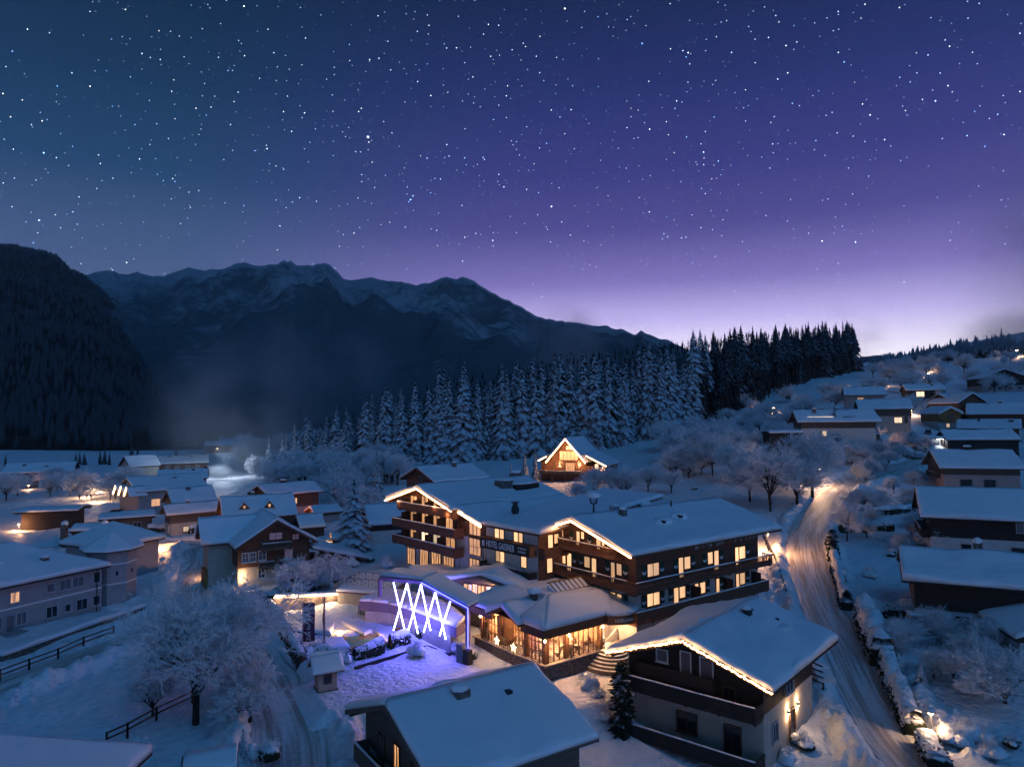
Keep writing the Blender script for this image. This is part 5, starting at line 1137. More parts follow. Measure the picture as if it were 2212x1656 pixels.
for x in (-2.9, 1.7):
    y, z = -3.0, o_.top(3.0)+.3
    dm = MB().prism([(x-.9, z), (x+.9, z), (x, z+1.25)], 'y', y-.5, y+1.3).build('dormer', TIMBER_R, o_.root)
    MB().box(x-.2, x+.2, y-.53, y-.5, z+.15, z+.65).build('dormer_pane', LIT2, dm)
    snow_obj('dormer_snow', [snow_patch_arrays((x-1.15, y+1.6, z-.1), (x-1.15, y-.6, z-.1), (x, y-.6, z+1.28), (x, y+1.6, z+1.28), .22, (1, 1, 0, 0), 5, res=.3), snow_patch_arrays((x, y+1.6, z+1.28), (x, y-.6, z+1.28), (x+1.15, y-.6, z-.1), (x+1.15, y+1.6, z-.1), .22, (0, 1, 1, 0), 6, res=.3)], dm)
o_.chimney(-.8, .4, .7, .6, .6, STONE, .3); wins(o_, '-y', (1.2,), 4, -5, 5, .9, 1.0)
p_ = House('beige_house', 'beige house with dark upper storey and one lit arched window by the road fork', (-67.4, 150.1), 38.6, 5.6, 2.9, 4.7, 6.4, -.3, (1.0, .4), (.6, .5), .4, 2.5, PLASTER_B, TIMBER_G, TIMBER_G, seed=191)
p_.window('-y', -2.2, -1.2, .7, 1.7, LITW, BROWN, mull=1); wins(p_, '-y', (.8,), 2, .5, 4, .8, 1.0); p_.window('-x', -1.4, -.7, .6, 2.0, DARKPANE, WHITE, mull=0); p_.chimney(-.8, .1, .7, .6, .3, STONE, .4)
q1 = House('steep_gable_house', 'house with steep snowy roof and square chimney behind the beige house', (-73.8, 163.2), 42.9, 5.0, 3.7, 5.5, 8.2, -.2, (.9, .5), (.4, .4), .4, 3.0, PLASTER_G, TIMBER_G, TIMBER_G, seed=201); q1.chimney(-.6, -.6, .9, .7, .5, STONE, .0)
q2 = House('guest_house', 'grey guest house with three small light edged gables and a lit window', (-90.5, 184.9), 48.1, 9.0, 6.6, 6.3, 9.4, -.2, (.8, .5), (.6, .6), .4, None, PLASTER_G, PLASTER_G, TIMBER_G, 'guest house', seed=211)
q2.window('-y', -5.2, -3.2, 2.2, 3.9, LIT2, GREY, mull=1); wins(q2, '-y', (2.2,), 3, -1, 7, 1.1, 1.3); q2.chimney(2, -2, .8, .6, .3, STONE, .2); q2.chimney(5, 1, .8, .6, .3, STONE, .2)
for k, y in enumerate((-5.2, -1.6, 2.0)):
    z = 5.2; gb = MB().prism([(y-1.7, z), (y+1.7, z), (y, z+2.2)], 'x', -10.6, -7.5).build('small_gable', TIMBER_G, q2.root)
    MB().bar((-10.7, y+1.7, z+.05), (-10.7, y, z+2.25), .22).build('light_strip', LED_WARM, gb)
    snow_obj('gable_snow', [snow_patch_arrays((-10.7, y-1.8, z+.05), (-6.5, y-1.8, z+.05), (-6.5, y, z+2.3), (-10.7, y, z+2.3), .2, (1, 1, 0, 1), 7, res=.5), snow_patch_arrays((-10.7, y, z+2.3), (-6.5, y, z+2.3), (-6.5, y+1.8, z+.05), (-10.7, y+1.8, z+.05), .2, (0, 1, 1, 1), 8, res=.5)], gb)
r_ = House('long_dark_house', 'long dark timber house under one wide snowy roof at the valley edge', (-139.0, 292.4), 22.5, 13.4, 6.8, 6.0, 8.7, -.3, (1.0, .8), (1.2, .8), .4, None, TIMBER_R, TIMBER_R, TIMBER, seed=221)
wins(r_, '-y', (3.6, .8), 6, -11, 11, 1.5, 1.1, (), WHITE, DIMPANE)
for x in (-6, -1, 7): r_.chimney(x, -1.5, .8, .7, .3, STONE, .2)
t_ = House('white_garage', 'white walled outbuilding with snowy roof left of the rear wing', (-22.3, 124.2), 20.6, 3.6, 5.1, 6.3, 8.9, 2.2, (.4, .4), (.4, .4), .4, 4.9, PLASTER, TIMBER_B, TIMBER_B, 'outbuilding', seed=231)
u_ = House('garden_shed', 'low snowy roofed shed with dark end beside the tall spruce', (-39.3, 138.0), 26., 2.4, 3.6, 3.5, 5.5, .3, (.3, .3), (.3, .3), .35, None, TIMBER_B, TIMBER_B, TIMBER_B, 'shed', seed=235)
u2 = House('small_hut', 'tiny hut with rounded snow roof and lamp glow underneath', (-31.0, 128.0), 20., 1.6, 1.8, 2.9, 3.7, .9, (.3, .3), (.3, .3), .4, None, TIMBER_R, TIMBER_R, TIMBER_R, 'hut', seed=236)
point('hut_light', (-33.2, 126.6, 2.3), 260, (1.0, .6, .25), .2, u2.root.parent); 
# right-hand hillside
a1 = House('low_roofed_house', 'house with wide low snowy roof, brick chimney and white window bay right of the road', (51.8, 78.8), -26.1, 8.4, 6.2, 6.4, 8.6, .4, (1.2, .8), (1.0, 1.0), .5, 2.9, PLASTER, TIMBER_B, TIMBER_B, seed=241, lump=.1)
wins(a1, '-y', (.9,), 2, -5.6, -2.0, 1.3, 1.6, (), WHITE); a1.chimney(-.6, .8, .8, .7, 1.0, STONE, .55)
a2 = House('big_dark_house', 'big dark timber house with white ground floor beyond the low roofed one', (69.5, 102.3), -24.8, 10.5, 6.2, 9.5, 12.9, 3.4, (1.4, .8), (1.2, 1.2), .5, 6.2, PLASTER, TIMBER_B, TIMBER_B, seed=251)
a2.window('-y', 1.0, 2.6, 7.4, 8.6, DIMPANE, GREY, mull=1); a2.window('-y', -5.4, -4.4, 4.2, 5.3, DARKPANE, BROWN, mull=0); a2.window('-y', .4, 2.6, 4.0, 5.2, DARKPANE, BROWN, mull=1); a2.balcony('-x', -4.5, 4.5, 6.3, 1.2, .9, TIMBER_B)
a3 = House('white_banded_house', 'house with thick snowy roof and white ground floor with two dark windows', (105.7, 164.8), -17.0, 8.4, 7.8, 11.6, 15.1, 6.0, (1.2, .9), (1.2, 1.0), .5, 9.6, PLASTER_P, TIMBER_G, TIMBER_G, seed=261)
wins(a3, '-y', (7.0,), 2, -5.2, 4, 2.0, 1.5); a3.chimney(-.6, .3, 1.4, .9, .6, TIMBER_B, .3); a3.balcony('-x', -4, 4, 9.0, 1.1, .9, TIMBER_G)
a4 = House('dark_barn', 'long dark barn with rounded snow roof on the right slope', (133.3, 205.0), -11.9, 9.4, 4.8, 16.2, 18.5, 12.0, (.5, .5), (.5, .5), .6, None, TIMBER_B, TIMBER_B, TIMBER_B, 'barn', seed=271)
a5 = House('flat_snow_roof_house', 'house with pale snowy roof and a tilted vent behind the dark barn', (152.3, 227.9), -34.8, 8.6, 6.1, 18.7, 21.2, 15.0, (.8, .8), (.8, .8), .5, None, PLASTER_P, TIMBER_R, TIMBER_R, seed=281); a5.chimney(-2.5, -1.5, .5, .5, .8, METAL, 0); a5.chimney(6, -2, 1.2, .9, .5, STONE, .3)
a6 = House('reddish_slope_house', 'wide house with reddish timber front and snowy roof under the dark gables', (169.5, 249.), -34.7, 9.0, 7.6, 23.0, 26.5, 18.0, (.6, .6), (.8, .8), .5, None, TIMBER_R, TIMBER_R, TIMBER_R, seed=291); a6.chimney(1, 0, 1.0, .8, .5, STONE, .4)
a6b = House('honey_gable_house', 'small house with honey coloured timber gable and one lit window', (146.2, 243.0), 87.5, 6.5, 4.0, 23.4, 25.5, 17.2, (1.0, .5), (.6, .6), .4, 20.2, PLASTER, TIMBER_Y, WHITE, seed=295)
a6b.window('-x', .2, 1.3, 18.4, 19.6, LITW, BROWN, mull=0); a6b.window('-x', -1.2, .6, 21.2, 22.6, DARKPANE, BROWN, mull=1); a6b.balcony('-x', -3, 3, 20.4, .9, .8, TIMBER_Y, snow=False)
a7 = House('terraced_roof_chalet', 'chalet with glowing roof terrace cut into its snowy roof', (86.5, 192.), -10.0, 10.4, 5.9, 21.7, 24.6, 14.2, (1.2, 1.2), (1.2, 1.2), .5, 19.6, PLASTER, TIMBER_G, TIMBER_G, 'chalet', seed=301)
a7.window('-y', -4.0, -3.0, 17.6, 18.9, LITW, BROWN, mull=0); a7.chimney(-5.2, -1.8, .9, .7, 1.0, STONE, .35); a7.chimney(-3, .4, 1.6, .8, .4, STONE, .2); a7.chimney(1, .4, .8, .8, .4, STONE, .3)
tr = MB().box(-7.4, -1.0, -4.1, -2.4, a7.top(4.1)+.2, a7.top(3.9)+.52).build('roof_terrace_glow', LITW, a7.roof); MB().box(1.4, 4.4, -4.1, -2.6, a7.top(4.1)+.1, a7.top(3.9)+.5).build('roof_light', DARKPANE, a7.roof)  # terrace box glows by itself, standing in for lamplight on it
wins(a7, '+x', (17.4, 15.2), 3, -4, 3, .8, 1.4, (), WHITE); a7.balcony('+x', -4, 4, 17.0, 1.1, .9, TIMBER_G)
a8 = House('lit_window_house', 'house with stepped snowy eave and lit window above the roof terrace chalet', (115.5, 221.9), -20., 7.6, 6.0, 25.0, 27.8, 18.0, (.8, .8), (.8, .8), .45, 22.4, PLASTER_B, TIMBER_G, TIMBER_G, seed=311)
a8.window('-y', 2.4, 4.4, 20.4, 22.0, LITW, BROWN, mull=1); a8.window('-y', 5.2, 5.9, 20.4, 22.2, DARKPANE, BROWN, mull=0)
a9 = House('uphill_house', 'small house with snowy roof and lit corner window near the forest edge', (128.5, 260.), -20, 7.0, 5.6, 30.2, 33.0, 24.0, (.8, .8), (.8, .8), .45, None, PLASTER_P, PLASTER_P, TIMBER_G, seed=321); a9.window('-y', -2.6, -.6, 27.4, 28.9, LIT2, BROWN, mull=1); a9.chimney(.5, .5, 1.0, .9, .8, STONE, .6)
a10 = House('glowing_veranda_house', 'house with brightly lit veranda under a low snowy roof uphill', (167.5, 290.), -16, 7.4, 5.0, 32.6, 34.9, 27.6, (.6, .6), (.6, .6), .45, None, TIMBER_B, TIMBER_B, TIMBER_B, seed=331); a10.window('-y', -3.4, -.6, 29.6, 31.6, LITW, BROWN, mull=1); a10.chimney(3, -1.5, .8, .8, .6, STONE, .2)
a11 = House('twin_gable_house', 'black timber house with ridge joining a second gable on the slope', (166.7, 268.0), 12., 7.2, 6.9, 27.4, 30.5, 22.0, (.5, .3), (.5, .5), .45, None, TIMBER_B, TIMBER_B, TIMBER_B, seed=341)
a11b = House('dark_gable_barn', 'dark barn gable facing the valley between two snowy roofs', (163.5, 262.0), 97.3, 8.2, 5.8, 26.9, 30.4, 22.0, (.6, .3), (.5, .5), .45, None, TIMBER_R, TIMBER_R, TIMBER_B, 'barn', seed=345)
a12 = House('hilltop_barn', 'black hilltop barn with wide gable and pale stone base', (225., 330.), 77.5, 9., 9.7, 38.8, 42.7, 32.6, (.8, .5), (.6, .6), .4, 35.0, PLASTER_G, TIMBER_B, TIMBER_B, 'barn', seed=351); wins(a12, '-x', (33.4,), 4, -8, 8, 1.2, .8)
sh = House('low_shed', 'low black shed with flat snow roof left of the roof terrace chalet', (72.0, 190.5), 0., 4.4, 3.0, 19.0, 19.4, 14.0, (.3, .3), (.3, .3), .5, None, TIMBER_B, TIMBER_B, TIMBER_B, 'shed', seed=355)
# porch annex of the low roofed house
an = House('garage_annex', 'small garage with peaked snowy roof in front of the low roofed house', (51.0, 69.8), 78., 4.0, 3.9, 3.3, 4.6, -.2, (.5, .5), (.5, .5), .5, 2.4, PLASTER, TIMBER_B, TIMBER_B, 'garage', seed=357)
# carport lit inside
cp_ = empty('carport', (121.5, 206.0, 12.3), math.radians(-8), 'open carport with bright white light inside and snowy flat roof', 'carport')
MB().box(-6.5, 6.5, -2.6, 2.6, 3.6, 3.9).build('roof', TIMBER_G, cp_); snow_obj('roof_snow', [snow_patch_arrays((-6.6, -2.7, 3.9), (6.6, -2.7, 3.9), (6.6, 2.7, 3.9), (-6.6, 2.7, 3.9), .5, (1, 1, 1, 1), 9)], cp_)
for x in (-6.2, -2, 2, 6.2): MB().box(x-.12, x+.12, -2.4, -2.16, -1, 3.6).build('post', TIMBER_G, cp_)
MB().box(-6.4, 6.4, 2.3, 2.5, -1, 3.6).build('back_wall', PLASTER, cp_)
MB().box(1.0, 4.4, -.1, .1, 3.45, 3.58).build('lamp', BULB_COOL, cp_); point('carport_light', (2.6, 0, 3.0), 300, (.85, .93, 1.0), .3, cp_)
# left background
s1 = House('flat_pavilion', 'open dark pavilion with flat overhanging snow roof in the trees on the left', (-104., 162.), 12., 6.4, 4.0, 4.0, 4.5, -.2, (1.2, 1.2), (1.0, 1.0), .4, None, TIMBER_B, TIMBER_B, TIMBER_B, 'pavilion', seed=361)
s2 = House('pillared_shed', 'dark open shed with snowy pent roof between two stone gate pillars', (-80.5, 137.5), 12., 3.4, 2.4, 3.3, 4.1, -.2, (.4, .4), (.4, .4), .4, None, TIMBER_B, TIMBER_B, TIMBER_B, 'shed', seed=365)
for i, x in enumerate((-84.5, -76.8)):
    t = empty('gate_pillar', (x, 134.8, 0), 0, 'stone gate pillar with snow ball, %s of the dark open shed' % ('left' if i == 0 else 'right'), 'pillar', 'gate pillars'); MB().box(-.45, .45, -.45, .45, -.5, 4.2).build('shaft', STONE, t); snow_blob('snow_cap', (0, 0, 4.2), .6, .6, .6, t, i)
s3 = House('flat_bungalow', 'low grey bungalow with snowy pent roof and small terrace before the guest house', (-82.0, 152.), 30., 5.2, 3.6, 3.7, 4.5, -.3, (.8, .6), (.8, .6), .4, None, TIMBER_G, TIMBER_G, TIMBER_B, 'bungalow', seed=369); wins(s3, '-y', (.9,), 3, -4, 3, 1.4, 1.3, (), GREY)
s4 = House('beige_gable_house', 'far beige house with pointed gable among frosted trees', (-137., 262.), 50., 5.5, 5.0, 7.0, 10.5, 0., (.9, .6), (.6, .6), .4, None, PLASTER_B, PLASTER_B, TIMBER_B, seed=371)
s5 = House('far_snow_roof_house', 'far house with long snowy roof and two chimneys at the left edge', (-170., 258.), 20., 11., 6., 5.5, 8.6, 0., (.6, .6), (.6, .6), .4, None, TIMBER_B, TIMBER_B, TIMBER_B, seed=375); s5.chimney(-5, -2, .9, .9, .4, STONE, .2); s5.chimney(2, -3, .9, .9, .4, STONE, .2)
s6 = House('dark_porch_house', 'house with dark porch under a snowy roof left of the guest house', (-107., 232.), 22., 7.5, 5.4, 5.0, 7.4, 0., (.8, .8), (.8, .8), .4, None, TIMBER_R, TIMBER_R, TIMBER_B, seed=379); s6.chimney(3, -1, .8, .8, .5, STONE, .2)
s7 = House('far_farmhouse', 'tiny farmhouse with two door lamps far out on the snow field', (-205., 505.), 15., 12., 6., 4.6, 7.5, 0., (.6, .6), (.6, .6), .4, None, TIMBER_B, TIMBER_B, TIMBER_B, 'farmhouse', seed=383)
for a, m_b in ((-3, BULB), (9, BULB_COOL)):
    p = s7.P('-y', a, 2.2, .3); MB().lathe([(.05, -.3), (.35, 0), (.05, .3)], 8, p).build('door_lamp', m_b, s7.root)
gh = empty('polytunnel', (-70., 178., 0), math.radians(35), 'two long rounded snow covered tunnels behind the steep gable house', 'tunnel')
for i in range(2):
    x0 = -9+i*9.2; prof = [(3.2*math.cos(a), 4.2*math.sin(a)) for a in np.linspace(0, math.pi, 13)]
    MB().prism(prof, 'x', x0, x0+8.8).build('tunnel_hoop', SNOW_ROOF, gh, False)
# ------------------------------------------------------------------ trees
def snow_needle_mat(name, needle, snow, lo, hi, nscale=1.3, amt=.55):
    """needles under snow: snow lies on what faces up, in ragged patches"""
    m = mat(name, needle, .85, spec=.15); t = m.node_tree; b = t.nodes['Principled BSDF']
    g = N(t, 'ShaderNodeNewGeometry'); s = N(t, 'ShaderNodeSeparateXYZ'); t.links.new(g.outputs['Normal'], s.inputs[0])
    tc = N(t, 'ShaderNodeTexCoord'); nz = N(t, 'ShaderNodeTexNoise'); nz.inputs['Scale'].default_value = nscale; nz.inputs['Detail'].default_value = 4; t.links.new(tc.outputs['Object'], nz.inputs['Vector'])
    f = maprange(t, M_(t, 'ADD', s.outputs[2], M_(t, 'MULTIPLY', M_(t, 'SUBTRACT', nz.outputs[0], .5), amt*2)), lo, hi)
    t.links.new(mixc(t, f, (*needle, 1), (*snow, 1)), b.inputs['Base Color'])
    return m
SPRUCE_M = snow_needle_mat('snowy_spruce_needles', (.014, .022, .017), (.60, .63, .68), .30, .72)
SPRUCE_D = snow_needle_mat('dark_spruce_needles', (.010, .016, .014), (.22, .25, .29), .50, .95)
HEDGE_M = snow_needle_mat('snowy_hedge_leaves', (.022, .030, .018), (.74, .76, .80), .25, .6, 3.0, .5)
FROST = noisy('frosted_twigs', (.90, .91, .93), (.70, .71, .75), 3., rough=.8)
def spruce_arrays(h, r, seed, levels=24, per=9, z0=.06, segs=4, droop=.5, bare=0.):
    rs = np.random.RandomState(seed); V = []; Fq = []
    for k in range(levels):
        f = (k+.5*rs.rand())/levels; zf = z0+bare+(1-z0-bare)*f**.92
        R = r*((1-f)**.85)*(1 if bare == 0 else min(1, .45+f*3)); nb = max(4, int(per*(1-.45*f)))
        if R < .12: R = .12
        a0 = rs.rand()*6.28
        for j in range(nb):
            a = a0+6.283*j/nb+rs.randn()*.32; L = R*(.55+.7*rs.rand()); w = (.13+.10*rs.rand())*L+.13
            z = zf*h+rs.randn()*.42*h/levels; dr = droop*(.7+.9*rs.rand())
            ca, sa = math.cos(a), math.sin(a); base_i = len(V)
            for i in range(segs+1):
                t = i/segs; rad = .05+L*t; zz = z+.10*L*t-dr*L*t*t*1.15
                ww = w*math.sin(math.pi*min(1, .18+.82*(1-t)**.7))*(1.0 if i % 2 else .62)*(1 if i < segs else .05)
                V.append((ca*rad, sa*rad, zz+.10*w)); 
                for sg in (-1, 1): V.append((ca*rad-sg*sa*ww, sa*rad+sg*ca*ww, zz-.55*ww-.05*rs.rand()*L))
            for i in range(segs):
                b = base_i+i*3
                Fq += [(b, b+3, b+4, b+1), (b, b+2, b+5, b+3)]
    t = len(V); V += [(0, 0, h*.90), (.22, 0, h*.925), (0, 0, h*1.02), (-.22, 0, h*.925), (0, .22, h*.925), (0, -.22, h*.925)]; Fq += [(t, t+1, t+2, t+3), (t, t+4, t+2, t+5)]
    Vn = np.array(V); Fn = np.array(Fq)
    return Vn, Fn
def mesh_only(name, V, Fq, mats, smooth=False):
    o = mesh_np(name, V, Fq, mats, None, smooth); me = o.data; bpy.data.objects.remove(o); return me
def trunk_mesh(h, r, seed):
    o = MB().tube([(0, 0, -.6), (.05, .03, h*.4), (0, 0, h*.96)], r, 7, r*.12).build('trunk', BARK); me = o.data; bpy.data.objects.remove(o); return me
SPR = []
for i, (h, r, lv, per, dr, br) in enumerate(((25, 3.3, 32, 14, .75, 0), (27, 3.0, 34, 13, .85, 0), (23, 3.5, 30, 14, .7, 0), (26, 2.7, 33, 13, .95, 0), (28, 2.6, 28, 13, .8, .34), (30, 2.8, 29, 13, .75, .40))):
    V, Fq = spruce_arrays(h, r, 300+i, lv, per, droop=dr, bare=br)
    SPR.append((mesh_only('crown', V, Fq, [SPRUCE_M]), trunk_mesh(h, .32, i), h))
SPRD = []
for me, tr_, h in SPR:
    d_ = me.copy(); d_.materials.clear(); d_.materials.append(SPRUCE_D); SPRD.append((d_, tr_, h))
def put_tree(name, var, x, y, z, s, rz, label, group=None, cat='tree', sx=1.0):
    me, tr_, h = var; t = empty(name, (x, y, z), rz, label, cat, group); t.scale = (s*sx, s*sx, s)
    for nm, q in (('trunk', tr_), ('crown', me)):
        if q is None: continue
        o = bpy.data.objects.new(nm, q); COL.objects.link(o); o.parent = t
    return t
def ordinal(n):
    return '%d%s' % (n, 'th' if 10 <= n % 100 <= 20 else {1: 'st', 2: 'nd', 3: 'rd'}.get(n % 10, 'th'))
# ---- the forest: 300 trees in front, the rest as one mass behind
rs = np.random.RandomState(5)
edge = np.array([(-98, 285), (-72, 272), (-48, 262), (-20, 260), (8, 262), (34, 268), (58, 272), (80, 285), (100, 305), (122, 335), (150, 372), (185, 415), (226, 462)], float)
seg = np.r_[0, np.cumsum(np.hypot(*np.diff(edge, axis=0).T))]
def along(t): return np.array([np.interp(t, seg, edge[:, 0]), np.interp(t, seg, edge[:, 1])])
cand = []
for row in range(14):
    step = 4.3 if row <= 2 else 3.4; t = rs.rand()*step
    while t < seg[-1]:
        p = along(t); q = along(min(t+1, seg[-1]))-along(max(t-1, 0)); q /= np.hypot(*q)+1e-9; nn = np.array([-q[1], q[0]])
        d = row*4.4+rs.randn()*1.3
        if row == 0: d += abs(rs.randn())*1.5
        p = p+nn*d+q*rs.randn()*1.1
        cand.append((row, t, p[0], p[1])); t += step*(.75+.5*rs.rand())
def tree_height(x, y, t):
    f = t/seg[-1]
    return np.interp(f, [0, .1, .18, .3, .45, .6, .75, 1], [19, 24, 32, 35, 34, 31, 29, 30])*(.74+.40*rs.rand())
main = [c for c in cand if c[0] <= 2]; rs.shuffle(main); main = sorted(main, key=lambda c: c[0])[:300]
ids = set((c[0], c[1]) for c in main)
main = sorted(main, key=lambda c: (c[0], c[1])); rowcount = {}
for row, t, x, y in main:
    rowcount[row] = rowcount.get(row, 0)+1
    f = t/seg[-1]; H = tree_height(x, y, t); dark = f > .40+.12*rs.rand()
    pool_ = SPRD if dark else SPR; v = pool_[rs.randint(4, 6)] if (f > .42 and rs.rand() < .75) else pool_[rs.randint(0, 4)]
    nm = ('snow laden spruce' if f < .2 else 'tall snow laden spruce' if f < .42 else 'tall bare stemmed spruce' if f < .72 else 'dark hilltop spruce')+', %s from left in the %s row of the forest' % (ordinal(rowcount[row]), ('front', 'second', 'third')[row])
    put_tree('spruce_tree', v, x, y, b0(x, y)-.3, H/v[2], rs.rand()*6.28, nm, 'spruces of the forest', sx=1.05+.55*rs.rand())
rest = [c for c in cand if (c[0], c[1]) not in ids]
lowV, lowF = spruce_arrays(26, 4.2, 900, 12, 5, segs=2, droop=.55)
VV = []; FF = []; b_ = 0
for row, t, x, y in rest:
    s_ = tree_height(x, y, t)/26*.93; a = rs.rand()*6.28; R = np.array([[math.cos(a), -math.sin(a), 0], [math.sin(a), math.cos(a), 0], [0, 0, 1]])
    VV.append(lowV@R.T*s_+np.array([x, y, b0(x, y)-.3])); FF.append(lowF+b_); b_ += len(lowV)
tag(mesh_np('forest', np.concatenate(VV), np.concatenate(FF), [SPRUCE_D]), kind='stuff', label='dense spruce forest filling the slope behind its front trees', cat='forest')
# ---- single spruces in the village:  F-photo base px, top py, variant
for px, py, top, v, sx, lab in ((765, 1196, 1032, 0, 2.2, 'broad snow laden spruce left of the rear wing balconies'), (814, 1082, 974, 3, 1.7, 'slim spruce standing behind the white walled outbuilding'),
        (1105, 1040, 1000, 2, 1.3, 'smallest of the three young spruces beside the hillside chalet'), (1134, 1046, 972, 0, 1.2, 'middle one of the three young spruces beside the hillside chalet'), (1156, 1048, 962, 1, 1.1, 'spruce nearest the hillside chalet deck'),
        (1805, 978, 874, 0, 1.7, 'spruce in front of the roof terrace chalet'), (1891, 974, 893, 2, 1.8, 'broad spruce beside the stair lamp at the roof terrace chalet'), (1972, 968, 926, 2, 2.0, 'short broad spruce beside the carport'),
        (2128, 770, 745, 1, 1.2, 'leftmost spruce of the four on the far crest'), (2140, 768, 738, 3, 1.2, 'second spruce from left of the four on the far crest'), (2150, 767, 733, 1, 1.2, 'third spruce from left of the four on the far crest'), (2165, 767, 706, 0, 1.2, 'tallest spruce of the four on the far crest'),
        (93, 1030, 995, 0, 1.2, 'rosy lit spruce among the frosted trees at the far left')):
    if py < 800: P_ = at_y(px, py, 600.); x, y, z = P_.x, 600., P_.z-8
    else: x, y, z = on_ground(px, py)
    hgt = at_y(px, top, y).z-z; vv = (SPRD if py < 800 else SPR)[v]
    put_tree('spruce_tree', vv, x, y, z-.2, hgt/vv[2], px*.37, lab, sx=sx)
for i, (px, py, top) in enumerate(((164, 1003, 975), (172, 1003, 972), (182, 1004, 974), (216, 1003, 968), (226, 1003, 966), (236, 1004, 972), (284, 1002, 955), (297, 1002, 958), (380, 998, 958), (12, 1006, 978))):
    x, y, z = on_ground(px, py); hgt = at_y(px, top, y).z-z; put_tree('spruce_tree', SPRD[i % 4], x, y, z-.2, hgt/SPRD[i % 4][2], i*1.3, 'small dark spruce along the far field, '+('one of the left trio', 'middle of the left trio', 'right of the left trio', 'left of the second trio', 'middle of the second trio', 'right of the second trio', 'left of the tall pair', 'right of the tall pair', 'standing alone before the long dark house', 'at the left edge')[i], 'spruces along the far field', sx=1.3)
# ---- frosted deciduous trees
def decid(seed, h, spread, depth=5, kids=(6, 6, 5, 5, 5), up=.55, trunk_h=.28, tw=.028, weep=0., ratio=(.55, .78)):
    rs = random.Random(seed); tm = MB(); TV = []; TF = []
    def ribbon(p, q, w):
        d = (q-p); s = d.cross(Vector((rs.uniform(-1, 1), rs.uniform(-1, 1), rs.uniform(-1, 1)))); 
        if s.length < 1e-5: return
        s = s.normalized()*w; b = len(TV); TV.extend([tuple(p-s), tuple(p+s), tuple(q+s*.4), tuple(q-s*.4)]); TF.append((b, b+1, b+2, b+3))
    def grow(p, d, L, r, lv):
        n = 2 if lv < 5 else 1; pts = [p]; dd = d.copy()
        for i in range(n):
            dd = (dd+Vector((rs.gauss(0, .16), rs.gauss(0, .16), rs.gauss(0, .12)+(.06 if lv < 2 else -.02-weep*.25)))).normalized(); pts.append(pts[-1]+dd*L/n)
        if lv <= 1: tm.tube(pts, r, 6, r*.62)
        elif lv == 2: tm.tube(pts, r*1.0, 4, r*.5)
        else:
            for a, b in zip(pts, pts[1:]): ribbon(a, b, max(r*1.2, tw))
        if lv >= depth: return
        k = kids[min(lv, len(kids)-1)]
        for i in range(k):
            t = 1.0 if i == 0 else rs.uniform(.25, 1.0); q = pts[0].lerp(pts[1], t*2) if (n == 2 and t < .5) else (pts[-2].lerp(pts[-1], (t-.5)*2) if n == 2 else pts[0].lerp(pts[1], t))
            ang = rs.uniform(.35, .95)*(1 if i else .35); ax = dd.cross(Vector((rs.gauss(0, 1), rs.gauss(0, 1), rs.gauss(0, 1)))).normalized()
            nd = Matrix.Rotation(ang, 3, ax)@dd; nd.z = nd.z*(1-.15*lv*.3)+up*.12-weep*.3*lv*.3; nd.normalize()
            grow(q, nd, L*rs.uniform(*ratio), r*.52, lv+1)
    th = h*trunk_h; r0 = h*.022; tm.tube([(0, 0, -.5), (0, 0, th*.5), (rs.gauss(0, .05), rs.gauss(0, .05), th)], r0, 7, r0*.8)
    for i in range(kids[0]+1):
        a = 6.283*i/(kids[0]+1)+rs.random(); tilt = rs.uniform(.25, 1.0)*spread
        grow(Vector((0, 0, th*rs.uniform(.7, 1))), Vector((math.cos(a)*tilt, math.sin(a)*tilt, 1)).normalized(), h*.33*rs.uniform(.8, 1.1), r0*.55, 1)
    o = tm.build('t', BARK); tme = o.data; bpy.data.objects.remove(o)
    V = np.array(TV); zmax = np.percentile(V[:, 2], 99.7)
    return mesh_only('crown', V, np.array(TF), [FROST]), tme, float(zmax)
KD = (6, 6, 6, 5, 5)
DEC = [decid(1, 9, .75, kids=KD), decid(2, 9, .95, kids=KD), decid(3, 9, .6, kids=KD), decid(4, 9, 1.1, trunk_h=.2, kids=KD), decid(6, 7, .55, weep=.9, kids=KD)]
BIG = decid(21, 12, .9, depth=6, kids=(7, 6, 6, 5, 5, 4), trunk_h=.22, tw=.022, ratio=(.5, .74))
BUSH = decid(31, 4, 1.3, depth=4, kids=(7, 6, 6, 5), trunk_h=.06)
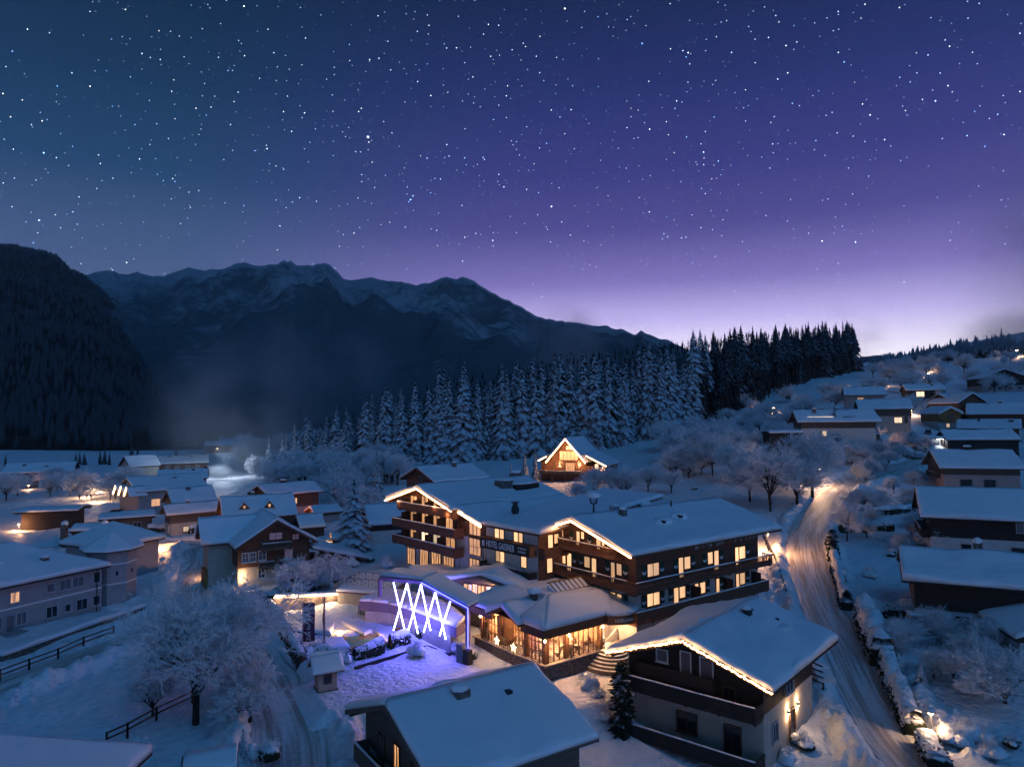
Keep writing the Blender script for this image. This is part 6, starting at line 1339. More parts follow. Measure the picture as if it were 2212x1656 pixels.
for (px, py, top, v, sx, lab) in ((423, 1566, 1240, 'B', 1.0, 'huge frosted bare tree glowing blue in front of the lane'), (540, 1560, 1420, 3, 1.35, 'lower frosted tree right of the huge blue one'), (330, 1545, 1440, 3, 1.2, 'dim frosted tree leaning out left of the huge blue one'),
        (641, 1296, 1204, 1, 1.25, 'violet frosted garden tree in front of the carved chalet'), (714, 1274, 1188, 4, .9, 'slim drooping birch by the lean-to barn'),
        (1664, 1106, 960, 1, 1.1, 'round rosy frosted tree on the meadow left of the road'), (1620, 1085, 985, 0, 1.2, 'broad frosted tree behind the meadow lamp glow'), (1722, 1098, 985, 2, 1.2, 'frosted tree at the bend of the road'), (1755, 1075, 930, 0, 1.1, 'bright frosted tree above the road lamp'), (1700, 1060, 990, 3, 1.2, 'frosted tree between meadow and bend'),
        (1320, 1072, 1004, 1, 1.2, 'frosted apple tree below the hillside chalet, right of its light'), (1285, 1078, 1010, 0, 1.0, 'golden lit frosted tree below the hillside chalet'), (1252, 1088, 1035, 3, 1.4, 'low golden lit frosted tree by the chalet path'), (1353, 1075, 1010, 3, 1.3, 'frosted apple tree second right of the chalet'), (1400, 1068, 1005, 0, 1.2, 'frosted tree third right of the chalet'), (1450, 1066, 1015, 2, 1.3, 'frosted tree in the middle of the meadow'),
        (2172, 1528, 1400, 3, 1.5, 'spreading frosted apple tree in the right garden'), (2060, 1480, 1400, 2, 1.0, 'small frosted tree left of the apple tree'), (2130, 1420, 1330, 1, 1.0, 'frosted tree before the garage annex'),
        (1862, 1110, 1050, 1, 1.3, 'dark limbed frosted tree right of the road above the garden wall'), (1900, 1100, 1060, 3, 1.2, 'small frosted fruit tree in the upper right garden'), (1830, 1170, 1085, 0, 1.0, 'young frosted tree beside the road edge'),
        (1968, 905, 850, 1, 1.2, 'dark violet frosted tree before the twin gable house'), (2030, 870, 838, 2, 1.0, 'rosy lit frosted tree uphill of the twin gable house'), (1835, 1000, 955, 3, 1.2, 'frosted tree below the roof terrace chalet'), (1790, 1000, 948, 0, 1.3, 'frosted tree left of the spruce at the roof terrace chalet')):
    x, y, z = on_ground(px, py); var = BIG if v == 'B' else DEC[v]; hgt = at_y(px, top, y).z-z
    put_tree('frosted_tree', var, x, y, z-.1, hgt/var[2], px*.7, lab, sx=sx)
# thickets: frosted trees along the wood's foot and around the houses
rs = np.random.RandomState(12)
def thicket(n, xs, ys, hs, label, group, vs=(0, 1, 2, 3)):
    for i, px in enumerate(sorted(rs.uniform(*xs) for _ in range(n))):
        py = rs.uniform(*ys); x, y, z = on_ground(px, py); H = rs.uniform(*hs); v = DEC[vs[rs.randint(len(vs))]]
        put_tree('frosted_tree', v, x, y, z-.2, H/v[2], rs.rand()*6.28, label+', %s from left' % ordinal(i+1), group, sx=.9+.5*rs.rand())
thicket(44, (560, 860), (1003, 1062), (6, 11), 'frosted tree in the thicket below the left end of the forest', 'thicket below the forest', (0, 1, 2, 3, 4))
thicket(36, (1600, 1880), (860, 960), (4, 8), 'frosted scrub between the dark forest and the upper houses', 'scrub below the dark forest')
thicket(30, (1900, 2212), (775, 850), (5, 10), 'frosted scrub on the right hillside', 'scrub on the right hillside')
thicket(60, (520, 880), (978, 1006), (9, 15), 'tall frosted tree in the dim scrub wood behind the thicket', 'scrub wood behind the thicket')
thicket(30, (1850, 2080), (1000, 1200), (2.2, 4.5), 'frosted bush in the gardens right of the road', 'bushes in the right gardens')
thicket(16, (1900, 2212), (1270, 1480), (2.0, 4.0), 'frosted bush in the near right garden', 'bushes in the near right garden')
thicket(14, (1880, 2000), (940, 1000), (2.5, 5), 'frosted bush between the upper houses', 'bushes between the upper houses')
thicket(26, (1440, 1640), (960, 1050), (6, 11), 'frosted tree in the thicket right of the hillside chalet', 'thicket right of the chalet')
thicket(22, (1560, 1800), (905, 950), (3, 6), 'frosted bush on the slope under the dark forest', 'bushes under the dark forest')
thicket(26, (10, 300), (1035, 1085), (5, 9), 'frosted tree among the far left houses', 'trees among the far left houses')
thicket(18, (1880, 2200), (795, 850), (6, 11), 'frosted bush on the crest of the right hill', 'bushes on the right hill')
thicket(10, (1780, 1900), (985, 1030), (3, 5), 'frosted bush at the upper bend of the road', 'bushes at the upper bend')
thicket(8, (700, 800), (1040, 1100), (5, 8), 'frosted garden tree behind the broad spruce', 'trees behind the broad spruce', (4, 1))
# far crest wood and forest on the left mountain: nobody could count them
def cone_mass(name, pts, hs, m, label, seed, sides=5):
    rs = np.random.RandomState(seed); n = len(pts); a = np.linspace(0, 2*np.pi, sides, endpoint=False)
    r = hs*.21; ang = a[None]+rs.rand(n, 1)*6.28
    ring = np.stack([pts[:, None, 0]+r[:, None]*np.cos(ang), pts[:, None, 1]+r[:, None]*np.sin(ang), np.broadcast_to((pts[:, 2]+hs*.05)[:, None], ang.shape)], -1)
    tip = pts+np.stack([0*hs, 0*hs, hs], -1)
    V = np.concatenate([ring, tip[:, None]], 1).reshape(-1, 3); k = np.arange(n)[:, None]*(sides+1)
    Fq = np.stack([k+np.arange(sides)[None], k+(np.arange(sides)[None]+1) % sides, np.broadcast_to(k+sides, (n, sides))], -1).reshape(-1, 3)
    return tag(mesh_np(name, V, Fq, [m]), label, 'forest', kind='stuff')
n1 = 15000; rr_ = np.random.RandomState(3); R_, C_ = HILL.shape[:2]
ii = rr_.rand(n1)*59*.999; jj = rr_.rand(n1)*(C_-1.001); i0, j0 = ii.astype(int), jj.astype(int); fi, fj = (ii-i0)[:, None], (jj-j0)[:, None]
P_ = HILL[i0, j0]*(1-fi)*(1-fj)+HILL[i0+1, j0]*fi*(1-fj)+HILL[i0, j0+1]*(1-fi)*fj+HILL[i0+1, j0+1]*fi*fj
FARM = snow_needle_mat('far_spruce', (.010, .016, .017), (.055, .066, .078), .30, .9, .05, .3)
sel = (P_[:, 0]/P_[:, 1] > -.80)
cone_mass('mountain_forest', P_[sel], 11+9*rr_.rand(sel.sum()), FARM, 'dark forest covering the left mountain', 4)
xs = []; rr_ = np.random.RandomState(8)
for i in range(900):
    px = rr_.uniform(1880, 2240); d_ = rr_.uniform(380, 640); P_ = at_y(px, 800, d_); xs.append((P_.x, d_, b0(P_.x, d_)))
xs = np.array(xs); keep_ = SN(6)(xs[:, 0]*.02, xs[:, 1]*.02) > -.2
cone_mass('crest_wood', xs[keep_], 5+6*rr_.rand(keep_.sum()), SPRUCE_D, 'dark scrub and wood on the right hill', 9)
# ---- hedges, shrubs and snow heaps
def hedge(name, pts, w, h, label, seed, leafy=True, cap=.25, m=None, cat='hedge', group=None):
    """clipped hedge along a line: lumpy body, leaf tufts, snow on top"""
    P = spline([(p[0], p[1]) for p in pts], .45); T = np.gradient(P, axis=0); T /= np.linalg.norm(T, axis=1)[:, None]+1e-9; Nn = np.stack([-T[:, 1], T[:, 0]], 1)
    t = empty(name, (0, 0, 0), 0, label, cat, group); s = SN(seed); s2 = SN(seed+1)
    prof = [(-1, 0), (-1.05, .35), (-.98, .75), (-.7, 1.0), (0, 1.05), (.7, 1.0), (.98, .75), (1.05, .35), (1, 0)]
    zb = base(P[:, 0], P[:, 1]); rows = []
    for a, b in prof:
        q = P+Nn*(a*w/2*(1+.12*s(P[:, 0]*1.9+b*3, P[:, 1]*1.9)))[:, None] if False else P+Nn*((a*w/2)*(1+.14*s(P[:, 0]*1.9+b*3, P[:, 1]*1.9+a)))[:, None]
        rows.append(np.c_[q, zb-.1+b*h*(1+.10*s2(P[:, 0]*1.3+a, P[:, 1]*1.3))])
    G = np.stack(rows, 1); n, k = G.shape[:2]; i = np.arange(n*k).reshape(n, k)
    Fq = np.stack([i[:-1, :-1], i[1:, :-1], i[1:, 1:], i[:-1, 1:]], -1).reshape(-1, 4)[:, ::-1]
    ends = np.array([[i[e, a] for a in q] for e in (0, n-1) for q in ((0, 1, 7, 8), (1, 2, 6, 7), (2, 3, 5, 6))])
    mesh_np('body', G.reshape(-1, 3), np.concatenate([Fq, ends]), [m or HEDGE_M], t, smooth=False)
    if leafy:
        rs = np.random.RandomState(seed); L = np.hypot(*np.diff(P, axis=0).T).sum(); m_ = int(min(2600, L*h*70)); a = rs.randint(0, n-1, m_); b = rs.randint(0, k-1, m_)
        c = G[a, b]*(1-rs.rand(m_, 1))+G[a+1, b+1]*rs.rand(m_, 1) if False else (G[a, b]+(G[a+1, b]-G[a, b])*rs.rand(m_, 1)+(G[a, b+1]-G[a, b])*rs.rand(m_, 1))
        e1 = rs.randn(m_, 3)*.10; e2 = rs.randn(m_, 3)*.10; out = np.zeros((m_, 3)); c = c+rs.randn(m_, 3)*.05
        V = np.stack([c-e1, c+e2, c+e1, c-e2], 1).reshape(-1, 3); q = np.arange(m_*4).reshape(-1, 4)
        tag(mesh_np('leaves', V, q, [m or HEDGE_M], t), kind='stuff')
    if cap:
        parts = []
        up = G[:, 2:7].copy(); up[:, :, 2] += .02; sn = up.copy(); wv = np.array([.05, .75, 1, .75, .05])[None]; sn[:, :, 2] += cap*wv*(np.clip(1+.55*s(P[:, 0]*1.1, P[:, 1]*1.1)+.5*s2(P[:, 0]*2.6, P[:, 1]*2.6), .15, 2.2))[:, None]*(1+.35*s(sn[:, :, 0]*4, sn[:, :, 1]*4))
        V = np.concatenate([sn.reshape(-1, 3), up.reshape(-1, 3)]); j = np.arange(n*5).reshape(n, 5); fq = np.stack([j[:-1, :-1], j[1:, :-1], j[1:, 1:], j[:-1, 1:]], -1).reshape(-1, 4)[:, ::-1]
        mesh_np('hedge_snow', V, np.concatenate([fq, fq[:, ::-1]+n*5]), [SNOW], t, smooth=True)
    return t
def zl(x, y): return on_z((1400+x)/1.85172, (2200+y)/1.85172, 0)
def hb(pts, z=0.): return [tuple(on_z(*b2(*p), z))[:2] for p in pts]
hedge('hedge', hb(((610,380),(700,520),(800,680),(875,800))), 1.0, 1.7, 'tall brown hedge between the lane and the pool garden', 401, cap=.2, m=snow_needle_mat('brown_hedge_leaves', (.075, .045, .035), (.6, .58, .58), .25, .7, 3., .6))
hedge('hedge', hb(((890,740),(1040,715),(1180,725),(1290,740)), .1), .9, 1.3, 'dark clipped hedge below the banners', 403, cap=.12)
hedge('hedge', hb(((1330,720),(1450,690),(1580,655)), .1), .9, 1.35, 'left part of the clipped hedge along the violet yard', 405, cap=.14)
hedge('hedge', hb(((1640,630),(1720,612),(1800,590)), .1), .9, 1.35, 'middle part of the clipped hedge along the violet yard', 407, cap=.14)
hedge('hedge', hb(((1880,570),(1960,560),(2060,600),(2150,640)), .1), .9, 1.35, 'right part of the clipped hedge under the light tubes', 409, cap=.16)
hedge('hedge', hb(((560,250),(700,235),(900,190),(1080,150),(1225,110)), .6), 1.0, 1.9, 'snowy hedge on the bank above the lit garden wall', 411, cap=.15)
def b5(x, y): return ((3096+x/2.159)/1.85172, (2300+y/2.159)/1.85172)
hedge('hedge', [tuple(on_z(*b5(*p), -.9))[:2] for p in ((800,520),(850,640),(900,760),(950,830))], 2.3, 2.1, 'bulky clipped hedge block under a thick snow cushion by the road', 413, cap=.8)
hedge('hedge', [tuple(on_z(*b5(*p), -1.4))[:2] for p in ((985,900),(1050,1050),(1130,1200),(1210,1370))], 1.6, 1.4, 'long roadside hedge with lumpy snow, behind the garden lamp', 415, cap=.45)
hedge('hedge', [tuple(on_z(*b5(*p), -1.8))[:2] for p in ((1310,1480),(1370,1580),(1440,1700))], 1.5, 1.2, 'last stretch of roadside hedge at the bottom edge', 417, cap=.4)
hedge('hedge', [tuple(on_z(*b5(*p), -.6))[:2] for p in ((850,470),(1100,490),(1330,520),(1550,540))], 1.3, 1.5, 'snow buried hedge in front of the parked van', 419, cap=.6)
def z6(x, y): return ((3096+x/2.208)/1.85172, (1700+y/2.208)/1.85172)
hedge('hedge', [tuple(on_z(*z6(*p), 1.2))[:2] for p in ((500,1200),(540,1330),(590,1480),(650,1620))], 1.2, 1.2, 'roadside hedge heaped with snow opposite the hotel', 421, cap=.55)
hedge('hedge', [tuple(on_z(*z6(*p), 4.2))[:2] for p in ((730,835),(900,835),(1100,830),(1250,825))], 1.0, 1.3, 'straight dark hedge beside the big dark house', 423, cap=.3)
hedge('hedge', [tuple(on_z(*z6(*p), 2.2))[:2] for p in ((600,1060),(800,1050),(1050,1045))], 1.2, 1.3, 'pale snowy hedge along the upper right garden', 425, cap=.4)
def c2_(x, y): return ((400+x/3.687)/1.85172, (1780+y/3.687)/1.85172)
hedge('hedge', [tuple(on_z(*c2_(*p), 0))[:2] for p in ((700,1290),(860,1280),(1010,1280))], 1.0, 1.5, 'hedge of snow topped balls at the road fork', 427, cap=.4)
hedge('hedge', [tuple(on_z(*c2_(*p), 0))[:2] for p in ((1050,1300),(1250,1310),(1480,1290),(1680,1200),(1820,1140))], 1.1, 1.6, 'long snowy hedge curving round the beige house', 429, cap=.45)
hedge('hedge', [tuple(p) for p in ((-41.5, 107), (-44.5, 112), (-47.5, 119), (-50, 125))], 1.2, 1.8, 'violet tinged hedge between lane and carved chalet', 431, cap=.35)
# arborvitae columns
def column_tree(px, py, top, w, label, seed):
    x, y, z = on_ground(px, py); h = at_y(px, top, y).z-z; V, Fq = spruce_arrays(h, w, seed, 34, 12, z0=.02, segs=3, droop=.35)
    zz = V[:, 2]/h; f = np.interp(zz, [0, .1, .5, .85, 1], [.8, 1, 1.0, .8, .5])/np.maximum((1-np.clip(zz, 0, .93))**.85, .12); V[:, :2] *= np.minimum(f, 3.)[:, None]
    t = empty('column_tree', (x, y, z-.2), .4, label, 'tree'); mesh_np('crown', V, Fq, [snow_needle_mat('dark_cypress', (.012, .022, .014), (.6, .63, .68), .95, 1.25, 1.6, .9)], t)
    o = bpy.data.objects.new('trunk', trunk_mesh(h, .12, 3)); COL.objects.link(o); o.parent = t
column_tree(1345, 1592, 1422, .95, 'dark column shaped cypress in front of the entrance steps', 501)
column_tree(1800, 1208, 1140, .8, 'dark column shaped cypress at the right road edge', 503)
# garden shrubs bowed under snow
def shrub(px, py, w, h, label, seed, z=None, frost=True):
    x, y, zz = on_ground(px, py); t = empty('snowy_shrub', (x, y, zz), seed, label, 'shrub', 'snow laden garden shrubs')
    rs_ = random.Random(seed); parts = []
    for i in range(7):
        a = rs_.random()*6.28; d = rs_.random()*.6; parts.append(snow_blob(None, (w*d*.6*math.cos(a), w*d*.6*math.sin(a), h*(.25+.4*rs_.random()*(1-d))), w*(.25+.2*rs_.random()), w*(.25+.2*rs_.random()), h*(.3+.2*rs_.random()), seed=seed+i, n=10))
    V, Fq = join_arrays(parts); mesh_np('snow', V, Fq, [HEDGE_M if seed % 3 == 0 else SNOW], t, smooth=True)
    if frost:
        o = bpy.data.objects.new('twigs', BUSH[0]); COL.objects.link(o); o.parent = t; s = h*1.25/BUSH[2]; o.scale = (s*w/h*.62, s*w/h*.62, s)
SHR = [(2010,1370,'near the parked van'),(2055,1350,'under the garage annex eave'),(1960,1310,'in the lower right garden'),(1990,1270,'by the low roofed house'),(2105,1600,'by the garden lamp'),(2140,1640,'at the bottom right'),(2190,1620,'in the corner bottom right'),(2060,1610,'right of the lamp post'),(2090,1500,'under the apple tree left'),(2200,1480,'under the apple tree right'),(2030,1560,'behind the roadside hedge'),
       (1880,1250,'by the garden path right of the road'),(1930,1205,'above the low roofed house'),(1900,1170,'on the upper garden bank'),(1985,1180,'beside the big dark house'),(1290,1520,'below the entrance forecourt'),(1310,1560,'left of the cypress'),(1270,1500,'at the forecourt kerb'),(1735,1620,'right of the light string chalet'),(1700,1650,'at the foot of the light string chalet'),
       (1000,1420,'by the portal post'),(1015,1430,'in front of the portal'),(985,1410,'beside the light tubes'),(545,1640,'at the bottom left'),(580,1650,'near the bottom lane'),(520,1600,'below the blue tree'),(300,1620,'behind the corner roof'),(690,1420,'beside the shrine'),(740,1435,'right of the shrine'),(470,1330,'behind the blue tree on the lane side'),(520,1345,'at the lane bank'),
       (900,1420,'in the violet yard'),(1560,1040,'in the meadow thicket'),(1500,1060,'in the meadow'),(1850,985,'below the bend'),(760,1225,'behind the terrace block'),(800,1215,'at the rear wing garden'),(835,1230,'under the rear wing balcony')]
for i, (px, py, wh) in enumerate(SHR):
    w = 1.1+.9*((i*37) % 10)/10; shrub(px, py, w, w*.8, 'snow laden shrub '+wh, 600+i)
# a small heap fir at the bottom left and two young firs in the right garden
for px, py, top, lab in ((525, 1660, 1568, 'young fir thick with snow at the bottom left'), (1990, 1500, 1420, 'young fir thick with snow in the right garden'), (2135, 1400, 1335, 'young fir in front of the garage annex')):
    x, y, z = on_ground(px, py); h = at_y(px, top, y).z-z; v = SPR[2]; put_tree('young_fir', v, x, y, z-.1, h/v[2], px, lab, sx=1.7)
# ------------------------------------------------------------------ street lamps
def street_lamp(px, py, top, w, label, col=(1.0, .62, .30), bulb=None, cap=True, x=None, y=None, z=None, h=None, r=.16):
    if x is None: x, y, z = on_ground(px, py); h = at_y(px, top, y).z-z
    t = empty('street_lamp', (x, y, z), 0, label, 'street lamp', 'lamps of the village')
    MB().tube([(0, 0, -.5), (0, 0, h-.1)], .06, 7, .045).build('post', STEEL, t)
    k = max(1.0, y/150.)
    MB().lathe([(.10*k, -.03), (.34*k, .02), (.30*k, .10), (.06, .2)], 12, (0, 0, h)).build('shade', METAL, t)
    MB().lathe([(.05, -.20*k), (.19*k, -.12*k), (.21*k, -.04)], 10, (0, 0, h)).build('bulb', bulb or BULB, t)
    if cap: snow_blob('snow_cap', (0, 0, h+.1), .36*k, .36*k, .2*k, t, int(x), 10)
    point('lamp_light', (0, 0, h-.45*k), w*1.5, col, r, t)
    return t
WARM = (1.0, .46, .19); PALE = (1.0, .58, .32)
for px, py, top, w, col, lab in (
    (1659, 1196, 1149, 2600, WARM, 'street lamp at the far corner of the hotel front block'),
    (1770, 1052, 1012, 3000, PALE, 'street lamp at the road bend under the bright frosted tree'),
    (2013, 1608, 1537, 230, PALE, 'garden lamp with snow cap behind the roadside hedge'),
    (1884, 968, 950, 1800, WARM, 'lamp at the foot of the broad spruce uphill'),
    (1945, 935, 908, 2200, WARM, 'lamp beside the upper road under the lit window house'),
    (1905, 870, 848, 1500, PALE, 'lamp on the roof line of the lit window house'),
    (103, 1130, 1100, 1400, WARM, 'left lamp post on the valley road by the stone pillar'),
    (40, 1150, 1131, 1100, WARM, 'lamp at the far left edge of the valley road'),
    (187, 1075, 1050, 1500, PALE, 'lamp in the frosted tree behind the shed'),
    (209, 1086, 1062, 1500, PALE, 'right lamp of the pair on the slope behind the shed'),
    (61, 1058, 1047, 500, WARM, 'small lamp among the trees at the left'),
    (265, 1145, 1133, 600, WARM, 'low lamp beside the bungalow roof edge'),
    (1913, 832, 821, 900, PALE, 'first lamp up the hill path'),
    (1940, 811, 804, 900, PALE, 'lamp left on the far hill path'),
    (1959, 809, 802, 900, PALE, 'lamp second from left on the far hill path'),
    (2006, 815, 805, 1200, PALE, 'lamp by the bright gully on the hill path'),
    (2010, 802, 794, 900, PALE, 'upper lamp by the gully on the hill path'),
    (1672, 893, 880, 700, PALE, 'lamp at the edge of the dark forest'),
    (1970, 898, 886, 900, PALE, 'lamp below the glowing veranda house'),
    (84, 1035, 1020, 400, PALE, 'floodlight mast in the far left trees'),
    (436, 1075, 1040, 300, PALE, 'slim mast by the guest house'),
    (2197, 772, 756, 3000, PALE, 'bright floodlight at the right edge of the hill')):
    street_lamp(px, py, top, w, lab, col, BULB if col == WARM else BULB)
# lamps that light the entrance forecourt and the lane
for px, py, top, w, lab in ((455, 1248, 1232, 900, 'low lamp where the lane meets the side lane'), (330, 1190, 1165, 2400, 'assumed lamp behind the corner tower by the lane')):  # tower lamp is assumed, from the warm patch of light on the lane
    street_lamp(px, py, top, w, lab, WARM)
# snow cannon with its beam of lit snow
x, y, z = on_ground(445, 1040); sc = empty('snow_cannon', (x, y, z), 0, 'snow cannon blowing a white lit plume behind the guest house', 'snow cannon')
MB().tube([(0, 0, 0), (0, 0, 5.0)], .15, 6).build('mast', STEEL, sc); MB().tube([(-.6, 0, 5.0), (.7, 0, 5.3)], .5, 10, .6).build('barrel', METAL, sc)
# ------------------------------------------------------------------ fences
def plank_fence(pts, label, h=1.0, rails=2, post=2.2, m=TIMBER):
    t = empty('rail_fence', (0, 0, 0), 0, label, 'fence', 'rail fences')
    P = [Vector((p[0], p[1], b0(p[0], p[1])+.1)) for p in pts]
    for a, b in zip(P, P[1:]):
        n = max(1, int((b-a).length/post))
        for i in range(n+1):
            c = a.lerp(b, i/n); MB().bar((c.x, c.y, c.z-.3), (c.x, c.y, c.z+h), .13).build('post', m, t)
        for k in range(rails): z = h*(.45+.45*k); MB().bar((a.x, a.y, a.z+z), (b.x, b.y, b.z+z), .07, .12).build('rail', m, t)
def b1(x, y): return (x/2.159/1.85172, (2300+y/2.159)/1.85172)
plank_fence([tuple(on_z(*b1(*p), -.6))[:2] for p in ((0,950),(250,860),(500,770),(720,670),(980,575))], 'dark rail fence along the side lane on the left')
plank_fence([tuple(on_z(*b1(*p), -1.3))[:2] for p in ((920,1500),(1100,1430),(1350,1310),(1660,1180))], 'rail fence climbing to the huge blue tree')
plank_fence([tuple(on_z(*z6(*p), 1.0))[:2] for p in ((-90,1170),(10,1330),(110,1560))], 'iron fence beside the hotel wall and road', 1.1, 2, 1.6, METAL)
plank_fence([tuple(on_z(*b4_, -1.9))[:2] for b4_ in ((((2300+2010/2.159)/1.85172, (2300+1080/2.159)/1.85172)), ((2300+2150/2.159)/1.85172, (2300+1130/2.159)/1.85172))], 'short railing right of the light string chalet', 1.1, 5, .8, METAL)
# retaining wall between hotel and road
rw = empty('road_wall', (0, 0, 0), 0, 'stone retaining wall between hotel yard and road', 'wall')
p, q = on_z(*z6(-60, 1210), 1.5), on_z(*z6(100, 1600), .2); wall_run(rw, Vector((p.x, p.y, 0)), Vector((q.x, q.y, 0)), -1.5, 2.2, .4, STONEW)
# hut at the blue tree
ht = House('tool_hut', 'dark tool hut with snowy roof beneath the huge blue tree', (-20.8, 49.5), 20., 1.7, 1.8, .9, 1.6, -1.6, (.3, .3), (.3, .3), .4, None, TIMBER_B, TIMBER_B, TIMBER_B, 'hut', seed=701)
# ------------------------------------------------------------------ parked cars
def car(px, py, rz, paint, label, van=False, snow=.25, z=None, seed=1):
    x, y, zz = on_ground(px, py); t = empty('parked_car', (x, y, zz+.05), rz, label, 'van' if van else 'car', 'parked vehicles')
    L, W_, Hh = (2.4, .92, 1.9) if van else (2.15, .86, 1.42)
    prof = [(-L, .35), (-L, .85), (-L*.92, 1.0), (-L*.80, Hh*.98), (L*.25, Hh), (L*.52, 1.02), (L*.95, .86), (L, .6), (L, .35)] if van else [(-L, .35), (-L, .8), (-L*.88, .95), (-L*.60, Hh), (L*.10, Hh), (L*.42, .95), (L*.94, .82), (L, .6), (L, .35)]
    b = MB(); n = len(prof)
    rings = []
    for yy, s_, dz in ((-W_, .97, 0), (-W_*.96, 1, 0), (W_*.96, 1, 0), (W_, .97, 0)):
        rings.append([(p_[0]*s_, yy*(.84 if p_[1] > 1.0 else 1), p_[1]) for p_ in prof])
    vs = [v for r in rings for v in r]; fs = [(i*n+k, i*n+(k+1) % n, (i+1)*n+(k+1) % n, (i+1)*n+k) for i in range(3) for k in range(n)]+[tuple(range(n-1, -1, -1)), tuple(3*n+k for k in range(n))]
    b.add(vs, fs).build('body', paint, t)
    for sg in (-1, 1):
        w = MB(); z0, z1 = 1.03, Hh-.1; x0, x1 = (-L*.72, L*.3) if van else (-L*.6, L*.16)
        w.add([(x0-.12, sg*(W_*.845+.01), z0), (x1+.32, sg*(W_*.845+.01), z0), (x1, sg*(W_*.83+.01), z1), (x0, sg*(W_*.83+.01), z1)], [(0, 1, 2, 3)] if sg < 0 else [(3, 2, 1, 0)]); w.build('side_window', DARKPANE, t)
    for sx in (-.62, .62):
        for sg in (-1, 1):
            wh = MB().lathe([(.12, -.1), (.33, -.1), (.35, 0), (.33, .1), (.12, .1)], 14).build('wheel', mat('tyre', (.02, .02, .02), .9), t); wh.location = (L*sx, sg*W_*.92, .33); wh.rotation_euler = (math.pi/2, 0, 0)
            MB().lathe([(.02, -.115), (.19, -.115), (.19, .115), (.02, .115)], 10).build('rim', STEEL, wh)
    for sg in (-1, 1): MB().box(L*.985, L+.01, sg*W_*.72-.14, sg*W_*.72+.14, .6, .74).build('headlight', mat('headlight_glass', (.5, .5, .5), .1), t)
    if snow:
        x0, x1 = (-L*.82, L*.28) if van else (-L*.60, L*.12)
        snow_obj('roof_snow', [snow_patch_arrays((x0, -W_*.8, Hh), (x1, -W_*.8, Hh), (x1, W_*.8, Hh), (x0, W_*.8, Hh), snow, (1, 1, 1, 1), seed, res=.25, lump=.03, r=.2)], t)
        snow_obj('bonnet_snow', [snow_patch_arrays((L*.46, -W_*.85, .97), (L*.97, -W_*.85, .86), (L*.97, W_*.85, .86), (L*.46, W_*.85, .97), snow*.8, (1, 1, 1, 1), seed+1, res=.25, lump=.03, r=.2)], t)
CARK = mat('black_car_paint', (.012, .012, .015), .25, spec=.6); CARS = mat('silver_car_paint', (.35, .36, .38), .3, .4, spec=.6); CARW = mat('white_car_paint', (.6, .6, .6), .3, spec=.5); CARB = mat('dark_blue_car_paint', (.02, .03, .06), .3, spec=.5)
car(562, 1303, math.radians(20), CARK, 'black car parked in front of the carved chalet', snow=.0)
car((3096+1340/2.159)/1.85172, (2300+510/2.159)/1.85172, math.radians(-12), CARS, 'silver van half buried in snow before the low roofed house', True, .3)
car((3096+345/2.159)/1.85172, (2300+915/2.159)/1.85172, math.radians(100), CARW, 'white snow covered car right of the light string chalet', snow=.25)
car(1950, 985, math.radians(10), CARW, 'car under a smooth snow cover beside the upper garden', snow=.45, seed=5)
car(1985, 992, math.radians(14), CARS, 'second snow covered car in the upper garden', snow=.45, seed=7)
car(2005, 938, math.radians(60), CARB, 'dark car standing in the lit carport', snow=0)
car(256, 1112, math.radians(15), CARK, 'dark car with snowy roof before the bungalow', snow=.2, seed=9)
# ------------------------------------------------------------------ planters and little trees beside the steps
def planter(x, y, z, h, label, seed):
    t = empty('potted_conifer', (x, y, z), 0, label, 'plant', 'potted conifers by the steps')
    MB().lathe([(.16, 0), (.24, .4), (.26, .44)], 10).build('pot', STONE, t); V, Fq = spruce_arrays(h, .32, seed, 9, 7, segs=2); o = mesh_np('crown', V, Fq, [SPRUCE_M], t); o.location = (0, 0, .4)
for i, (px, py, z, h, lab) in enumerate(((1262, 1436, .1, 1.1, 'leftmost potted conifer at the foot of the round steps'), (1272, 1428, .3, 1.3, 'second potted conifer on the left side of the steps'), (1281, 1418, .6, .9, 'potted conifer halfway up the left side of the steps'), (1369, 1430, .1, 1.2, 'potted conifer on the right side of the steps'), (1301, 1392, 1.45, 1.2, 'potted conifer beside the entrance door'), (1293, 1396, 1.45, .9, 'short potted conifer on the terrace corner'))):
    p = on_z(px, py, z); planter(p.x, p.y, z, h, lab, 800+i)
# loungers stacked on the wellness terrace
for i, (px, py) in enumerate(((1640, 520), (1720, 490))):
    p = on_z(*b2(px-640+700, py), .4) if False else on_z(*b6(780+150*i, 1180), .4); t = empty('lounger', p, math.radians(40), 'pale wooden lounger behind the light tubes, %s' % ('left one' if i == 0 else 'right one'), 'lounger', 'loungers on the wellness terrace')
    MB().box(-.9, .4, -.3, .3, .25, .33).build('seat', TIMBER_Y, t); MB().prism([(.4, .28), (1.0, .85), (1.0, .93), (.4, .36)], 'y', -.3, .3).build('backrest', TIMBER_Y, t)
    for x_ in (-.8, .3): MB().box(x_-.04, x_+.04, -.28, .28, 0, .25).build('leg', TIMBER_Y, t)
hc = empty('heat_pump', (*on_frame(*b6(1640, 1560), .9).to_2d(), 0), math.radians(-40), 'grey blue cabinet beside the portal post', 'cabinet'); MB().box(-.4, .4, -.3, .3, -.2, 1.8).build('case', mat('cabinet_grey', (.2, .22, .26), .5), hc); MB().box(.5, 1.2, -.3, .3, -.2, 1.4).build('fan_box', METAL, hc)

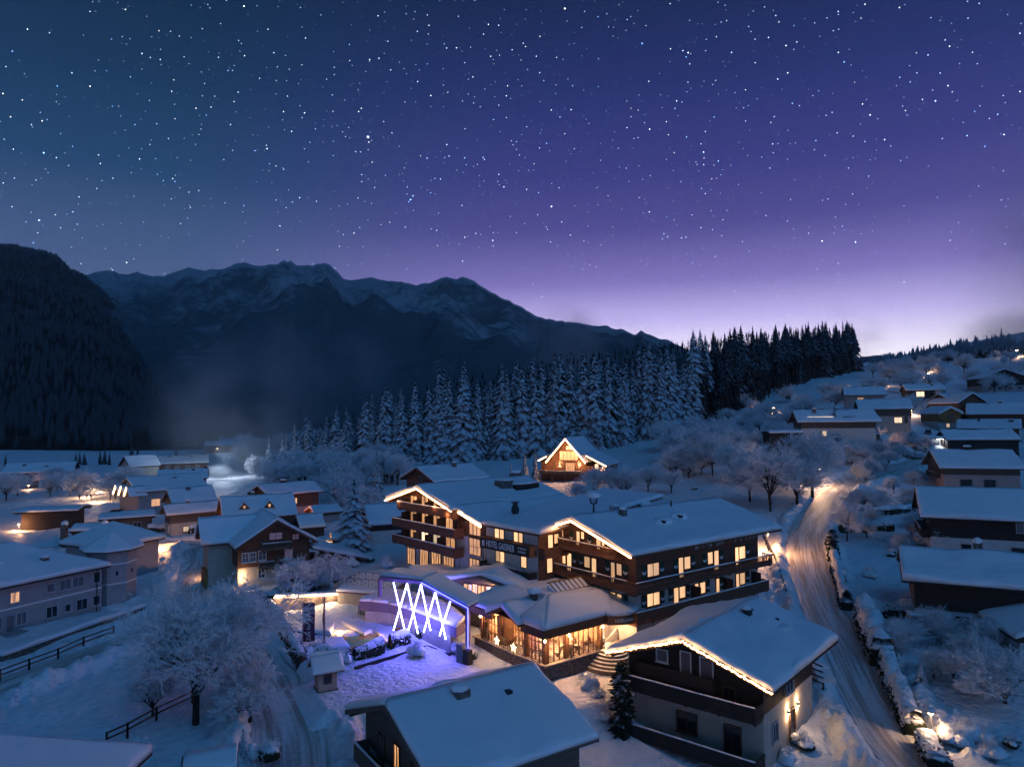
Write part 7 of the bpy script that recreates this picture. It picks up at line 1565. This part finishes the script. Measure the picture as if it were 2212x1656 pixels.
# assumed reddish yard lamp, for the rosy rim light on the house behind
street_lamp(0, 0, 0, 1000, 'assumed reddish yard lamp between the rear wing and the house behind', (1.0, .33, .18), x=-20.5, y=127.0, z=b0(-20.5, 127.0), h=5.5)
street_lamp(0, 0, 0, 900, 'assumed reddish lamp in the yard of the reddish chalet', (1.0, .33, .18), x=-47.0, y=150.5, z=b0(-47, 150.5), h=4.5)  # likewise assumed, for the pinkish rim light on the chalet
# ------------------------------------------------------------------ air: even haze over the whole valley, and mist where the photograph shows it
def volume_mat(name, col, dens, noise=None, aniso=.2):
    m = bpy.data.materials.new(name); m.use_nodes = True; t = m.node_tree; t.nodes.clear()
    v = N(t, 'ShaderNodeVolumePrincipled'); v.inputs['Color'].default_value = (*col, 1); v.inputs['Density'].default_value = dens; v.inputs['Anisotropy'].default_value = aniso
    o = N(t, 'ShaderNodeOutputMaterial'); t.links.new(v.outputs[0], o.inputs['Volume'])
    if noise:
        tc = N(t, 'ShaderNodeTexCoord'); ln = N(t, 'ShaderNodeVectorMath', operation='LENGTH'); t.links.new(tc.outputs['Object'], ln.inputs[0])
        g = N(t, 'ShaderNodeNewGeometry'); nz = N(t, 'ShaderNodeTexNoise'); nz.inputs['Scale'].default_value = noise; nz.inputs['Detail'].default_value = 3; t.links.new(g.outputs['Position'], nz.inputs['Vector'])
        f = M_(t, 'MULTIPLY', maprange(t, ln.outputs['Value'], 1.0, .15), maprange(t, nz.outputs[0], .36, .66))
        t.links.new(M_(t, 'MULTIPLY', f, dens), v.inputs['Density'])
    return m
hz = MB().box(-5200, 5200, -60, 6900, -8, 1300).build('haze', volume_mat('valley_haze', (.72, .88, 1.0), 8.0e-5))
tag(hz, 'thin blue night haze filling the valley', 'haze', kind='stuff')
def mist(px, py, d, rx, ry, rz, dens, noise, label, col=(.80, .90, 1.0)):
    bm = bmesh.new(); bmesh.ops.create_icosphere(bm, subdivisions=3, radius=1.0); me = bpy.data.meshes.new('mist'); bm.to_mesh(me); bm.free()
    me.materials.append(volume_mat('mist_%d' % px, col, dens, noise)); o = bpy.data.objects.new('mist', me); COL.objects.link(o)
    o.location = at_y(px, py, d); o.scale = (rx, ry, rz); return tag(o, label, 'mist', kind='stuff')
mist(500, 930, 300, 46, 40, 44, .05, .04, 'pale mist bank drifting over the fields behind the guest house')
mist(640, 830, 900, 170, 120, 110, .014, .010, 'thin mist rising along the foot of the range')
mist(1215, 760, 1100, 90, 90, 90, .018, .014, 'wisp of mist above the middle of the forest')
mist(2180, 745, 520, 40, 50, 34, .03, .03, 'lit mist beside the floodlight on the right hill')
mist(482, 1024, 262, 9, 7, 4.5, .25, .12, 'bright plume of blown snow at the snow cannon')
cl_ = at_y(447, 1022, 262); point('cannon_lamp', cl_+Vector((3, 6, 7)), 9000, (.70, .82, 1.0), .5)
